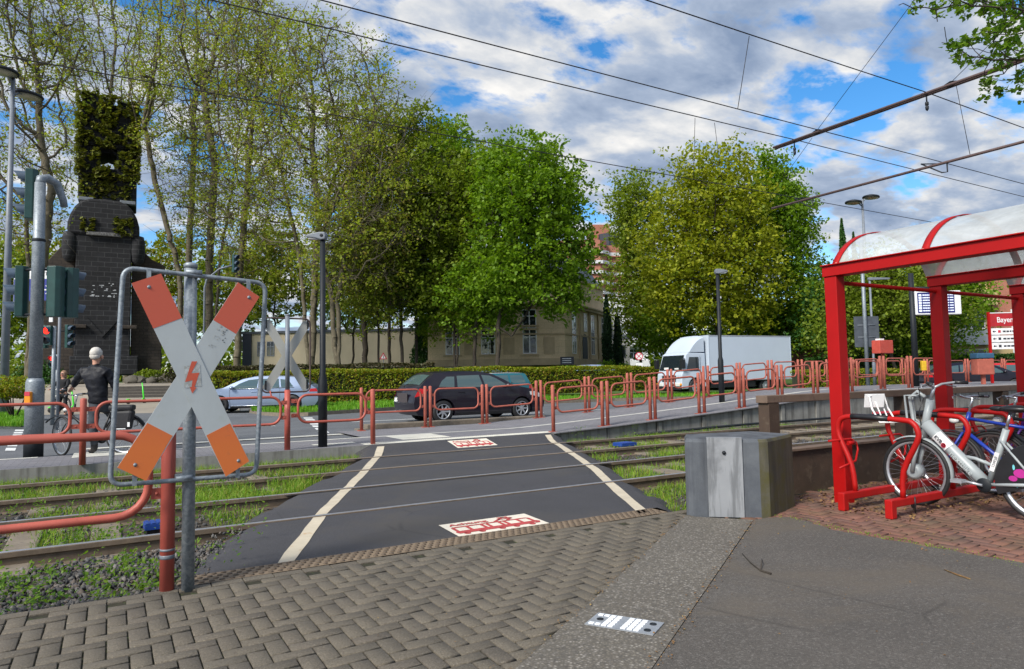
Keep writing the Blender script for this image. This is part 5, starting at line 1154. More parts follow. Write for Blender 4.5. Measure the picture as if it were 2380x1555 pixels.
    o = at(1318, 838, 50); t = thing('notice_board', 'small dark notice board with pale lettering in front of the sandstone mansion', 'notice board', (o.x, o.y, .6), YAW); h = o.z-.6
    mb = MB(); mb.box(-.5, .5, -.02, .02, h-.28, h+.28); mb.build('panel', MT['letter_dark'], t)
    mb = MB(); 
    for k in range(3): mb.box(-.36, .3, -.026, -.021, h+.12-k*.15, h+.17-k*.15)
    mb.build('lettering', MT['letter_white'], t); mb = MB(); mb.tube([(-.45, .04, 0), (-.45, .04, h)], .03, 6); mb.build('leg', MT['dark_steel'], t); mb = MB(); mb.tube([(.45, .04, 0), (.45, .04, h)], .03, 6); mb.build('leg', MT['dark_steel'], t)
left_signs()
def right_signs():
    b = at(2130, 890, 24); z = .77
    t = thing('display_mast', 'dark mast carrying a blue departure display board on the platform', 'departure display', (b.x, b.y, z), YAW); s = 24/FPX
    pole_mb(4.0, .10, .085).build('mast', MT['dark_steel'], t)
    zc = at(2176, 703, 24).z-z; x0, x1 = (2130-2130)*s, (2236-2130)*s; hw = .42
    M = Matrix.Rotation(R(10), 4, 'Y')
    mb = MB(); mb.box(.05, 1.66, -.12, .12, zc-hw, zc+hw); hs = mb.build('display_case', MT['white'], t, bevel=.02); mb = MB(); mb.box(.12, 1.42, -.128, -.121, zc-hw+.06, zc+hw-.06); scn = mb.build('screen', MT['screen'], hs)
    for k in range(7):
        zz = zc+.27-k*.092
        mb = MB()
        rng = random.Random(k); x = .30
        while x < .86: w = rng.uniform(.03, .08); mb.box(x, x+w, -.134, -.129, zz-.02, zz+.022); x += w+.012
        mb.box(1.18, 1.22, -.134, -.129, zz-.02, zz+.02); mb.box(1.25, 1.38, -.134, -.129, zz-.018, zz+.018); mb.box(.16, .26, -.134, -.129, zz-.035, zz+.035); mb.build('text_line', MT['screen_text'], scn)
    mb = MB(); mb.tube([(0, 0, zc+.55), (.9, 0, zc+.55), (.9, 0, zc+hw)], .035, 8); mb.build('arm', MT['dark_steel'], t)
    mb = MB(); mb.cbox((0, 0, 0), (.16, .12, .34), 0, 0, .02); mb.v = [(v[0]+.22, v[1]-.1, v[2]+.72) for v in mb.v]; mb.build('ticket_validator', MT['yellow'], t)
    b = at(2056, 905, 24); t = thing('red_box', 'faded red metal cabinet on a post beside the platform barriers', 'cabinet', (b.x, b.y, .75), YAW+R(20)); h = at(2056, 806, 24).z-.75
    mb = MB(); mb.cbox((0, 0, 0), (.62, .35, .46), 0, 0, .02); mb.v = [(v[0], v[1], v[2]+h) for v in mb.v]; mb.build('cabinet', mat('faded_red_paint', (.42, .06, .04), .5, col2=(.5, .2, .16), f2=.6), t); mb = MB(); mb.box(-.2, -.02, -.1, .1, h+.231, h+.29); mb.build('cap', MT['white'], t); pole_mb(h-.2, .06, .06).build('post', MT['brown_rail'], t)
    b = at(2018, 905, 31); t = thing('grey_sign', 'large grey back of a road sign on a pole behind the shelter', 'road sign', (b.x, b.y, .5), YAW); s = 31/FPX; zc = at(2026, 770, 31).z-.5
    mb = MB(); mb.cbox((0, 0, 0), (58*s, .03, 72*s), 0, 0, .012); mb.v = [(v[0]+.12, v[1]+.12, v[2]+zc) for v in mb.v]; mb.build('panel', MT['dark_steel'] if 0 else MT['slate'], t)
    for dz in (-.25, .3): mb = MB(); mb.tube([(-.3, .09, zc+dz), (.5, .09, zc+dz)], .018, 6); mb.build('clamp', MT['lamp_grey'], t)
    pole_mb(at(2005, 560, 31).z-.5, .085, .075).build('pole', MT['galv'], t)
    # station name sign
    D = 27; b = at(2309, 892, D); t = thing('station_sign', 'red station name sign with white direction panels, seen behind the shelter posts', 'station sign', (b.x, b.y, .77), YAW-R(6)); s = D/FPX
    z1 = at(2300, 728, D).z-.77; H = 70*s
    mb = MB(); mb.box(-.07, .0, -.05, .05, 0, z1+.06); mb.build('post', MT['shelter_red'], t); mb = MB(); mb.box(2.05, 2.12, -.05, .05, 0, z1+.06); mb.build('post', MT['shelter_red'], t)
    mb = MB(); mb.box(0, 2.05, -.03, .03, z1-.52, z1); mb.build('name_panel', mat('deep_red_sign', (.36, .015, .02), .4), t); mb = MB(); mb.box(0, 2.05, -.04, .04, z1+.001, z1+.03); mb.build('trim', MT['white'], t)
    M = frame_of((1, 0, 0), (0, 0, 1), (1.05, -.034, z1-.27)); text_mesh('Bayenthalgürtel', .30, MT['letter_white'], t, 'lettering', M, .002, .003, sx=.86)
    for k in range(3):
        zz = z1-.72-k*.29; mb = MB(); mb.box(.02, 2.03, -.03, .02, zz-.125, zz+.125); pn = mb.build('direction_panel', MT['letter_white'], t)
        mb = MB(); mb.prism([(.06, 0), (.13, .05), (.13, .015), (.2, .015), (.2, -.015), (.13, -.015), (.13, -.05)], -.036, -.031, lambda x, y, tt: (x, tt, zz+y)); mb.build('arrow', MT['letter_dark'], pn)
        mb = MB(); mb.box(.27, .37, -.036, -.031, zz-.05, zz+.05); mb.build('pictogram', MT['letter_dark'] if k else MT['letter_red'], pn)
        mb = MB(); x = .45; rng = random.Random(k+9)
        while x < (1.0 if k == 0 else 1.8): w = rng.uniform(.05, .16); mb.box(x, x+w, -.036, -.031, zz-.035, zz+.03); x += w+.03
        mb.build('lettering', MT['letter_dark'], pn)
    b = at(2286, 892, D-1.5); t = thing('ticket_bin', 'small brown red bin with blue lid beside the station sign', 'bin', (b.x, b.y, .77), YAW); mb = MB(); mb.cbox((0, 0, .65), (.62, .4, .58), 0, 0, .03); mb.build('body', MT['brown_rail'], t); mb = MB(); mb.cbox((0, 0, 1.06), (.66, .42, .2), 0, 0, .04); mb.build('lid', mat('blue_lid', (.03, .09, .16), .4), t); mb = MB(); mb.box(-.06, .06, -.05, .05, 0, .36); mb.build('post', MT['brown_rail'], t)
right_signs()
# ================================================================== people
def skin(name, chains, m, parent, sub=2, root=0, fold=0):
    """one continuous body grown round a stick skeleton: chains share points by key"""
    keys = {}; V = []; Rr = []; E = []
    for ch in chains:
        prev = None
        for key, p, r in ch:
            if key not in keys: keys[key] = len(V); V.append(p); Rr.append(r)
            i = keys[key]
            if prev is not None: E.append((prev, i))
            prev = i
    me = bpy.data.meshes.new(name); me.from_pydata(V, E, []); o = bpy.data.objects.new(name, me); COL.objects.link(o)
    md = o.modifiers.new('s', 'SKIN'); md.use_smooth_shade = True
    for i, d in enumerate(me.skin_vertices[0].data):
        r = Rr[i]; d.radius = (r, r) if isinstance(r, (int, float)) else r; d.use_root = (i == root)
    sb = o.modifiers.new('d', 'SUBSURF'); sb.levels = sub; sb.render_levels = sub
    bpy.context.view_layer.update(); dg = bpy.context.evaluated_depsgraph_get(); n = bpy.data.meshes.new_from_object(o.evaluated_get(dg)); n.name = name
    bpy.data.objects.remove(o); n.materials.clear(); n.materials.append(m); n.polygons.foreach_set('use_smooth', [True]*len(n.polygons))
    if fold:
        from mathutils import noise as _n
        for v in n.vertices: v.co += v.normal*fold*(_n.noise(Vector((v.co.x*7, v.co.y*7, v.co.z*17)))+.6*_n.noise(v.co*23))
    r = bpy.data.objects.new(name, n); COL.objects.link(r); r.parent = parent; return r
def hand(chains, wrist, d, nrm, k, curl=.6, s=1.0):
    """palm and five fingers added to the chains; d = pointing direction, nrm = palm side"""
    d = Vector(d).normalized(); n = Vector(nrm); n = (n-d*n.dot(d)).normalized(); sdv = d.cross(n); w = Vector(wrist)
    palm = w+d*.075*s; chains.append([k[0], (k[1]+'palm', tuple(palm), .026*s)])
    for i, (off, ln) in enumerate(((-.030, .062), (-.010, .075), (.010, .070), (.028, .055))):
        a = palm+sdv*off*s+d*.02*s; b_ = a+(d*.8+n*curl*.6)*ln*.55*s; c = b_+(d*.3+n*curl)*ln*.5*s
        chains.append([(k[1]+'palm', tuple(palm), .026*s), (k[1]+'a%d' % i, tuple(a), .010*s), (k[1]+'b%d' % i, tuple(b_), .009*s), (k[1]+'c%d' % i, tuple(c), .008*s)])
    a = w+d*.03*s-sdv*.035*s+n*.015; b_ = a-sdv*.02*s+d*.03*s+n*.02*s; chains.append([(k[1]+'palm', tuple(palm), .026*s), (k[1]+'t0', tuple(a), .011*s), (k[1]+'t1', tuple(b_), .010*s)])
def cyclist():
    f = g(214, 1055, .13); t = thing('person', 'white haired man in black leather jacket and grey jeans standing astride a bicycle', 'person', (f.x, f.y, .13), YAW)
    LS, LE, LW = (-.19, .03, 1.46), (-.40, .18, 1.33), (-.60, .36, 1.17); RS, RE, RW = (.22, .04, 1.44), (.30, .10, 1.19), (.20, .33, 1.08)
    b = [[('pel', (.05, .05, .93), .10), ('bel', (.06, .04, 1.08), .085), ('che', (.03, .03, 1.30), .085), ('upc', (.015, .03, 1.44), .055), ('nk', (.0, .05, 1.56), .055), ('nk2', (.0, .06, 1.62), .058), ('hd0', (.0, .075, 1.69), .085), ('hd1', (.0, .07, 1.77), .098), ('hd2', (.0, .06, 1.84), .06)],
         [('upc', 0, 0), ('ls', LS, .04), ('le', LE, .04), ('lw', LW, .030)], [('upc', 0, 0), ('rs', RS, .04), ('re', RE, .04), ('rw', RW, .030)],
         [('pel', 0, 0), ('lh', (-.02, .05, .86), .075), ('lk', (-.02, .06, .47), .05), ('la', (.0, .06, .10), .035), ('lt', (-.10, .10, .035), .026)],
         [('pel', 0, 0), ('rh', (.13, .06, .88), .075), ('rk', (.24, .28, .60), .05), ('ra', (.16, .34, .22), .035), ('rt', (.06, .42, .15), .025)]]
    hand(b, LW, (-.7, .5, -.45), (.0, .1, -1), (('lw', LW, .030), 'L')); hand(b, RW, (-.5, .8, -.2), (0, 0, -1), (('rw', RW, .030), 'R'))
    skin('body', b, MT['skin'], t)
    # jacket: torso and sleeves, trousers, boots, hair and ears
    skin('jacket', [[('z', (.06, .048, .84), (.165, .13)), ('a', (.06, .045, .95), (.175, .135)), ('b', (.06, .04, 1.10), (.178, .135)), ('c', (.035, .03, 1.30), (.20, .15)), ('d', (.018, .03, 1.455), (.15, .115)), ('e', (.0, .05, 1.55), (.075, .075))],
                    [('d', 0, 0), ('ls', (-.19, .03, 1.45), .088), ('l1', (-.30, .10, 1.385), .070), ('le', LE, .066), ('lw', (-.575, .335, 1.19), .046)], [('d', 0, 0), ('rs', (.22, .04, 1.43), .088), ('r1', (.275, .06, 1.32), .072), ('re', RE, .066), ('rw', (.215, .30, 1.09), .048)]], MT['leather'], t, 3, 0, .015)
    skin('trousers', [[('p', (.055, .05, 1.06), (.13, .11)), ('p2', (.055, .05, .88), (.16, .13))], [('p2', 0, 0), ('lh', (-.01, .05, .80), .105), ('lk', (-.015, .055, .47), .078), ('la', (.0, .055, .13), .064)], [('p2', 0, 0), ('rh', (.14, .08, .84), .105), ('rk', (.24, .28, .61), .08), ('ra', (.17, .335, .27), .062)]], MT['denim'], t, 3, 0, .012)
    skin('boot', [[('a', (.0, .06, .20), .062), ('b', (.0, .06, .07), .06), ('c', (-.05, .09, .042), .045), ('d', (-.13, .13, .035), .036)]], MT['boot'], t); skin('boot', [[('a', (.165, .335, .30), .058), ('b', (.155, .345, .20), .056), ('c', (.10, .39, .165), .042), ('d', (.04, .43, .15), .034)]], MT['boot'], t)
    mb = MB(); mb.sphere((0, .055, 1.775), (.099, .109, .104), None, 20, 14); mb.sphere((0, .025, 1.715), (.086, .07, .062), None, 20, 14)
    from mathutils import noise as _n
    mb.v = [tuple(Vector(v)+Vector((v[0], v[1]-.05, v[2]-1.75)).normalized()*.009*_n.noise(Vector(v)*38)) for v in mb.v]; mb.build('hair', MT['hair_white'], t)
    for s in (-1, 1): mb = MB(); mb.sphere((.098*s, .085, 1.70), (.016, .028, .038)); mb.build('ear', MT['skin'], t)
    mb = MB(); mb.sphere((0, .178, 1.70), (.016, .022, .024)); mb.build('nose', MT['skin'], t); mb = MB(); mb.box(-.03, .03, .158, .166, 1.645, 1.653); mb.build('mouth', MT['letter_red'], t)
    for s in (-1, 1): mb = MB(); mb.sphere((.035*s, .152, 1.735), .012); mb.build('eye', MT['letter_dark'], t)
cyclist()
def man_bike():
    F_, B_ = Vector((-.74, 14.45, .1)), Vector((.24, 13.98, .1)); d = F_-B_; rz = math.atan2(d.y, d.x); n0 = set(bpy.data.objects)
    t = city_bike((B_.x, B_.y, .1), rz, 'black touring bicycle held by the white haired man at the kerb', 'blackplastic', 0, .35); t['group'] = ''; del t['group']
    for c in t.children:
        if c.name.startswith('wheel') and c.data.vertices[0].co.x > .5:
            P_ = Matrix.Translation((1.08, 0, .35)) @ Matrix.Rotation(R(-38), 4, 'Z') @ Matrix.Translation((-1.08, 0, -.35)); c.matrix_basis = P_
    tk = thing('pannier_bag', 'bulky black pannier bag with reflector hanging on the rear of the black touring bicycle', 'bag', (B_.x, B_.y, .1), rz)
    mb = MB(); mb.cbox((0, 0, 0), (.36, .17, .34), 0, 0, .05); mb.v = [(v[0]*(1-.25*(v[2]<-.05))-.02, v[1]+.15, v[2]+.62) for v in mb.v]; mb.build('bag', MT['bag'], tk); mb = MB(); mb.cbox((0, 0, 0), (.40, .2, .1), R(4), 0, .04); mb.v = [(v[0]-.0, v[1]+.15, v[2]+.83) for v in mb.v]; mb.build('flap', MT['bag'], tk)
    mb = MB(); mb.box(-.17, -.13, .236, .241, .5, .58); mb.build('reflector', MT['white'], tk); mb = MB(); mb.tube([(-.2, .15, .62), (-.26, .15, .60), (-.26, .15, .52), (-.2, .15, .5)], .008, 5); mb.build('strap', MT['blackplastic'], tk)
    mb = MB(); mb.box(-.10, .05, .236, .240, .46, .475); mb.build('reflective_strip', MT['white'], tk)
man_bike()
def hooded():
    D = 28; f = at(146, 966, D); z = .1; t = thing('person', 'person in black with tan hood standing over a bicycle across the road', 'person', (f.x, f.y, z), YAW)
    b = [[('p', (0, 0, .95), .09), ('c', (0, 0, 1.30), .10), ('u', (0, 0, 1.44), .07), ('n', (0, -.02, 1.54), .055), ('h0', (0, -.04, 1.62), .085), ('h1', (0, -.04, 1.72), .095), ('h2', (0, -.03, 1.79), .05)], [('u', 0, 0), ('ls', (-.19, 0, 1.42), .045), ('le', (-.30, -.16, 1.2), .04), ('lw', (-.28, -.36, 1.08), .03)], [('u', 0, 0), ('rs', (.19, 0, 1.42), .045), ('re', (.27, -.16, 1.2), .04), ('rw', (.18, -.36, 1.06), .03)],
         [('p', 0, 0), ('lh', (-.1, 0, .88), .07), ('lk', (-.14, -.03, .48), .06), ('la', (-.16, .02, .09), .045), ('lt', (-.17, -.12, .04), .04)], [('p', 0, 0), ('rh', (.1, 0, .88), .07), ('rk', (.13, -.06, .48), .06), ('ra', (.14, .0, .09), .045), ('rt', (.15, -.14, .04), .04)]]
    hand(b, (-.28, -.36, 1.08), (.1, -1, -.1), (0, 0, -1), (('lw', (-.28, -.36, 1.08), .03), 'L')); hand(b, (.18, -.36, 1.06), (.1, -1, -.1), (0, 0, -1), (('rw', (.18, -.36, 1.06), .03), 'R')); skin('body', b, MT['skin'], t)
    skin('coat', [[('a', (0, 0, .86), (.17, .13)), ('b', (0, 0, 1.1), (.165, .13)), ('c', (0, 0, 1.32), (.185, .14)), ('d', (0, 0, 1.45), (.13, .1)), ('e', (0, -.01, 1.53), .085)], [('d', 0, 0), ('ls', (-.19, 0, 1.42), .08), ('le', (-.30, -.16, 1.2), .062), ('lw', (-.28, -.33, 1.09), .045)], [('d', 0, 0), ('rs', (.19, 0, 1.42), .08), ('re', (.27, -.16, 1.2), .062), ('rw', (.19, -.33, 1.07), .045)]], MT['cloth_black'], t)
    skin('trousers', [[('p', (0, 0, .95), .14), ('q', (0, 0, .9), .13)], [('q', 0, 0), ('lh', (-.1, 0, .82), .1), ('lk', (-.14, -.03, .48), .075), ('la', (-.16, .02, .12), .06)], [('q', 0, 0), ('rh', (.1, 0, .82), .1), ('rk', (.13, -.06, .48), .075), ('ra', (.14, .0, .12), .06)]], MT['cloth_black'], t)
    mb = MB(); mb.sphere((0, .015, 1.71), (.125, .115, .135)); mb.sphere((0, .02, 1.58), (.13, .10, .08)); mb.build('hood', MT['cloth_tan'], t); mb = MB(); mb.box(-.05, .05, -.143, -.128, 1.715, 1.735); mb.build('eyes', MT['letter_dark'], t); mb = MB(); mb.sphere((0, -.145, 1.68), (.016, .02, .025)); mb.build('nose', MT['skin'], t); mb = MB(); mb.box(-.035, .035, -.135, -.12, 1.625, 1.635); mb.build('mouth', MT['letter_red'], t)
    city_bike((f.x+.25*Fh[0], f.y+.25*Fh[1], z), YAW-R(78), 'dark bicycle held by the hooded person across the road', 'blackplastic', 0).pop('group', None)
hooded()
def scooter(label, px, py, D, z, rz):
    p = at(px, py, D); t = thing('electric_scooter', label, 'scooter', (p.x, p.y, z), rz, 'green electric scooters'); m = MT['scooter']
    mb = MB(); mb.cbox((.42, 0, .16), (.62, .17, .05), 0, 0, .02); mb.build('deck', MT['blackplastic'], t)
    for x in (0, .88): mb = MB(); mb.lathe([(.03, -.03), (.11, -.03), (.125, 0), (.11, .03), (.03, .03)], 18, Matrix.Translation((x, 0, .125)) @ Matrix.Rotation(R(90), 4, 'X')); mb.build('wheel', MT['black'], t)
    mb = MB(); mb.tube([(.88, 0, .14), (.84, 0, .32), (.74, 0, 1.12)], [.035, .04, .028], 9); mb.build('stem', m, t); mb = MB(); mb.tube([(.74, -.26, 1.15), (.74, 0, 1.13), (.74, .26, 1.15)], .02, 7); mb.build('handlebar', MT['blackplastic'], t); mb = MB(); mb.tube([(.845, 0, .30), (.74, 0, .2)], .04, 8); mb.sphere((0, 0, .24), (.12, .06, .04)); mb.build('fender', m, t)
scooter('bright green electric scooter standing below the plaza steps, right of the white haired man', 298, 945, 36, .27, YAW+R(60)); scooter('bright green electric scooter beside the hooded person, partly behind the traffic light pole', 118, 962, 30, .12, YAW+R(30))
# ================================================================== vehicles
def car(name, label, loc, rz, L, H, W2, outline, wb, r, paint, dlo, belt, screens, roof_m=None, rim='alu', tails=None, heads=None, pill=None, extra=None, group=None):
    """outline: (x,z) from the rear sill over the roof to the front sill; x grows to the front"""
    t = thing(name, label, 'car', loc, rz, group); xr, xf = wb; P = MT[paint]
    arches = []
    for c in (xf, xr): arches += [(c+(r+.045)*math.cos(a), max(.19, r+(r+.045)*math.sin(a))) for a in np.linspace(-.40, math.pi+.40, 13)]
    pts = list(outline)+arches
    def hw(x, z):
        e = max(0, (abs(x-L/2)/(L/2)-.66)/.34); pl = 1-.13*e*e
        if z < belt: tt = 1-.035*((z-.62)/.42)**2-.03*max(0, (.32-z)/.2)
        else: tt = .985-.25*min(1, (z-belt)/(H-belt))**1.15
        return W2*pl*tt
    def refined(poly, off=0, s=1):
        bm = bmesh.new(); bm.faces.new([bm.verts.new((x, 0, z)) for x, z in poly])
        for z in np.arange(.25, H, .09): bmesh.ops.bisect_plane(bm, geom=bm.verts[:]+bm.edges[:]+bm.faces[:], plane_co=(0, 0, z), plane_no=(0, 0, 1))
        for x in np.arange(.2, L, .22): bmesh.ops.bisect_plane(bm, geom=bm.verts[:]+bm.edges[:]+bm.faces[:], plane_co=(x, 0, 0), plane_no=(1, 0, 0))
        for v in bm.verts: v.co.y = s*(hw(v.co.x, v.co.z)+off)
        bm.normal_update(); return bm
    mb = MB(); bm = refined(pts); be = [e for e in bm.edges if len(e.link_faces) == 1]
    nxt = {}
    adj = {}
    for e in be:
        for a, b_ in ((e.verts[0], e.verts[1]), (e.verts[1], e.verts[0])): adj.setdefault(a, []).append(b_)
    st = be[0].verts[0]; loop = [st]; prev = None; cur = st
    while True:
        n_ = [q for q in adj[cur] if q is not prev]
        if not n_ or n_[0] is st: break
        prev, cur = cur, n_[0]; loop.append(cur)
    lp = [(v.co.x, v.co.z) for v in loop]; ar = sum(lp[i-1][0]*lp[i][1]-lp[i][0]*lp[i-1][1] for i in range(len(lp)))
    if ar > 0: lp = lp[::-1]
    def strip_pts(x, z, nx, nz, off=0.0, ys=None):
        h = hw(x, z); res = []
        for y in (ys if ys is not None else np.linspace(-1, 1, 9)):
            b_ = .07*max(0, nx)*(1-y*y)*1.3+.045*max(0, -nx)*(1-y*y)+.03*max(0, nz)*(1-y*y)
            b_ = b_ if z > .22 else 0; res.append((x+nx*(b_+off), h*y, z+nz*(b_+off)))
        return res
    n = len(lp); nrm = []
    for i in range(n):
        a, b_ = lp[i-1], lp[(i+1) % n]; dx, dz = b_[0]-a[0], b_[1]-a[1]; l = math.hypot(dx, dz)+1e-9; nrm.append((-dz/l, dx/l))
    vs = []
    for (x, z), (nx, nz) in zip(lp, nrm): vs += strip_pts(x, z, nx, nz)
    mb.add(vs, [(i*9+j, i*9+j+1, ((i+1) % n)*9+j+1, ((i+1) % n)*9+j) for i in range(n) for j in range(8)])
    mb.bm(bm); mb.bm(refined(pts, 0, -1))
    bm2 = bmesh.new()
    me = bpy.data.meshes.new('body'); me.from_pydata(mb.v, [], mb.f); bm2.from_mesh(me); bmesh.ops.remove_doubles(bm2, verts=bm2.verts, dist=.0008); bmesh.ops.recalc_face_normals(bm2, faces=bm2.faces); bm2.to_mesh(me); bm2.free()
    me.materials.append(P); me.polygons.foreach_set('use_smooth', [True]*len(me.polygons)); me.set_sharp_from_angle(angle=R(38)); bo = bpy.data.objects.new('body', me); COL.objects.link(bo); bo.parent = t
    def overlay(poly, nm, m, off=.004, both=True, par=t):
        for s in ((1, -1) if both else (1,)):
            q = MB(); q.bm(refined(poly, off, s)); o = q.build(nm, m, par, smooth=True)
    for d in dlo: overlay(d, 'window', MT['car_glass'])
    def on_outline(p, q, inset, nm, m, off=.005, ylim=.86, k=6):
        vs = []; ysn = np.linspace(-ylim, ylim, 9); dx, dz = q[0]-p[0], q[1]-p[1]; l = math.hypot(dx, dz); nx, nz = -dz/l, dx/l
        if nz < 0: nx, nz = -nx, -nz
        for i in range(k+1):
            s = inset+(1-2*inset)*i/k; x, z = p[0]+dx*s, p[1]+dz*s
            # stay on the real outline
            best = None
            for j in range(len(outline)-1):
                a, b_ = outline[j], outline[j+1]; lo, hi = min(a[0], b_[0]), max(a[0], b_[0])
                if lo-1e-6 <= x <= hi+1e-6 and hi-lo > 1e-4 and a[1] > .6 and b_[1] > .6:
                    zz = a[1]+(b_[1]-a[1])*(x-a[0])/(b_[0]-a[0])
                    if best is None or abs(zz-z) < abs(best-z): best = zz
            vs += strip_pts(x, best if best is not None else z, nx, nz, off, ysn)
        q_ = MB(); q_.add(vs, [(i*9+j, i*9+j+1, i*9+10+j, i*9+9+j) for i in range(k) for j in range(8)], 0, True); return q_.build(nm, m, t)
    for nm, p, q, ins in screens: on_outline(p, q, ins, nm, MT['car_glass'])
    if roof_m: on_outline(*roof_m[:2], 0, 'roof', MT[roof_m[2]], .006, .97, 10)
    if tails:
        overlay(tails, 'tail_light', MT['tail'], .006)
    if heads: overlay(heads, 'headlight', MT['lamp_glass'], .006)
    for z0, z1, m in ((.19, .27, 'blackplastic'),): overlay([(xr+r+.08, z0), (xf-r-.08, z0), (xf-r-.08, z1), (xr+r+.08, z1)], 'sill', MT[m], .006)
    for d in (pill or []):
        for s in (1, -1):
            q = MB(); pts_ = [(d[0]+(d[2]-d[0])*k/8, d[1]+(d[3]-d[1])*k/8) for k in range(9)]
            vs = []
            for x, z in pts_: vs += [(x-.006, s*(hw(x, z)+.003), z), (x+.006, s*(hw(x, z)+.003), z)]
            q.add(vs, [(2*k, 2*k+1, 2*k+3, 2*k+2) for k in range(8)]); q.build('door_seam', MT['blackplastic'], t)
    for s in (1, -1):
        xm = dlo[-1][-1][0] if False else (extra or {}).get('mirror', xf-.75); q = MB(); q.sphere((xm, s*(hw(xm, belt)+.10), belt+.06), (.09, .10, .065), None, 10, 7); q.tube([(xm, s*(hw(xm, belt)-.02), belt), (xm, s*(hw(xm, belt)+.1), belt+.03)], .025, 6); q.build('mirror', MT[(extra or {}).get('mirror_m', paint)], t)
        for xh in (extra or {}).get('handles', ()): q = MB(); q.cbox((xh, s*(hw(xh, belt-.1)+.012), belt-.12), (.2, .025, .03), 0, 0, .01); q.build('door_handle', P, t)
        for xw in (xf, xr):
            yo = hw(xw, r)-.11; T_ = Matrix.Translation((xw, s*yo, r)) @ Matrix.Rotation(R(-90*s), 4, 'X'); q = MB(); q.lathe([(r*.66, .11), (r*.72, .115), (r*.96, .10), (r, .07), (r, -.07), (r*.9, -.1), (r*.3, -.1)], 28, T_, cap=False); w = q.build('wheel', MT['black'], t)
            q = MB(); q.lathe([(r*.66, .112), (r*.62, .09), (r*.58, .04), (.0001, .035)], 28, T_, cap=False); q.build('rim_well', MT['blackplastic'], w); q = MB()
            q.lathe([(r*.66, .113), (r*.60, .118), (r*.60, .09)], 28, T_, cap=False); q.lathe([(.055, .06), (.055, .095), (.03, .1), (.0001, .1)], 14, T_)
            for k in range(7): q.box(.03, r*.63, -.022, .022, .075, .10, 0, T_ @ Matrix.Rotation(2*math.pi*k/7, 4, 'Z'))
            q.build('rim', MT[rim], w)
        q = MB(); q.lathe([(r+.042, -.30), (r+.042, .0)], 22, Matrix.Translation((0, 0, 0))); 
    for xw in (xf, xr):
        q = MB(); q.box(xw-r-.04, xw+r+.04, -W2*.74, W2*.74, .24, r*2-.02); q.build('wheel_well', MT['blackplastic'], t)
    q = MB(); q.box(.35, L-.4, -W2*.8, W2*.8, .2, .3); q.build('underbody', MT['blackplastic'], t)
    return t, hw
HATCH = [(.42, .22), (.12, .24), (.03, .38), (.0, .55), (.03, .72), (.10, .90), (.15, .99), (.30, 1.14), (.48, 1.28), (.60, 1.36), (.66, 1.405), (1.0, 1.43), (1.6, 1.445), (2.1, 1.43), (2.5, 1.36), (2.85, 1.20), (3.18, 1.02), (3.45, .96), (3.8, .89), (4.08, .80), (4.22, .68), (4.29, .52), (4.27, .36), (4.18, .22)]
def black_hatch():
    t, hw = car('parked_car', 'dark violet black hatchback car on the near road behind the red barriers', (7.22, 18.5, .09), 0, 4.29, 1.445, .885, HATCH, (.85, 3.43), .32, 'car_black',
        [[(.72, 1.02), (1.2, 1.0), (1.26, 1.30), (1.02, 1.30), (.84, 1.18)], [(1.30, 1.0), (2.12, .985), (2.06, 1.335), (1.34, 1.32)], [(2.20, .985), (3.0, .985), (2.62, 1.22), (2.42, 1.31), (2.14, 1.335)]], .97,
        [('rear_window', (.20, 1.04), (.58, 1.345), .06), ('windscreen', (2.55, 1.34), (3.14, 1.04), .05)], tails=[(.02, .74), (.28, .80), (.40, .95), (.16, .98), (.08, .86)], heads=[(3.72, .72), (4.16, .62), (4.14, .72), (3.95, .82), (3.7, .82)],
        pill=[(1.25, .3, 1.25, .98), (2.15, .28, 2.16, .98), (3.02, .3, 3.05, .97), (1.0, .98, 3.0, .97)], extra={'handles': (1.42, 2.32), 'mirror': 2.92})
    # the back panel is smooth and dark where the plate would be
    mb = MB(); mb.cbox((0, 0, 0), (.02, .75, .26), 0, 0, .008); mb.v = [(v[0]-.035, v[1], v[2]+.72) for v in mb.v]; mb.build('plate_panel', MT['blur'], t)
    mb = MB(); mb.tube([(.16, -.03, 1.03), (.10, .25, 1.06), (.14, .30, 1.07)], .014, 5); mb.build('wiper', MT['blackplastic'], t); mb = MB(); mb.box(.0, .02, -.30, .30, .655, .665); mb.build('trim', MT['chrome'], t)
    mb = MB(); mb.box(.57, .60, -.14, .14, 1.385, 1.40); mb.build('brake_light', MT['tail'], t); mb = MB(); mb.tube([(1.2, -.0, 1.45), (1.12, 0, 1.5)], .008, 5); mb.build('antenna', MT['blackplastic'], t)
black_hatch()
WAGON = [(.5, .22), (.14, .25), (.03, .42), (.0, .60), (.05, .78), (.10, .94), (.28, 1.06), (.55, 1.23), (.75, 1.33), (.70, 1.365), (1.2, 1.42), (1.9, 1.455), (2.5, 1.44), (3.0, 1.34), (3.4, 1.16), (3.72, 1.0), (4.1, .93), (4.5, .84), (4.75, .72), (4.86, .52), (4.84, .34), (4.72, .2)]
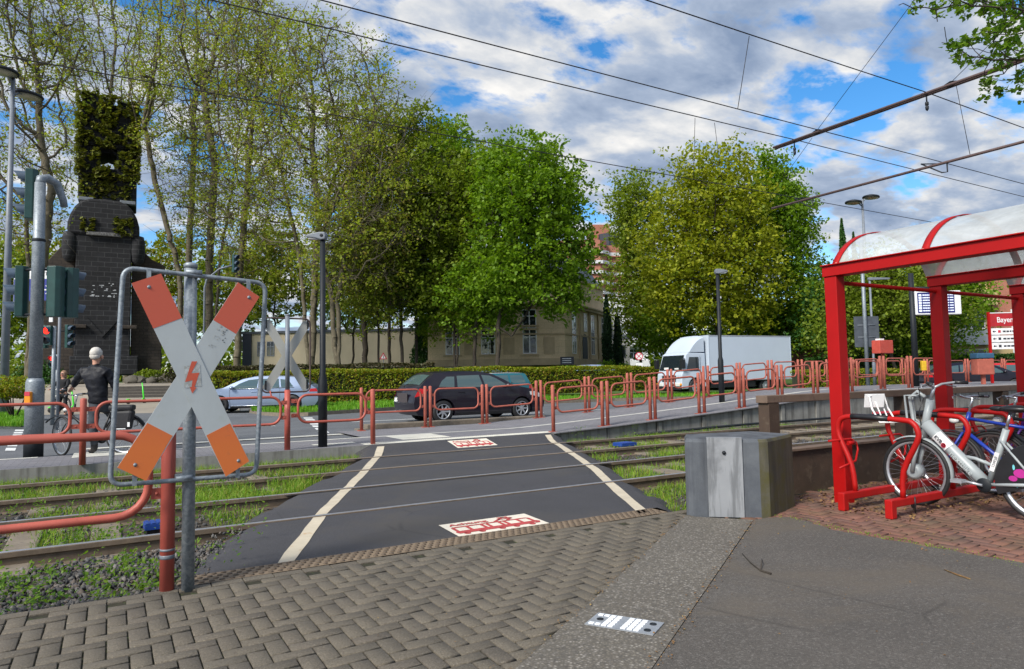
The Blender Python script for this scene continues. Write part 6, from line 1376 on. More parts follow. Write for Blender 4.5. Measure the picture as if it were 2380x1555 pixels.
def silver():
    p = at(748, 950, 28.6); d = -Rg*math.cos(R(6))-Fh*math.sin(R(6)); rz = math.atan2(d[1], d[0])
    t, hw = car('parked_car', 'silver blue estate car driving left in front of the hedge', (p.x, p.y, .1), rz, 4.87, 1.455, .93, WAGON, (1.02, 3.86), .34, 'car_silver',
        [[(.98, 1.02), (1.45, .985), (1.52, 1.33), (1.2, 1.29)], [(1.52, .985), (2.32, .965), (2.3, 1.35), (1.58, 1.345)], [(2.40, .965), (3.42, .955), (3.1, 1.17), (2.75, 1.31), (2.38, 1.35)]], .95,
        [('rear_window', (.28, 1.07), (.72, 1.32), .06), ('windscreen', (3.02, 1.32), (3.68, 1.02), .05)], tails=[(.02, .80), (.36, .80), (.30, .92), (.09, .93)], heads=[(4.3, .72), (4.72, .66), (4.68, .75), (4.4, .82)], pill=[(1.5, .3, 1.5, .96), (2.36, .28, 2.36, .95), (3.44, .3, 3.46, .94)], extra={'handles': (1.66, 2.52), 'mirror': 3.36}, rim='dark_steel')
    for s in (-1, 1): mb = MB(); mb.tube([(.95, s*(hw(1, .97)+.008), .99), (2.4, s*(hw(2.4, .95)+.01), .96), (3.45, s*(hw(3.4, .95)+.008), .95)], .01, 5); mb.build('window_trim', MT['chrome'], t); mb = MB(); mb.tube([(1.45, s*(hw(1.5, .3)+.012), .30), (3.4, s*(hw(3.4, .3)+.012), .27)], .014, 5); mb.build('sill_trim', MT['chrome'], t)
silver()
MINI = [(.45, .22), (.1, .25), (.0, .5), (.04, .8), (.12, .95), (.22, 1.15), (.30, 1.34), (.36, 1.40), (1.0, 1.42), (1.9, 1.41), (2.25, 1.38), (2.65, 1.10), (2.85, .98), (3.3, .92), (3.6, .78), (3.7, .5), (3.62, .22)]
def mini():
    p = at(1228, 940, 32); d = -Rg*.96-Fh*.28; rz = math.atan2(d[1], d[0])
    car('parked_car', 'small teal car with white roof half hidden behind the black hatchback', (p.x, p.y, .1), rz, 3.7, 1.42, .85, MINI, (.72, 3.05), .3, 'car_teal', [[(.35, .98), (1.05, .97), (1.08, 1.33), (.5, 1.33)], [(1.15, .97), (2.6, .97), (2.2, 1.33), (1.18, 1.33)]], .95, [('rear_window', (.14, .98), (.30, 1.33), .05), ('windscreen', (2.25, 1.37), (2.8, 1.0), .06)], roof_m=((.33, 1.40), (2.22, 1.38), 'car_white'), tails=[(.02, .72), (.2, .72), (.2, .9), (.06, .9)], extra={'mirror': 2.55, 'mirror_m': 'car_white'})
mini()
def right_cars():
    p = at(2290, 905, 33); d = Rg*.99-Fh*.1; d0 = -d; rz = math.atan2(d[1], d[0]); p2 = at(2130, 905, 32)
    car('parked_car', 'black estate car behind the platform barriers at the right', (p2.x, p2.y, .2), rz, 4.87, 1.455, .93, WAGON, (1.02, 3.86), .34, 'car_black', [[(.98, 1.02), (1.45, .985), (1.52, 1.33), (1.2, 1.29)], [(1.52, .985), (2.32, .965), (2.3, 1.35), (1.58, 1.345)], [(2.40, .965), (3.42, .955), (3.1, 1.17), (2.75, 1.31), (2.38, 1.35)]], .95, [('rear_window', (.28, 1.07), (.72, 1.32), .06), ('windscreen', (3.02, 1.32), (3.68, 1.02), .05)], tails=[(.02, .80), (.36, .80), (.30, .92), (.09, .93)], heads=[(4.3, .72), (4.72, .66), (4.68, .75), (4.4, .82)], extra={'mirror': 3.36})
    p3 = at(2262, 905, 37); car('parked_car', 'small red car with pale door prints behind the black estate car', (p3.x, p3.y, .2), rz, 3.7, 1.42, .85, MINI, (.72, 3.05), .3, 'car_red', [[(.35, .98), (1.05, .97), (1.08, 1.33), (.5, 1.33)], [(1.15, .97), (2.6, .97), (2.2, 1.33), (1.18, 1.33)]], .95, [('rear_window', (.14, .98), (.30, 1.33), .05), ('windscreen', (2.25, 1.37), (2.8, 1.0), .06)], tails=[(.02, .72), (.2, .72), (.2, .9), (.06, .9)], extra={'mirror': 2.55})
    # roofs of cars parked beyond the hedge
    for k, (px, m, lab) in enumerate(((1045, 'car_white', 'white car roof peeping over the hedge, left of the dark one'), (1085, 'car_black', 'dark car roof peeping over the hedge near the mansion trunks'), (1320, 'car_silver', 'silver car roof peeping over the hedge in front of the mansion corner'))):
        q = at(px, 900, 46); car('parked_car', lab, (q.x, q.y, .62), math.atan2(Rg[1], Rg[0]), 4.29, 1.445, .885, HATCH, (.85, 3.43), .32, m, [[(.72, 1.02), (2.9, 1.0), (2.5, 1.3), (.95, 1.28)]], .97, [('rear_window', (.20, 1.04), (.58, 1.345), .06), ('windscreen', (2.55, 1.34), (3.14, 1.04), .05)], group='cars parked beyond the hedge')
right_cars()
def truck():
    d = Vector(tuple(-Rg*math.cos(R(24))-Fh*math.sin(R(24)))); rz = math.atan2(d.y, d.x); fr = at(1556, 915, 38.5); fr.z = .1
    t = thing('box_truck', 'white box truck with roof fairing driving left behind the barriers', 'truck', (fr.x, fr.y, .1), rz); m = MT['truck_white']
    # local x forward (front bumper at 0), left side +y; the right side... box behind
    mb = MB(); mb.cbox((-4.9, 0, 2.12), (6.1, 2.5, 2.55), 0, 0, .03); mb.build('box_body', m, t)
    for z in (.86, 3.37): mb = MB(); mb.box(-7.96, -1.84, -1.262, 1.262, z-.03, z+.03); mb.build('box_rail', MT['alu'], t)
    for x in (-7.95, -1.85): mb = MB(); mb.box(x-.02, x+.02, -1.264, 1.264, .84, 3.4); mb.build('corner_post', MT['truck_white'], t)
    cab = [(-1.72, .55), (-1.72, 2.40), (-.55, 2.45), (-.38, 2.32), (-.14, 1.45), (-.03, 1.2), (0, .75), (-.02, .42), (-.35, .42)]+[(-1.0+.52*math.cos(a), .5+.52*math.sin(a)) for a in np.linspace(-.15, math.pi+.15, 11)]
    mb = MB(); mb.prism(cab, -1.12, 1.12, lambda x, y, tt: (x, tt*(1-.05*max(0, (y-1.4))), y)); mb.build('cab', m, t, bevel=.05)
    mb = MB(); mb.add([(-.12+.012, -1.0, 1.46), (-.12+.012, 1.0, 1.46), (-.40+.03, .95, 2.28), (-.40+.03, -.95, 2.28)], [(0, 1, 2, 3)]); mb.v = [(v[0]+.015, v[1], v[2]+.01) for v in mb.v]; ws = mb.build('windscreen', MT['glass'], t)
    mb = MB(); mb.box(.02-.12, .03-.12, -.5, -.1, 1.50, 1.62); mb.box(-.12+.02, -.12+.03, .45, .8, 1.50, 1.58); mb.v = [(v[0]+.03, v[1], v[2]) for v in mb.v]; mb.build('paper', MT['letter_white'], ws)
    for s in (-1, 1):
        mb = MB(); yy = s*1.128; mb.add([(-.36, yy, 1.42), (-1.22, yy, 1.42), (-1.22, yy*.975, 2.18), (-.58, yy*.975, 2.18)], [(0, 1, 2, 3) if s < 0 else (3, 2, 1, 0)]); mb.build('side_window', MT['glass'], t)
        mb = MB(); mb.box(-.18, .06, s*1.18-.10, s*1.18+.10, 1.55, 2.05); mb.tube([(-.3, s*1.05, 2.1), (-.06, s*1.18, 2.08)], .025, 6); mb.build('mirror', MT['blackplastic'], t, bevel=.03)
        mb = MB(); mb.box(-1.3, -1.285, yy-.006, yy+.006, .95, 2.25); mb.build('door_seam', MT['lamp_grey'], t)
        mb = MB(); mb.cbox((0, 0, 0), (.12, .48, .2), 0, 0, .04); mb.v = [(v[0]+.0, v[1]+s*.78, v[2]+.66) for v in mb.v]; mb.build('headlight', MT['lamp_glass'], t); mb = MB(); mb.sphere((.01, s*1.05, .66), (.06, .08, .08)); mb.build('indicator', MT['orange'], t)
        for xw in (-1.0, -6.1):
            T_ = Matrix.Translation((xw, s*.98, .48)) @ Matrix.Rotation(R(-90*s), 4, 'X'); q = MB(); q.lathe([(.28, .12), (.45, .13), (.48, .08), (.48, -.12), (.2, -.12)], 24, T_, cap=False); w = q.build('wheel', MT['black'], t); q = MB(); q.lathe([(.2801, .125), (.26, .06), (.12, .05), (.1, .14), (.0001, .14)], 18, T_); q.build('rim', MT['alu'], w)
        mb = MB(); mb.box(-5.2, -2.0, s*1.15-.02, s*1.15+.02, .45, .78); mb.build('side_guard', MT['blackplastic'], t)
    mb = MB(); mb.box(-.02, .06, -1.1, 1.1, .36, .56); mb.build('bumper', MT['dark_steel'], t, bevel=.02); mb = MB()
    for k in range(4): mb.box(.0, .03, -.62, .62, .84+k*.09, .89+k*.09)
    mb.build('grille', MT['blackplastic'], t)
    mb = MB(); mb.box(-7.9, -.4, -.45, .45, .5, .84); mb.build('chassis', MT['blackplastic'], t)
    # wind deflector over the cab
    vs = []; 
    for y in np.linspace(-1.08, 1.08, 11):
        k = 1-(y/1.08)**4*.18
        for s_ in np.linspace(0, 1, 9): vs.append((-.62-1.02*s_, y*(1), 2.46+.95*k*math.sin(s_*math.pi/2)**.9))
    mb = MB(); mb.add(vs, [(i*9+j, i*9+j+1, i*9+10+j, i*9+9+j) for i in range(10) for j in range(8)], 0, True)
    for y in (-1.08, 1.08): mb.add([(-.62-1.02*s_, y, 2.46+.78*math.sin(s_*math.pi/2)**.9) for s_ in np.linspace(0, 1, 9)]+[(-1.64, y, 2.46)], [tuple(range(10))])
    mb.build('roof_fairing', m, t)
truck()
def yellow_van():
    p = at(36, 880, 70); t = thing('yellow_van', 'small yellow van far away between the bushes at the left edge', 'van', (p.x, p.y, 1.2), YAW); mb = MB(); mb.prism([(-1.9, .3), (-1.9, 1.9), (.8, 1.95), (1.5, 1.2), (1.9, 1.05), (1.9, .3)], -.9, .9, lambda x, y, tt: (x, tt, y)); mb.build('body', MT['yellow'], t, bevel=.08); mb = MB(); mb.box(-1.2, .6, -.92, -.905, 1.2, 1.7); mb.build('window', MT['glass'], t)
    for x in (-1.2, 1.2): mb = MB(); mb.lathe([(.32, -.1), (.32, .1)], 14, Matrix.Translation((x, -.88, .32)) @ Matrix.Rotation(R(90), 4, 'X')); mb.build('wheel', MT['black'], t)
yellow_van()
# ================================================================== buildings
def win(par, x, z, w, h, y=0.0, m='white', mull=True, depth=.12, pm='glass', trans=.62):
    """window standing in a facade at local y (outside is -y)"""
    mb = MB(); f = .07
    mb.box(x-w/2, x+w/2, y-.03, y+.02, z, z+f); mb.box(x-w/2, x+w/2, y-.03, y+.02, z+h-f, z+h); mb.box(x-w/2, x-w/2+f, y-.03, y+.02, z+f, z+h-f); mb.box(x+w/2-f, x+w/2, y-.03, y+.02, z+f, z+h-f)
    if mull: mb.box(x-.04, x+.04, y-.028, y+.02, z+f, z+h-f); mb.box(x-w/2+f, x+w/2-f, y-.026, y+.02, z+h*trans, z+h*trans+.07)
    o = mb.build('window', MT[m], par); mb = MB(); mb.box(x-w/2+f*.5, x+w/2-f*.5, y+.0, y+.01, z+f*.5, z+h-f*.5); mb.build('pane', MT[pm], o); return o
def mansion():
    # corner at image x 1314, depth 56; long face to the left, short face receding to the right
    D = 56; c = at(1314, 842, D); z0 = c.z-.2; t = thing('mansion', 'tan sandstone mansion with tall white windows behind the tree trunks', 'building', (c.x, c.y, z0), YAW+R(3)); s = D/FPX
    W_ = 11.2; H = 5.0; Hh = 9.3
    H = (842-712)*s+.2; 
    def face(par, L, ang, sx, wins, door=None):
        e = bpy.data.objects.new('facade', None)
        return e
    dep = 12.0; skew = R(62)
    cx, cy = math.cos(skew), math.sin(skew)
    # plan: A(-W,0) B(0,0) C(cx*dep, cy*dep) D(-W+.., ..)
    plan = [(-W_, 0), (0, 0), (cx*dep, cy*dep), (cx*dep-W_, cy*dep)]
    mb = MB(); mb.prism(plan, 0, H, lambda x, y, tt: (x, y, tt)); mb.build('wall', MT['sandstone'], t)
    def off(k): return [(-W_-k, -k), (k*.6, -k), (cx*dep+k, cy*dep-k*.3), (cx*dep-W_-k*.5, cy*dep+k)]
    for z, k, h in ((0, .12, .55), (H, .38, .22), (H+.22, .5, .14), (H*.52, .07, .14)): mb = MB(); mb.prism(off(k), z+.003, z+h, lambda x, y, tt: (x, y, tt)); mb.build('cornice', MT['sandtrim'], t)
    mb = MB(); mb.prism(off(-.35), H+.36, H+2.6, lambda x, y, tt: (x, y, tt)); mb.build('attic', MT['sandstone'], t); mb = MB(); mb.prism(off(-.1), H+2.6, H+2.8, lambda x, y, tt: (x, y, tt)); mb.build('cornice', MT['sandtrim'], t)
    o1 = off(-.35); mb = MB(); top = [(p[0]*.8-1.2, p[1]*.7+1.8) for p in o1]; mb.add([(p[0], p[1], H+2.8) for p in o1]+[(p[0], p[1], H+5.2) for p in top], [(0, 1, 5, 4), (1, 2, 6, 5), (2, 3, 7, 6), (3, 0, 4, 7), (4, 5, 6, 7)]); mb.build('roof', MT['slate'], t)
    for x in (-2.9, -6.3, -9.2): 
        for z, h in ((.95, 2.15), (H*.52+.55, 1.55)): win(t, x, z, 1.15, h, -.02); mb = MB(); mb.box(x-.75, x+.75, -.16, -.0005, z-.16, z-.02); mb.build('sill', MT['sandtrim'], t); mb = MB(); mb.box(x-.8, x+.8, -.14, -.0005, z+h+.06, z+h+.2); mb.build('lintel', MT['sandtrim'], t)
    for x in (-1.3, -4.6, -7.8): mb = MB(); mb.box(x-.45, x+.45, -.05, -.0005, .9, H*.48); mb.build('panel', MT['sandtrim'], t)
    # short face, drawn in its own turned frame as window parts
    M = Matrix.Rotation(skew, 4, 'Z')
    def tw(x, z, w, h):
        o = win(t, 0, 0, w, h, 0); o.matrix_basis = M @ Matrix.Translation((x, -.03, z))
    for x in (2.2, 7.2, 10.4):
        tw(x, .95, .95, 2.1); tw(x, H*.52+.5, .95, 1.6)
    tw(5.2, H*.52+.5, .8, 1.6)
    mb = MB(); pts = [(-.65, 0), (.65, 0), (.65, 1.9)]+[(.65*math.cos(a), 1.9+.75*math.sin(a)) for a in np.linspace(.2, math.pi-.2, 9)]+[(-.65, 1.9)]; mb.prism(pts, -.05, -.002, lambda x, y, tt: tuple(M @ Vector((5.0+x, tt, y+.1)))); mb.build('doorway', MT['dark_steel'], t)
    for x in (3.6, 6.3, 8.8): mb = MB(); mb.box(x-.12, x+.12, -.14, -.002, .5, H, 0, M); mb.build('pilaster', MT['sandtrim'], t)
mansion()
def other_buildings():
    # long low modern building at the left behind the trunks
    D = 70; c = at(565, 845, D); t = thing('office_building', 'long cream office building with a dark ground floor behind the tree trunks', 'building', (c.x, c.y, .8), YAW+R(-4)); L = 21; m = MT['render_cream']; s = D/FPX
    mb = MB(); mb.box(0, L, 0, 12, 1.75, 5.4); mb.build('upper_wall', m, t); mb = MB(); mb.box(.3, L-.3, .5, 11.6, -.5, 1.74); mb.build('ground_floor', MT['darkblue'], t); mb = MB(); mb.box(-.2, L+.2, -.15, 12.2, 5.4, 5.65); mb.build('roof_edge', MT['slate'], t)
    mb = MB(); mb.box(-.05, .9, -.1, .0, 1.75, 5.4); mb.build('corner_trim', MT['darkblue'], t)
    for x in (3.6, 6.0, 8.4, 10.8, 13.2, 15.6, 18): win(t, x, .55, 1.3, .9, .48, 'white', True, pm='glass')
    for x in (1.9, 2.9): win(t, x, 3.1, .8, 1.5, -.02, 'lamp_grey')
    q = at(985, 845, 66); t = thing('white_house', 'plain pale grey house wall between the office building and the mansion', 'building', (q.x, q.y, .6), YAW); mb = MB(); mb.box(0, 3.4, 0, 8, 0, 5.6); mb.build('wall', MT['render_white'], t); mb = MB(); mb.add([(-.2, -.3, 5.6), (3.6, -.3, 5.6), (3.6, 8, 5.6), (-.2, 8, 5.6), (.6, 3.5, 7.6), (2.8, 3.5, 7.6)], [(0, 1, 5, 4), (1, 2, 5), (2, 3, 4, 5), (3, 0, 4)]); mb.build('roof', MT['slate'], t); win(t, 1.7, 1.6, .9, 1.3, -.02)
    # white villa to the right of the mansion
    D = 66; c = at(1373, 842, D); s = D/FPX; t = thing('white_villa', 'white rendered villa with narrow windows right of the sandstone mansion', 'building', (c.x, c.y, .8), YAW); mb = MB(); mb.box(0, 2.6, 0, 9, -.3, 6.4); mb.build('wall', MT['render_white'], t); mb = MB(); mb.box(-.15, 2.75, -.15, 9, 6.4, 6.6); mb.build('cornice', MT['render_white'], t)
    for x in (.35, .85, 1.35):
        for z in (1.4, 4.0): win(t, x, z, .32, 1.5, -.02, 'lamp_grey', False)
    mb = MB(); mb.box(1.9, 3.6, -1.2, -.02, -.3, 4.0); mb.build('bay', MT['render_white'], t); mb = MB(); mb.add([(1.8, -1.3, 4.0), (3.7, -1.3, 4.0), (3.7, -.02, 4.0), (1.8, -.02, 4.0), (2.75, -.3, 4.9)], [(0, 1, 4), (1, 2, 4), (2, 3, 4), (3, 0, 4)]); mb.build('bay_roof', MT['slate'], t)
    for z in (.4, 2.2): win(t, 2.8, z, .8, 1.2, -1.22, 'lamp_grey', False)
    # white terraces and the red brick tower block beyond
    D = 95; c = at(1388, 800, D); s = D/FPX; t = thing('terrace_block', 'white stepped apartment block below the red tower block', 'building', (c.x, c.y, 1.0), YAW); zt = at(1400, 690, D).z-1
    mb = MB(); mb.box(0, 7, 0, 10, -1, zt); mb.build('wall', MT['render_white'], t)
    for k in range(3): mb = MB(); mb.box(.2, 7.1, -.9, -.01, 1.4+k*2.9, 2.3+k*2.9); mb.build('balcony', MT['render_white'], t); win(t, 2.2, 2.6+k*2.9, 1.7, 1.3, -.05, 'lamp_grey'); win(t, 5, 2.6+k*2.9, 1.7, 1.3, -.05, 'lamp_grey')
    D = 210; c = at(1412, 842, D); s = D/FPX; t = thing('tower_block', 'red brick tower block with white balconies far behind the mansion', 'building', (c.x, c.y, 1), YAW+R(10)); zt = at(1410, 585, D).z
    def oct_(w, d, k=2.2): return [(-w+k, -d), (w-k, -d), (w, -d+k), (w, d-k), (w-k, d), (-w+k, d), (-w, d-k), (-w, -d+k)]
    mb = MB(); mb.prism(oct_(5.2, 7), 0, zt, lambda x, y, tt: (x+1.5, y, tt)); mb.build('wall', MT['brickred'], t); mb = MB(); mb.prism(oct_(4.0, 5.5), zt, zt+4.2, lambda x, y, tt: (x+1.5, y, tt)); mb.build('penthouse', MT['darkblue'], t); mb = MB(); mb.box(-4.5, 1.2, -2, 4, 0, zt+7.4); mb.build('stair_tower', MT['brickred'], t)
    k = 0
    z = 6
    while z < zt-1.5:
        mb = MB(); mb.prism(oct_(5.9, 7.7), z, z+.95, lambda x, y, tt: (x+2.0, y, tt)); mb.build('balcony', MT['render_white'] if k % 1 == 0 else MT['brickred'], t); mb = MB(); mb.prism(oct_(6.0, 7.8), z-.35, z-.002, lambda x, y, tt: (x+2.0, y, tt)); mb.build('balcony_slab', MT['brickred'], t); z += 3.0; k += 1
    t = thing('tower_block', 'second brick tower block farther left, seen through the green crowns', 'building', tuple(at(1330, 842, 205).xy)+(1,), YAW); zt2 = at(1340, 682, 205).z; mb = MB(); mb.prism(oct_(9, 7), 0, zt2+14, lambda x, y, tt: (x+1.5, y, tt)); mb.build('wall', MT['brickred'], t)
    z = 6
    while z < zt2+12: mb = MB(); mb.prism(oct_(9.6, 7.7), z, z+.9, lambda x, y, tt: (x+1.5, y, tt)); mb.build('balcony', MT['render_white'], t); z += 3.0
    # right hand side: yellow flats and brick house behind the trees
    D = 48; c = at(2195, 838, D); s = D/FPX; t = thing('apartment_building', 'yellow apartment building with white framed windows behind the station sign', 'building', (c.x, c.y, .6), YAW); zt = at(2200, 660, D).z
    mb = MB(); mb.box(-.6, 14, 0, 10, -.3, zt); mb.build('wall', MT['render_yellow'], t); mb = MB(); mb.box(3.3, 14, -.45, -.01, 2.9, zt-.4); mb.build('brick_bay', MT['brickred'], t)
    for k in range(2):
        z = .8+k*2.75
        for x in (2.0,): win(t, x, z, 2.0, 1.35, -.02)
        win(t, .2, z, .9, 1.3, -.02); win(t, 5.4, z, 1.8, 1.3, -.5); win(t, 8.4, z, 1.8, 1.3, -.5)
        mb = MB(); mb.box(-.5, 3.2, -1.1, -.01, z-1.0+2.75-.15, z+2.75-.1); mb.build('balcony', MT['render_yellow'] if k else MT['render_white'], t)
    mb = MB(); mb.box(-.9, 14.2, -.5, 10, zt, zt+.3); mb.build('roof', MT['slate'], t); mb = MB(); mb.box(3, 9, 1, 8, zt+.3, zt+2.2); mb.build('roof_storey', MT['render_white'], t)
    D = 54; c = at(1925, 838, D); t = thing('brick_house', 'red brick house mostly hidden by the trees behind the shelter', 'building', (c.x, c.y, .6), YAW); mb = MB(); mb.box(-.5, 8, 0, 9, -.3, 5.6); mb.build('wall', MT['brickred'], t)
    for x in (1.2, 4.2, 6.6): 
        for z in (.9, 3.4): win(t, x, z, 1.3, 1.2, -.02)
    mb = MB(); mb.add([(-.8, -.4, 5.6), (8.3, -.4, 5.6), (8.3, 9, 5.6), (-.8, 9, 5.6), (.6, 4.2, 8.6), (7, 4.2, 8.6)], [(0, 1, 5, 4), (1, 2, 5), (2, 3, 4, 5), (3, 0, 4)]); mb.build('roof', mat('red_tiles', (.24, .08, .05), .8), t)
other_buildings()
def tower():
    D = 58.5; c = at(236, 868, D); z0 = 1.3; t = thing('stone_tower', 'tall black stone monument tower with ivy grown top among the bare trees', 'monument', (c.x, c.y, z0), YAW+R(29)); s = D/FPX; m = MT['tower']
    yz = lambda y: at(236, y, D).z-z0
    X = lambda x: (x-236)*s*.86
    def blk(nm, x0, x1, y0, y1, d0, d1, mt=m, bev=.08): mb = MB(); mb.box(X(x0), X(x1), d0, d1, yz(y1), yz(y0)); return mb.build(nm, mt, t, bevel=bev)
    blk('plinth', 164, 322, 828, 872, -1.0, 5, m); blk('pier', 172, 302, 545, 829, -.55, 4.5, m)
    # rubble wings with sloping tops
    for pts in ([(84, 870), (84, 640), (112, 604), (152, 556), (171, 556), (171, 870)], [(303, 870), (303, 556), (328, 570), (352, 592), (386, 606), (386, 626), (378, 640), (380, 870)]):
        mb = MB(); mb.prism([(X(x), yz(y)) for x, y in pts], .3, 4.2, lambda x, y, tt: (x, tt, y)); mb.build('wing_wall', MT['towerwing'], t, bevel=.06)
    for x0, x1 in ((145, 171), (303, 329)):
        mb = MB(); xc, r = X((x0+x1)/2), (x1-x0)/2*s*1.25; mb.lathe([(r*.3, yz(612)), (r*.85, yz(602)), (r, yz(580)), (r, yz(556)), (r*.8, yz(542)), (.01, yz(538))], 16, Matrix.Translation((xc, -.15, 0))); mb.build('corner_turret', m, t)
    # rounded shoulder cap
    prof = [(160, 548), (151, 540), (152, 520), (158, 500), (168, 482), (182, 468), (200, 462), (236, 460), (272, 462), (290, 468), (304, 482), (314, 500), (320, 520), (321, 540), (312, 548)]
    mb = MB(); mb.prism([(X(x), yz(y)) for x, y in prof], -.7, 4.6, lambda x, y, tt: (x, tt, y)); mb.build('shoulder', m, t, bevel=.35)
    # pier details: brackets, shield edge and steps
    blk('ledge', 196, 276, 540, 548, -.85, -.551, mat('pale_stained_stone', (.16, .16, .16), .9, col2=(.03, .03, .035), f2=.5), .03)
    mb = MB(); mb.prism([(X(200), yz(745)), (X(236), yz(785)), (X(272), yz(745)), (X(272), yz(738)), (X(236), yz(776)), (X(200), yz(738))], -.66, -.551, lambda x, y, tt: (x, tt, y)); mb.build('shield_edge', m, t)
    blk('bracket', 150, 200, 756, 764, -.9, -.56, MT['towerwing'], .04); blk('bracket', 268, 318, 756, 764, -.9, -.56, MT['towerwing'], .04)
    rng = np.random.default_rng(12); mb = MB()
    for k in range(26):
        x, y = rng.uniform(205, 268), rng.uniform(655, 690); w, h = rng.uniform(2, 9), rng.uniform(1.0, 2.2); mb.box(X(x), X(x+w), -.558, -.552, yz(y+h), yz(y))
    mb.build('graffiti', mat('white_paint_marks', (.45, .47, .5), .8, var=.3, scale=9), t)
    # upper shaft with opening and niche
    for x0, x1 in ((172, 220), (262, 312)):
        blk('shaft', x0, x1, 330, 462, .2, 4.0, m, .1)
    blk('shaft', 220.2, 261.8, 378, 462, .5, 3.8, m, .0); blk('shaft', 174, 310, 224, 329.8, .1, 4.0, m, .15); blk('broken_top', 176, 214, 199, 223.8, .15, 3.6, m, .25); blk('broken_top', 262, 306, 211, 223.8, .2, 3.4, m, .25); blk('niche', 221, 261, 412, 455, .45, .495, MT['blackplastic'], 0)
    blk('crown_block', 222, 252, 214, 223.8, .6, 3.0, m, .1)
    mb = MB(); mb.prism([(X(220.2+20.8+20.8*math.cos(a)), yz(345-14*math.sin(a))) for a in np.linspace(0, math.pi, 12)][::-1]+[(X(220.2), yz(329.9)), (X(261.8), yz(329.9))][::1], .25, 3.9, lambda x, y, tt: (x, tt, y)); mb.build('arch', m, t)
    for x0, x1 in ((175, 210), (272, 310)): blk('ledge', x0, x1, 458, 466, -.5, .19, MT['lamp_grey'], .04)
    rng = np.random.default_rng(5)
    def ivy(n, x0, x1, y0, y1, dmin, dmax, sz, hole=True, seed=1):
        x = rng.uniform(x0, x1, n); y = rng.uniform(y0, y1, n); nz = vnoise(x, y, .09, seed); k = nz > -.10-.25*(seed > 2)
        if hole: k &= ~((x > 222) & (x < 260) & (y > 334) & (y < 378))
        x, y = x[k], y[k]; P_ = np.column_stack([(x-236)*s*.86, rng.uniform(dmin, dmax, len(x)), [yz(q) for q in y]]); V, F = leafquads(P_, rng.uniform(.6, 1.4, len(x))*sz, rng, .35, .8); return V, F
    parts = [ivy(5200, 165, 319, 206, 408, -.5, .1, .34), ivy(700, 176, 300, 395, 455, -.05, .45, .36, True, 3), ivy(420, 258, 304, 500, 545, -.85, -.6, .32, False, 4), ivy(260, 182, 214, 508, 540, -.85, -.6, .3, False, 5), ivy(380, 166, 176, 226, 390, 0, 4, .42, False, 6), ivy(380, 308, 318, 226, 390, 0, 4, .42, False, 7), ivy(260, 176, 216, 196, 210, 0, 3.5, .4, False, 8), ivy(200, 262, 308, 206, 222, 0, 3.5, .4, False, 9)]
    V, F = merge(parts); npmesh('ivy', V, F, MT['leaf_ivy'], t)
tower()
def plaza():
    # beige plaza rising to the tower, with a flight of wide steps
    def cp(px, D, z): p = at(px, 890, D); return Vector((p.x, p.y, z))
    mb = MB(); mb.add([cp(-900, 29, .092), cp(560, 29, .092), cp(540, 43, .46), cp(-900, 43, .46)], [(0, 1, 2, 3)]); mb.add([cp(-900, 45.8, 1.17), cp(520, 45.8, 1.17), cp(470, 57, 1.42), cp(-900, 57, 1.42)], [(0, 1, 2, 3)]); mb.add([cp(-900, 43, .46), cp(238, 43, .46), cp(238, 45.8, 1.17), cp(-900, 45.8, 1.17)], [(0, 1, 2, 3)])
    o = mb.build('plaza', MT['plaza']); o['kind'] = 'structure'
    mb = MB()
    for k in range(4):
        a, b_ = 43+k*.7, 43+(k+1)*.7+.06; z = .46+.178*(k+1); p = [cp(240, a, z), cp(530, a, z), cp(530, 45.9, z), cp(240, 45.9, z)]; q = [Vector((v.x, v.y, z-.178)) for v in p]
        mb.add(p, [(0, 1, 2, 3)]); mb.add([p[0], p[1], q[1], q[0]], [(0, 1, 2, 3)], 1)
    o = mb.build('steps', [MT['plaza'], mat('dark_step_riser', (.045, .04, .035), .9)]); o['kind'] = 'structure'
    mb = MB(); mb.add([cp(-900, 56.5, 1.42), cp(2600, 56.5, 1.0), cp(2600, 150, 1.5), cp(-900, 150, 2.0)], [(0, 1, 2, 3)]); mb.add([cp(470, 37.5, .35), cp(2600, 37.5, .35), cp(2600, 56.5, 1.0), cp(470, 56.5, 1.0)], [(0, 1, 2, 3)]); o = mb.build('park_ground', MT['turf']); o['kind'] = 'structure'
    # rocks and low plants at the foot of the tower
    rng = random.Random(8)
    for k, px in enumerate((310, 325, 342, 352, 368, 384, 398, 180, 150)):
        p = cp(px, 55+rng.uniform(-1, .5), 1.5); bm = bmesh.new(); bmesh.ops.create_icosphere(bm, subdivisions=2, radius=rng.uniform(.35, .7))
        for v in bm.verts: v.co *= rng.uniform(.82, 1.12); v.co.z *= .75
        mb = MB().bm(bm); o = mb.build('rock', mat('mossy_rock', (.09, .08, .065), .9, col2=(.05, .06, .02), f2=.55, bump=.4) if k == 0 else bpy.data.materials['mossy_rock'], None, smooth=40); o.location = p; tag(o, 'mossy boulder at the foot of the black tower, %s' % ['below its right wing', 'second right of the dark plinth', 'third right of the dark plinth', 'fourth right of the dark plinth', 'fifth right of the dark plinth', 'sixth right of the dark plinth', 'farthest right of the dark plinth', 'just left of the plinth', 'farthest left of the plinth'][k], 'rock', 'boulders below the tower')
plaza()
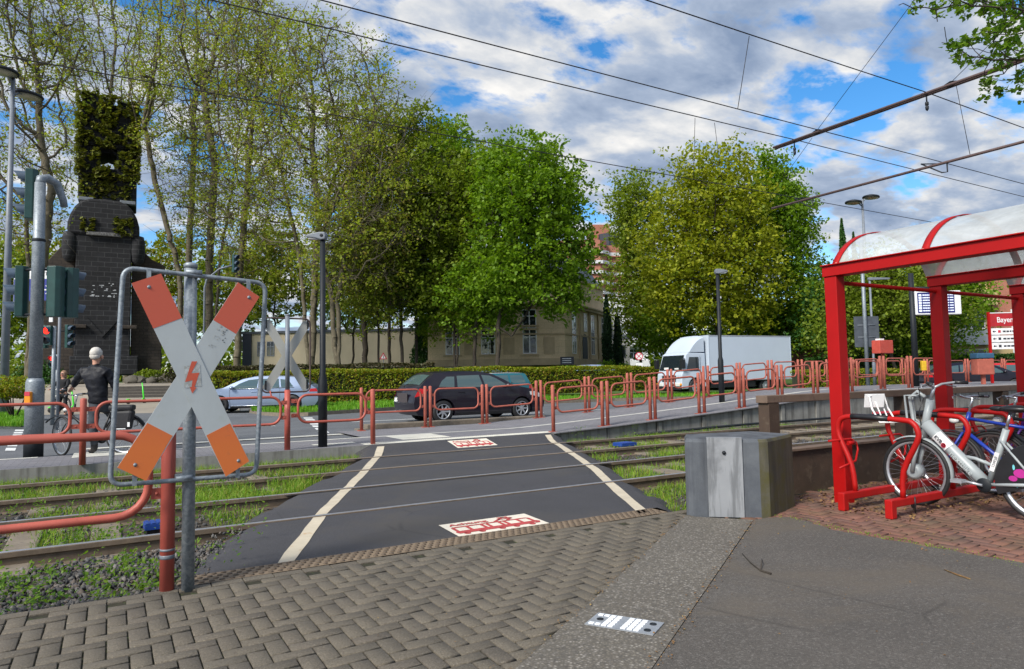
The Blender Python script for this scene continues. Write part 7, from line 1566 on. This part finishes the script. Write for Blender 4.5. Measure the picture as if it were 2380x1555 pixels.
# ================================================================== trees and hedges
def grow(seed, base, ells, n, step, kill, infl, trunk):
    """space colonisation: branches reach for points scattered through the crown"""
    rng = np.random.default_rng(seed); vol = np.array([e[3]*e[4]*e[5] for e in ells]); A = []
    for e, k in zip(ells, (n*vol/vol.sum()).astype(int)+4):
        d = rng.normal(size=(k, 3)); d /= np.linalg.norm(d, axis=1, keepdims=True); A.append(np.array(e[:3])+d*np.array(e[3:6])*(rng.random((k, 1))**.38))
    A = np.concatenate(A); A = A[A[:, 2] > base[2]+.4]
    N = []; P = []
    for st in trunk:                       # list of stems, each a polyline
        prev = -1 if not N else 0
        for i in range(len(st)-1):
            a, b = np.array(st[i]), np.array(st[i+1]); m = max(1, int(np.linalg.norm(b-a)/step))
            for k in range(m):
                N.append(a+(b-a)*k/m+rng.normal(0, step*.06, 3)*(1 if i+k else 0)); P.append(prev if not (i == 0 and k == 0) else (-1 if len(N) == 1 else 0)); prev = len(N)-1
        N.append(np.array(st[-1])); P.append(prev)
    N = [np.array(p) for p in N]; alive = np.ones(len(A), bool); best = np.full(len(A), 1e9); bi = np.zeros(len(A), int)
    def upd(i0):
        X = np.array(N[i0:]); d = np.linalg.norm(A[:, None]-X[None], axis=2); j = d.argmin(1); dm = d[np.arange(len(A)), j]; k = dm < best; best[k] = dm[k]; bi[k] = j[k]+i0
    upd(0)
    for it in range(140):
        act = alive & (best < (infl if it > 25 else 1e9))
        if not act.any(): break
        acc = {}
        dirs = A[act]-np.array(N)[bi[act]]; dirs /= np.linalg.norm(dirs, axis=1, keepdims=True)+1e-9
        ids = bi[act]; u, inv = np.unique(ids, return_inverse=True); S = np.zeros((len(u), 3)); np.add.at(S, inv, dirs); i0 = len(N)
        for q, s in zip(u, S):
            l = np.linalg.norm(s)
            if l < .2: s = rng.normal(size=3); l = np.linalg.norm(s)
            s = s/l+rng.normal(0, .12, 3)+np.array([0, 0, .06]); N.append(N[q]+s/np.linalg.norm(s)*step); P.append(q)
        upd(i0); alive &= best > kill
        if len(N) > 2600: break
    return np.array(N), np.array(P), rng
def tree(name, label, cat, base, ells, seed, bark, leafm, nleaf, lsize, n=700, step=.55, kill=.7, infl=5, r0=None, trunk=None, tw=1.0, spread=.55, group=None, tip=.018, flat=.1, twigs=0, bare=.0, thin=.33):
    base = np.array(base); t = thing(name, label, cat, tuple(base), 0, group)
    if trunk is None: c = np.array(ells[0][:3]); trunk = [[(0, 0, -.3), tuple(np.array([c[0]*.25, c[1]*.25, max(1.5, (c[2]-ells[0][5])*.75)]))]]
    N, P, rng = grow(seed, np.zeros(3), ells, n, step, kill, infl, trunk)
    k = len(N); w = np.zeros(k); ch = np.zeros(k, int)
    for i in range(k-1, -1, -1):
        if w[i] == 0: w[i] = tip**2.3
        if P[i] >= 0: w[P[i]] += w[i]; ch[P[i]] += 1
    r = w**(1/2.3)*tw
    if r0: r = np.minimum(r*1.0, r0)*1.0; r = np.where(N[:, 2] < 1.2, r*(1+.35*np.clip(1.2-N[:, 2], 0, 1.2)), r)
    i = np.where(P >= 0)[0]; a, b = N[P[i]], N[i]; ra, rb = r[P[i]], r[i]; ra = np.minimum(ra, rb*1.6)
    if twigs:
        q = rng.choice(np.where(r < np.quantile(r, .72))[0], twigs); e = N[q]+rng.normal(0, spread*1.1, (twigs, 3))+np.array([0, 0, .15]); a = np.concatenate([a, N[q]]); b = np.concatenate([b, e]); ra = np.concatenate([ra, np.full(twigs, tip*.7)]); rb = np.concatenate([rb, np.full(twigs, tip*.3)])
    m = 5; d = b-a; d /= np.linalg.norm(d, axis=1, keepdims=True)+1e-9; h = np.where(np.abs(d[:, 2:3]) < .9, np.array([[0, 0, 1.]]), np.array([[1., 0, 0]])); x = np.cross(d, h); x /= np.linalg.norm(x, axis=1, keepdims=True)+1e-9; y = np.cross(d, x)
    an = np.arange(m)*2*np.pi/m; ring = x[:, None]*np.cos(an)[None, :, None]+y[:, None]*np.sin(an)[None, :, None]
    V = np.concatenate([a[:, None]+ring*ra[:, None, None], b[:, None]+ring*rb[:, None, None]], 1).reshape(-1, 3); j = np.arange(m); f = np.stack([j, (j+1) % m, m+(j+1) % m, m+j], 1); F = (f[None]+(np.arange(len(a))*2*m)[:, None, None]).reshape(-1, 4)
    npmesh('trunk', V, F, MT[bark], t, True)
    thin_ = np.where((r <= np.quantile(r, 1-thin)) & (np.arange(k) > 3))[0]
    # leaves sit in clumps round the thin branches
    nleaf = int(nleaf*(1.7 if leafm == 'leaf_plane' else 1.25)); ncl = max(1, nleaf//16); cl = N[rng.choice(thin_, ncl)]+rng.normal(0, spread, (ncl, 3)); C = np.repeat(cl, 16, 0)+rng.normal(0, spread*.40, (ncl*16, 3))*np.array([1, 1, .7])
    V, F = leafquads(C, rng.uniform(.6, 1.35, len(C))*lsize, rng, flat, .75); npmesh('crown', V, F, MT[leafm], t)
    return t
def ptree(name, label, cat, px, D, zg, ell_px, seed, bark, leafm, nleaf, lsize, stems=None, **k):
    b = at(px, 860, D); base = (b.x, b.y, zg); s = D/FPX; E = []
    def loc(x, y, dd=0.0):
        p = at(x, y, D+dd); return (p.x-base[0], p.y-base[1], p.z-zg)
    for e in ell_px: p = loc(e[0], e[1], e[4] if len(e) > 4 else 0); E.append((*p, e[2]*s, e[2]*s*.9, e[3]*s))
    tr = None
    if stems: tr = [[(0, 0, -.3)]+[loc(*q) for q in st] for st in stems]
    return tree(name, label, cat, base, E, seed, bark, leafm, nleaf, lsize, trunk=tr, **k)
PL = dict(tip=.025, twigs=1300, tw=1.25, spread=.75, n=950, step=.6, kill=.75, infl=6, thin=.30)
PT = 'tall sparse spring trees'
def trees_left():
    f = lambda *a, **k: ptree('plane_tree', *a, **{**PL, **k})
    f('tall sparse tree with steep forked limbs behind the lamp at the left edge', 'tree', 62, 46, .9, [(50, 380, 110, 250), (40, 60, 150, 230), (120, 130, 90, 150)], 11, 'planebark', 'leaf_plane', 6600, .19, [[(70, 700), (60, 480)], [(95, 660), (120, 430)]], r0=.34, group=PT)
    f('slender sparse tree rising just behind the black tower', 'tree', 296, 72, 1.5, [(270, 150, 130, 260), (220, 330, 110, 150)], 12, 'planebark', 'leaf_plane', 6400, .23, [[(290, 620), (280, 420)]], r0=.3, group=PT)
    f('tall sparse tree with several upright limbs right of the black tower', 'tree', 425, 60, 1.2, [(400, 150, 110, 290), (440, 430, 90, 170)], 13, 'planebark', 'leaf_plane', 7000, .2, [[(418, 640), (360, 420), (335, 280)], [(440, 600), (452, 300)]], r0=.36, group=PT)
    f('tall sparse tree behind the grey frame of the big cross sign', 'tree', 492, 56, 1.1, [(520, 120, 130, 280), (490, 420, 90, 170)], 14, 'planebark', 'leaf_plane', 7200, .2, [[(485, 640), (500, 380), (470, 200)], [(510, 620), (545, 400)]], r0=.36, group=PT)
    f('sparse tree with ivied trunk between the two cross signs', 'tree', 552, 52, 1.0, [(600, 200, 110, 260), (560, 470, 90, 170)], 15, 'planebark', 'leaf_plane', 6800, .19, [[(556, 640), (575, 440)]], r0=.33, group=PT)
    f('huge many-limbed sparse tree standing behind the black lamp post', 'tree', 722, 50, .9, [(770, 300, 170, 260), (720, 120, 90, 110), (880, 330, 90, 190), (640, 420, 90, 200)], 16, 'planebark', 'leaf_plane', 12500, .19, [[(735, 600), (742, 520), (725, 330)], [(735, 600), (742, 520), (800, 350)], [(735, 600), (742, 520), (860, 330)], [(700, 620), (655, 400)]], r0=.5, n=1300, group=PT)
    f('sparse tree with ivy clad forked trunk right of the black lamp post', 'tree', 788, 47, .8, [(850, 470, 110, 200), (790, 560, 90, 130)], 17, 'planebark', 'leaf_plane', 8200, .19, [[(785, 700), (800, 600)], [(770, 680), (735, 560)]], r0=.42, group=PT)
    f('thin olive leaved tree in the grove, left of the middle trunks', 'tree', 850, 55, .9, [(900, 430, 90, 190), (870, 600, 90, 130)], 18, 'bark', 'leaf_plane', 8000, .2, [[(846, 700), (880, 560)]], r0=.24, group=PT)
    G = dict(tip=.020, tw=.95, spread=.58, n=650, step=.6, kill=.8, infl=6)
    g2 = lambda *a, **k: ptree('grove_tree', *a, **{**G, **k}); GR = 'leafy trees of the grove'
    g2('olive green tree with pointed top in the middle of the grove', 'tree', 905, 54, .9, [(985, 370, 90, 140), (940, 560, 100, 150)], 21, 'bark', 'leaf_mid', 13000, .25, [[(905, 700), (930, 520)]], r0=.26, group=GR, twigs=900)
    g2('olive green tree with straight dark trunk, in front of the office building', 'tree', 935, 50, .8, [(1020, 480, 90, 170), (960, 640, 80, 100)], 22, 'bark', 'leaf_mid', 12000, .24, [[(932, 690), (950, 560)]], r0=.28, group=GR, twigs=700)
    g2('dark trunked tree leaning right, left of the mansion', 'tree', 966, 52, .8, [(1060, 420, 80, 150), (1000, 640, 80, 110)], 23, 'bark', 'leaf_green', 11000, .26, [[(970, 700), (1000, 540)]], r0=.24, group=GR)
    g2('green tree with twin stems before the left end of the mansion', 'tree', 1058, 50, .8, [(1110, 480, 80, 160), (1070, 660, 85, 120)], 24, 'bark', 'leaf_mid', 12000, .25, [[(1054, 720), (1075, 560)], [(1068, 720), (1095, 560)]], r0=.25, group=GR)
    g2('green tree with thick curving trunk in front of the mansion', 'tree', 1098, 48, .8, [(1170, 460, 90, 140), (1130, 660, 95, 110)], 25, 'bark', 'leaf_green', 13000, .25, [[(1108, 740), (1125, 560)]], r0=.3, group=GR)
    g2('slim olive tree between the office building and the mansion', 'tree', 1008, 56, .9, [(1020, 560, 80, 130), (1010, 720, 60, 70)], 27, 'bark', 'leaf_mid', 9000, .25, r0=.2, group=GR, twigs=500)
    g2('thin dark trunk with low leaves in front of the office building', 'tree', 880, 50, .8, [(880, 640, 80, 130)], 28, 'bark', 'leaf_plane', 6000, .2, r0=.18, group=GR, twigs=900)
    g2('thin forked tree with low leaves right of the lamp post', 'tree', 820, 60, .9, [(825, 640, 70, 140)], 29, 'bark', 'leaf_mid', 6000, .24, r0=.18, group=GR, twigs=900)
    g2('big bright green tree with dark leaning trunk before the mansion windows', 'tree', 1155, 46, .7, [(1235, 470, 130, 150), (1310, 590, 85, 80), (1210, 640, 120, 90), (1290, 690, 80, 40)], 26, 'bark', 'leaf_green', 27000, .26, [[(1160, 760), (1185, 620), (1210, 520)], [(1160, 760), (1190, 780), (1245, 700)]], r0=.42, n=1000, group=GR)
    B = dict(tip=.018, tw=.9, spread=.7, n=420, step=.7, kill=1.0, infl=8); f3 = lambda *a, **k: ptree('background_tree', *a, **{**B, **k}); BG = 'leafy trees far behind the tower'
    f3('yellowish leafy tree far behind, between the left lamp and the tower', 'tree', 110, 92, 1.8, [(90, 640, 100, 130), (130, 740, 90, 90)], 31, 'bark', 'leaf_hedge', 9000, .42, r0=.3, group=BG)
    f3('low leafy tree far behind at the very left edge', 'tree', 10, 84, 1.8, [(10, 700, 80, 130)], 32, 'bark', 'leaf_mid', 7000, .4, r0=.3, group=BG)
    f3('leafy tree far behind, just right of the black tower', 'tree', 372, 96, 1.8, [(380, 640, 80, 120), (430, 740, 80, 80)], 33, 'bark', 'leaf_hedge', 8000, .42, r0=.3, group=BG)
    f3('leafy tree far behind the big cross sign', 'tree', 510, 90, 1.8, [(520, 680, 90, 120)], 34, 'bark', 'leaf_mid', 7500, .4, r0=.3, group=BG)
    f3('leafy tree far behind, beside the thin traffic light', 'tree', 640, 86, 1.6, [(640, 640, 100, 120)], 35, 'bark', 'leaf_plane', 7500, .38, r0=.3, group=BG)
    f3('leafy tree far behind the office building roof', 'tree', 800, 100, 1.6, [(820, 680, 110, 110)], 36, 'bark', 'leaf_mid', 8000, .42, r0=.3, group=BG)
trees_left()
def trees_right():
    G = dict(tip=.020, tw=.95, spread=.78, n=800, step=.6, kill=.8, infl=6); f = lambda nm, *a, **k: ptree(nm, *a, **{**G, **k})
    f('maple_tree', 'big dense yellow green tree above the white truck', 'tree', 1672, 52, .7, [(1655, 490, 120, 130), (1600, 640, 110, 120), (1720, 620, 100, 150), (1540, 560, 60, 110)], 41, 'bark', 'leaf_yellow', 30000, .27, [[(1665, 740), (1650, 560)], [(1668, 760), (1720, 600)], [(1668, 760), (1600, 620)]], r0=.4, n=1200)
    f('maple_tree', 'dense green tree behind the yellow green one, its left side towards the tower block', 'tree', 1490, 60, .8, [(1480, 520, 55, 130), (1500, 690, 60, 120), (1440, 660, 30, 60)], 42, 'bark', 'leaf_mid', 14000, .28, r0=.3)
    f('maple_tree', 'dense green tree to the right of the yellow green one, beside the shelter', 'tree', 1835, 55, .7, [(1810, 540, 70, 150), (1850, 690, 65, 130), (1790, 430, 50, 70)], 43, 'bark', 'leaf_green', 17000, .27, r0=.35)
    f('maple_tree', 'low green tree filling the gap above the truck roof', 'tree', 1760, 58, .7, [(1760, 760, 120, 70), (1560, 770, 90, 60)], 44, 'bark', 'leaf_green', 14000, .27, r0=.3)
    f('street_tree', 'green tree with leaning dark trunk behind the red cabinet', 'tree', 2095, 42, .6, [(2030, 690, 95, 85), (2120, 690, 80, 80), (1970, 740, 60, 70)], 45, 'bark', 'leaf_mid', 18000, .21, [[(2060, 800), (2035, 730)]], r0=.3)
    f('street_tree', 'green tree in front of the yellow apartment building', 'tree', 2170, 44, .6, [(2180, 720, 75, 90), (2230, 670, 60, 50), (2150, 800, 50, 40)], 46, 'bark', 'leaf_green', 12000, .21, r0=.24)
    f('street_tree', 'low dark green tree behind the left shelter post', 'tree', 1960, 50, .6, [(1950, 740, 70, 90), (2080, 800, 90, 45)], 47, 'bark', 'leaf_dark', 11000, .25, r0=.25)
    # conifers
    def conifer(label, px, D, zg, ytop, w, seed, lm='leaf_cypress', nl=5200, size=.2, e=1.0):
        b = at(px, 850, D); zt = at(px, ytop, D).z-zg; rng = np.random.default_rng(seed); t = thing('cypress', label, 'tree', (b.x, b.y, zg), 0); mb = MB(); mb.lathe([(.16, -.2), (.10, zt*.5), (.02, zt*.96)], 8); mb.build('trunk', MT['bark'], t)
        h = rng.random(nl)**.85; R_ = w*D/FPX/2; rr = R_*np.clip(1.15*(1-h)**e, .05, 1)*rng.uniform(.55, 1.08, nl); a = rng.random(nl)*6.283; rr *= 1+.18*np.sin(a*3+h*14)
        C = np.column_stack([rr*np.cos(a), rr*np.sin(a), .2+h*zt]); V, F = leafquads(C, rng.uniform(.6, 1.4, nl)*size, rng, 0, .5, np.column_stack([np.cos(a)*.3, np.sin(a)*.3, np.ones(nl)])); npmesh('crown', V, F, MT[lm], t)
    conifer('narrow blackish cypress right of the white villa, the taller of two', 1413, 58, .7, 690, 25, 51, e=.5); conifer('narrow blackish cypress right of the white villa, the shorter of two', 1437, 59, .7, 735, 24, 52, e=.5)
    conifer('dark pointed conifer top beside the distant lamp above the shelter', 1972, 72, .8, 508, 46, 53, 'leaf_dark', 6500, .26, .75); conifer('smaller pointed conifer top just right of the taller conifer', 1998, 73, .8, 540, 34, 54, 'leaf_dark', 4200, .26, .75)
    conifer('drooping dark conifer left of the mansion wall', 985, 58, .7, 735, 60, 55, 'leaf_dark', 5000, .24, .6)
trees_right()
def shrub(name, label, p, rx, ry, h, leafm, n, size, seed, bare=0.0, group=None, box=False):
    rng = np.random.default_rng(seed); t = thing(name, label, 'shrub', p, YAW, group); d = rng.normal(size=(n, 3)); d /= np.linalg.norm(d, axis=1, keepdims=True); d[:, 2] = np.abs(d[:, 2]) if bare < .1 else d[:, 2]
    rad = rng.uniform(.55, 1.05, (n, 1))*(1+.16*np.sin(d[:, :1]*7+seed)*np.cos(d[:, 1:2]*6)+.1*np.sin(d[:, 2:]*9)); hc = (h-bare)/(2 if bare > .1 else 1)
    C = d*rad*np.array([rx, ry, hc]); C[:, 2] += bare+(hc if bare > .1 else 0); V, F = leafquads(C, rng.uniform(.6, 1.4, n)*size, rng, .2, .7); npmesh('crown', V, F, MT[leafm], t)
    mb = MB()
    for k in range(9): a = rng.random()*6.28; q = rng.uniform(.3, .8); mb.tube([(0, 0, 0), (rx*q*.5*math.cos(a), ry*q*.5*math.sin(a), h*.35), (rx*q*math.cos(a), ry*q*math.sin(a), h*.75)], [.035, .025, .01], 5)
    mb.build('stem', MT['bark'], t)
def woods():
    rng = np.random.default_rng(55); n = 16000; x = rng.uniform(-250, 2650, n); D = rng.uniform(118, 128, n); h = rng.random(n)**1.3*(7.5+2.5*vnoise(x, x*0, .02, 4)); C = []
    for a, d, z in zip(x, D, h): p = at(a, 860, d); C.append((p.x, p.y, 1+z))
    V, F = leafquads(np.array(C), rng.uniform(.7, 1.6, n), rng, .2, .8); o = npmesh('woods', V, F, MT['leaf_mid']); o['kind'] = 'stuff'
woods()
def shrubs():
    p = at(32, 975, 24); shrub('shrub', 'rounded shrub with bare twisted stems and bright top beside the left lamp', (p.x, p.y, .1), .85, .8, 1.55, 'leaf_hedge', 3800, .085, 61, .75)
    for k, (px, D, rx, h, lm, lab) in enumerate(((90, 56, 2.4, 1.7, 'leaf_dark', 'dark shrub at the foot of the tower, left of the traffic light pole'), (30, 58, 2.2, 1.9, 'leaf_mid', 'green shrub far behind the left lamp'), (350, 56.5, 1.6, 1.0, 'leaf_mid', 'low green plants among the boulders right of the tower plinth'), (440, 55, 2.6, 1.5, 'leaf_hedgedark', 'brownish shrub behind the big cross sign'))):
        p = at(px, 880, D); shrub('shrub', lab, (p.x, p.y, 1.35), rx, 1.0, h, lm, 2600, .2, 70+k)
    for k, (px, D, rx, h) in enumerate(((1412, 50, 1.0, 1.65), (1450, 50.5, .85, 1.45), (1486, 51, .9, 1.3))):
        p = at(px, 850, D); shrub('clipped_bush', ['tallest rounded clipped bush right of the mansion door', 'middle rounded clipped bush right of the mansion', 'lowest rounded clipped bush, by the no stopping sign'][k], (p.x, p.y, .6), rx, .8, h, 'leaf_green', 3000, .14, 81+k, group='clipped bushes by the mansion')
    for px, rx, h, lab in ((1355, .6, 1.0, 'dark red leaved bush at the mansion corner'), (1372, .4, 1.3, 'tall dark red leaved bush beside the mansion door')):
        p = at(px, 850, 52); MT.setdefault('leaf_red', mat('dark_red_leaves', (.08, .02, .02), .6, var=.4)); shrub('red_bush', lab, (p.x, p.y, .7), rx, .5, h, 'leaf_red', 1400, .13, int(px), group='red leaved bushes')
shrubs()
def hedge(name, label, pts, w, z0, h, leafm, n, size, seed, core=True):
    rng = np.random.default_rng(seed); P_ = np.array([(p[0], p[1]) for p in pts]); seg = np.linalg.norm(np.diff(P_, axis=0), axis=1); cum = np.concatenate([[0], np.cumsum(seg)]); L_ = cum[-1]; t = thing(name, label, 'hedge', (P_[0][0], P_[0][1], z0))
    def along(s): return np.column_stack([np.interp(s, cum, P_[:, 0]), np.interp(s, cum, P_[:, 1])])-P_[0]
    dirn = (P_[-1]-P_[0])/np.linalg.norm(P_[-1]-P_[0]); nn = np.array([-dirn[1], dirn[0]])
    s = rng.random(n)*L_; top = rng.random(n) < .42; hh = h*(1+.05*vnoise(s, s*0, 1.3, seed)); off = np.where(top, rng.uniform(-1, 1, n)*w/2, np.where(rng.random(n) < .75, -1, 1)*(w/2)*rng.uniform(.8, 1.06, n)); z = np.where(top, hh*rng.uniform(.92, 1.04, n), h*rng.uniform(.06, .97, n)); off = off*(1+.12*vnoise(s, z*2, 1.9, seed+1))
    C = np.column_stack([along(s)+nn*off[:, None], z]); V, F = leafquads(C, rng.uniform(.55, 1.4, n)*size, rng, .1, .75); npmesh('foliage', V, F, MT[leafm], t)
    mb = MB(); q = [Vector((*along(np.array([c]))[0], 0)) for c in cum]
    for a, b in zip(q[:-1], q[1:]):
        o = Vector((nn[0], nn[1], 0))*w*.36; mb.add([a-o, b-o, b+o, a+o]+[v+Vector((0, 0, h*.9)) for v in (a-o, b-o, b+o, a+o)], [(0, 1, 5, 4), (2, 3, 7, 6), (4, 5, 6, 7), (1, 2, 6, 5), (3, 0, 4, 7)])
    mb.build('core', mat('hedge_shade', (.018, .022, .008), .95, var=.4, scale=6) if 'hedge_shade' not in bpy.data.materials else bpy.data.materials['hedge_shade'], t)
hedge('hedge', 'long clipped hedge with yellow green and copper tips behind the parked cars', [at(470, 900, 32.5), at(900, 900, 34.5), at(1530, 900, 41.5)], 1.0, .09, 1.72, 'leaf_hedge', 34000, .105, 91)
hedge('hedge', 'darker brownish hedge behind the silver car, left of the office building', [at(475, 880, 44), at(1010, 880, 45)], 1.0, .7, 1.62, 'leaf_hedgedark', 9000, .14, 92)
hedge('hedge', 'low green hedge in front of the mansion', [at(1200, 880, 45), at(1400, 880, 46)], .9, .6, 1.3, 'leaf_green', 6000, .13, 93)
hedge('hedge', 'dark green hedge at the right behind the platform barriers', [at(1880, 870, 44), at(2620, 870, 46)], 1.2, .3, 1.9, 'leaf_dark', 14000, .15, 94)
hedge('hedge', 'yellow green hedge behind the barriers, left of the red cabinet', [at(1850, 890, 36), at(2120, 890, 37)], 1.0, .2, 1.2, 'leaf_hedge', 7000, .11, 95)
def verge():
    near = [(578, 959), (604, 965), (650, 968), (716, 967), (829, 959.5), (920, 953), (1100, 946), (1260, 939), (1429, 932), (1633, 927), (1784, 914), (2150, 905)]; far = [(2150, 898), (1784, 905), (1450, 915), (1200, 921), (1000, 929), (800, 937), (700, 944), (600, 954)]
    N_ = [g(x, y, .09) for x, y in near]; F_ = [g(x, y, .22) for x, y in far]; mb = MB(); rim = [Vector((p.x, p.y, .22)) for p in N_]; k = len(N_)
    mb.add([Vector((p.x, p.y, .0)) for p in N_]+rim, [(i, i+1, k+i+1, k+i) for i in range(k-1)]); ce = Vector((N_[0]+F_[-1])/2); o = mb.build('verge_kerb', MT['sleeper']); o['kind'] = 'structure'
    mb = MB(); mb.add(rim+F_, [tuple(range(k+len(F_)))]); o = mb.build('verge', MT['turf']); o['kind'] = 'structure'
    rng = np.random.default_rng(77); nx = np.array([n_[0] for n_ in near]); ny = np.array([n_[1] for n_ in near]); fx = np.array([f[0] for f in far[::-1]]); fy = np.array([f[1] for f in far[::-1]])
    n = 26000; x = rng.uniform(585, 2140, n); yn = np.interp(x, nx, ny); yf = np.interp(x, fx, fy); C = []
    for xx, a, b in zip(x, yn, yf):
        q = rng.random(); p0 = g(xx, a, .09); p1 = g(xx, b, .22); C.append((p0.x+(p1.x-p0.x)*q, p0.y+(p1.y-p0.y)*q, .2))
    C = np.array(C); V, F = blades(C, rng.uniform(.08, .22, n), .012, rng, .7); o = npmesh('verge_grass', V, F, MT['verge']); o['kind'] = 'stuff'
    # small lawn corner at the left edge
    q = [g(-200, 985, .1), g(50, 992, .1), g(62, 980, .1), g(60, 962, .1), g(-200, 955, .1)]; mb = MB(); mb.add([Vector((p.x, p.y, .0)) for p in q]+[Vector((p.x, p.y, .2)) for p in q], [(5, 6, 7, 8, 9), (0, 1, 6, 5), (1, 2, 7, 6), (2, 3, 8, 7)]); o = mb.build('lawn', MT['turf']); o['kind'] = 'structure'
    x = rng.uniform(-60, 60, 5000); y = rng.uniform(957, 990, 5000); C = np.array([tuple(g(a, b, .19)) for a, b in zip(x, y)]); V, F = blades(C, rng.uniform(.08, .2, len(C)), .01, rng, .7); o = npmesh('lawn_grass', V, F, MT['verge']); o['kind'] = 'stuff'
verge()
def overhang():
    base = (11.6, .2, 0); E = []
    for x, y, D, r in ((2330, 60, 8.0, (.75, .75, .5)), (2230, 25, 8.0, (.55, .5, .3)), (2130, 20, 7.9, (.35, .35, .14)), (2385, 160, 8.2, (.45, .5, .4)), (2460, 60, 8.6, (1.0, 1.0, .9)), (2420, -120, 8.4, (1.2, 1.2, .8))):
        p = at(x, y, D); E.append((p.x-base[0], p.y-base[1], p.z, *r))
    tree('lime_tree', 'overhanging lime tree branch with fresh leaves at the top right corner', 'tree', base, E, 101, 'bark', 'leaf_near', 5200, .072, n=620, step=.14, kill=.17, infl=3, trunk=[[(0, 0, -.2), (-.1, .3, 2.5), (-.3, 1.0, 4.6)]], tip=.0045, tw=1.0, spread=.10, r0=.14, thin=.25, flat=.25)
overhang()
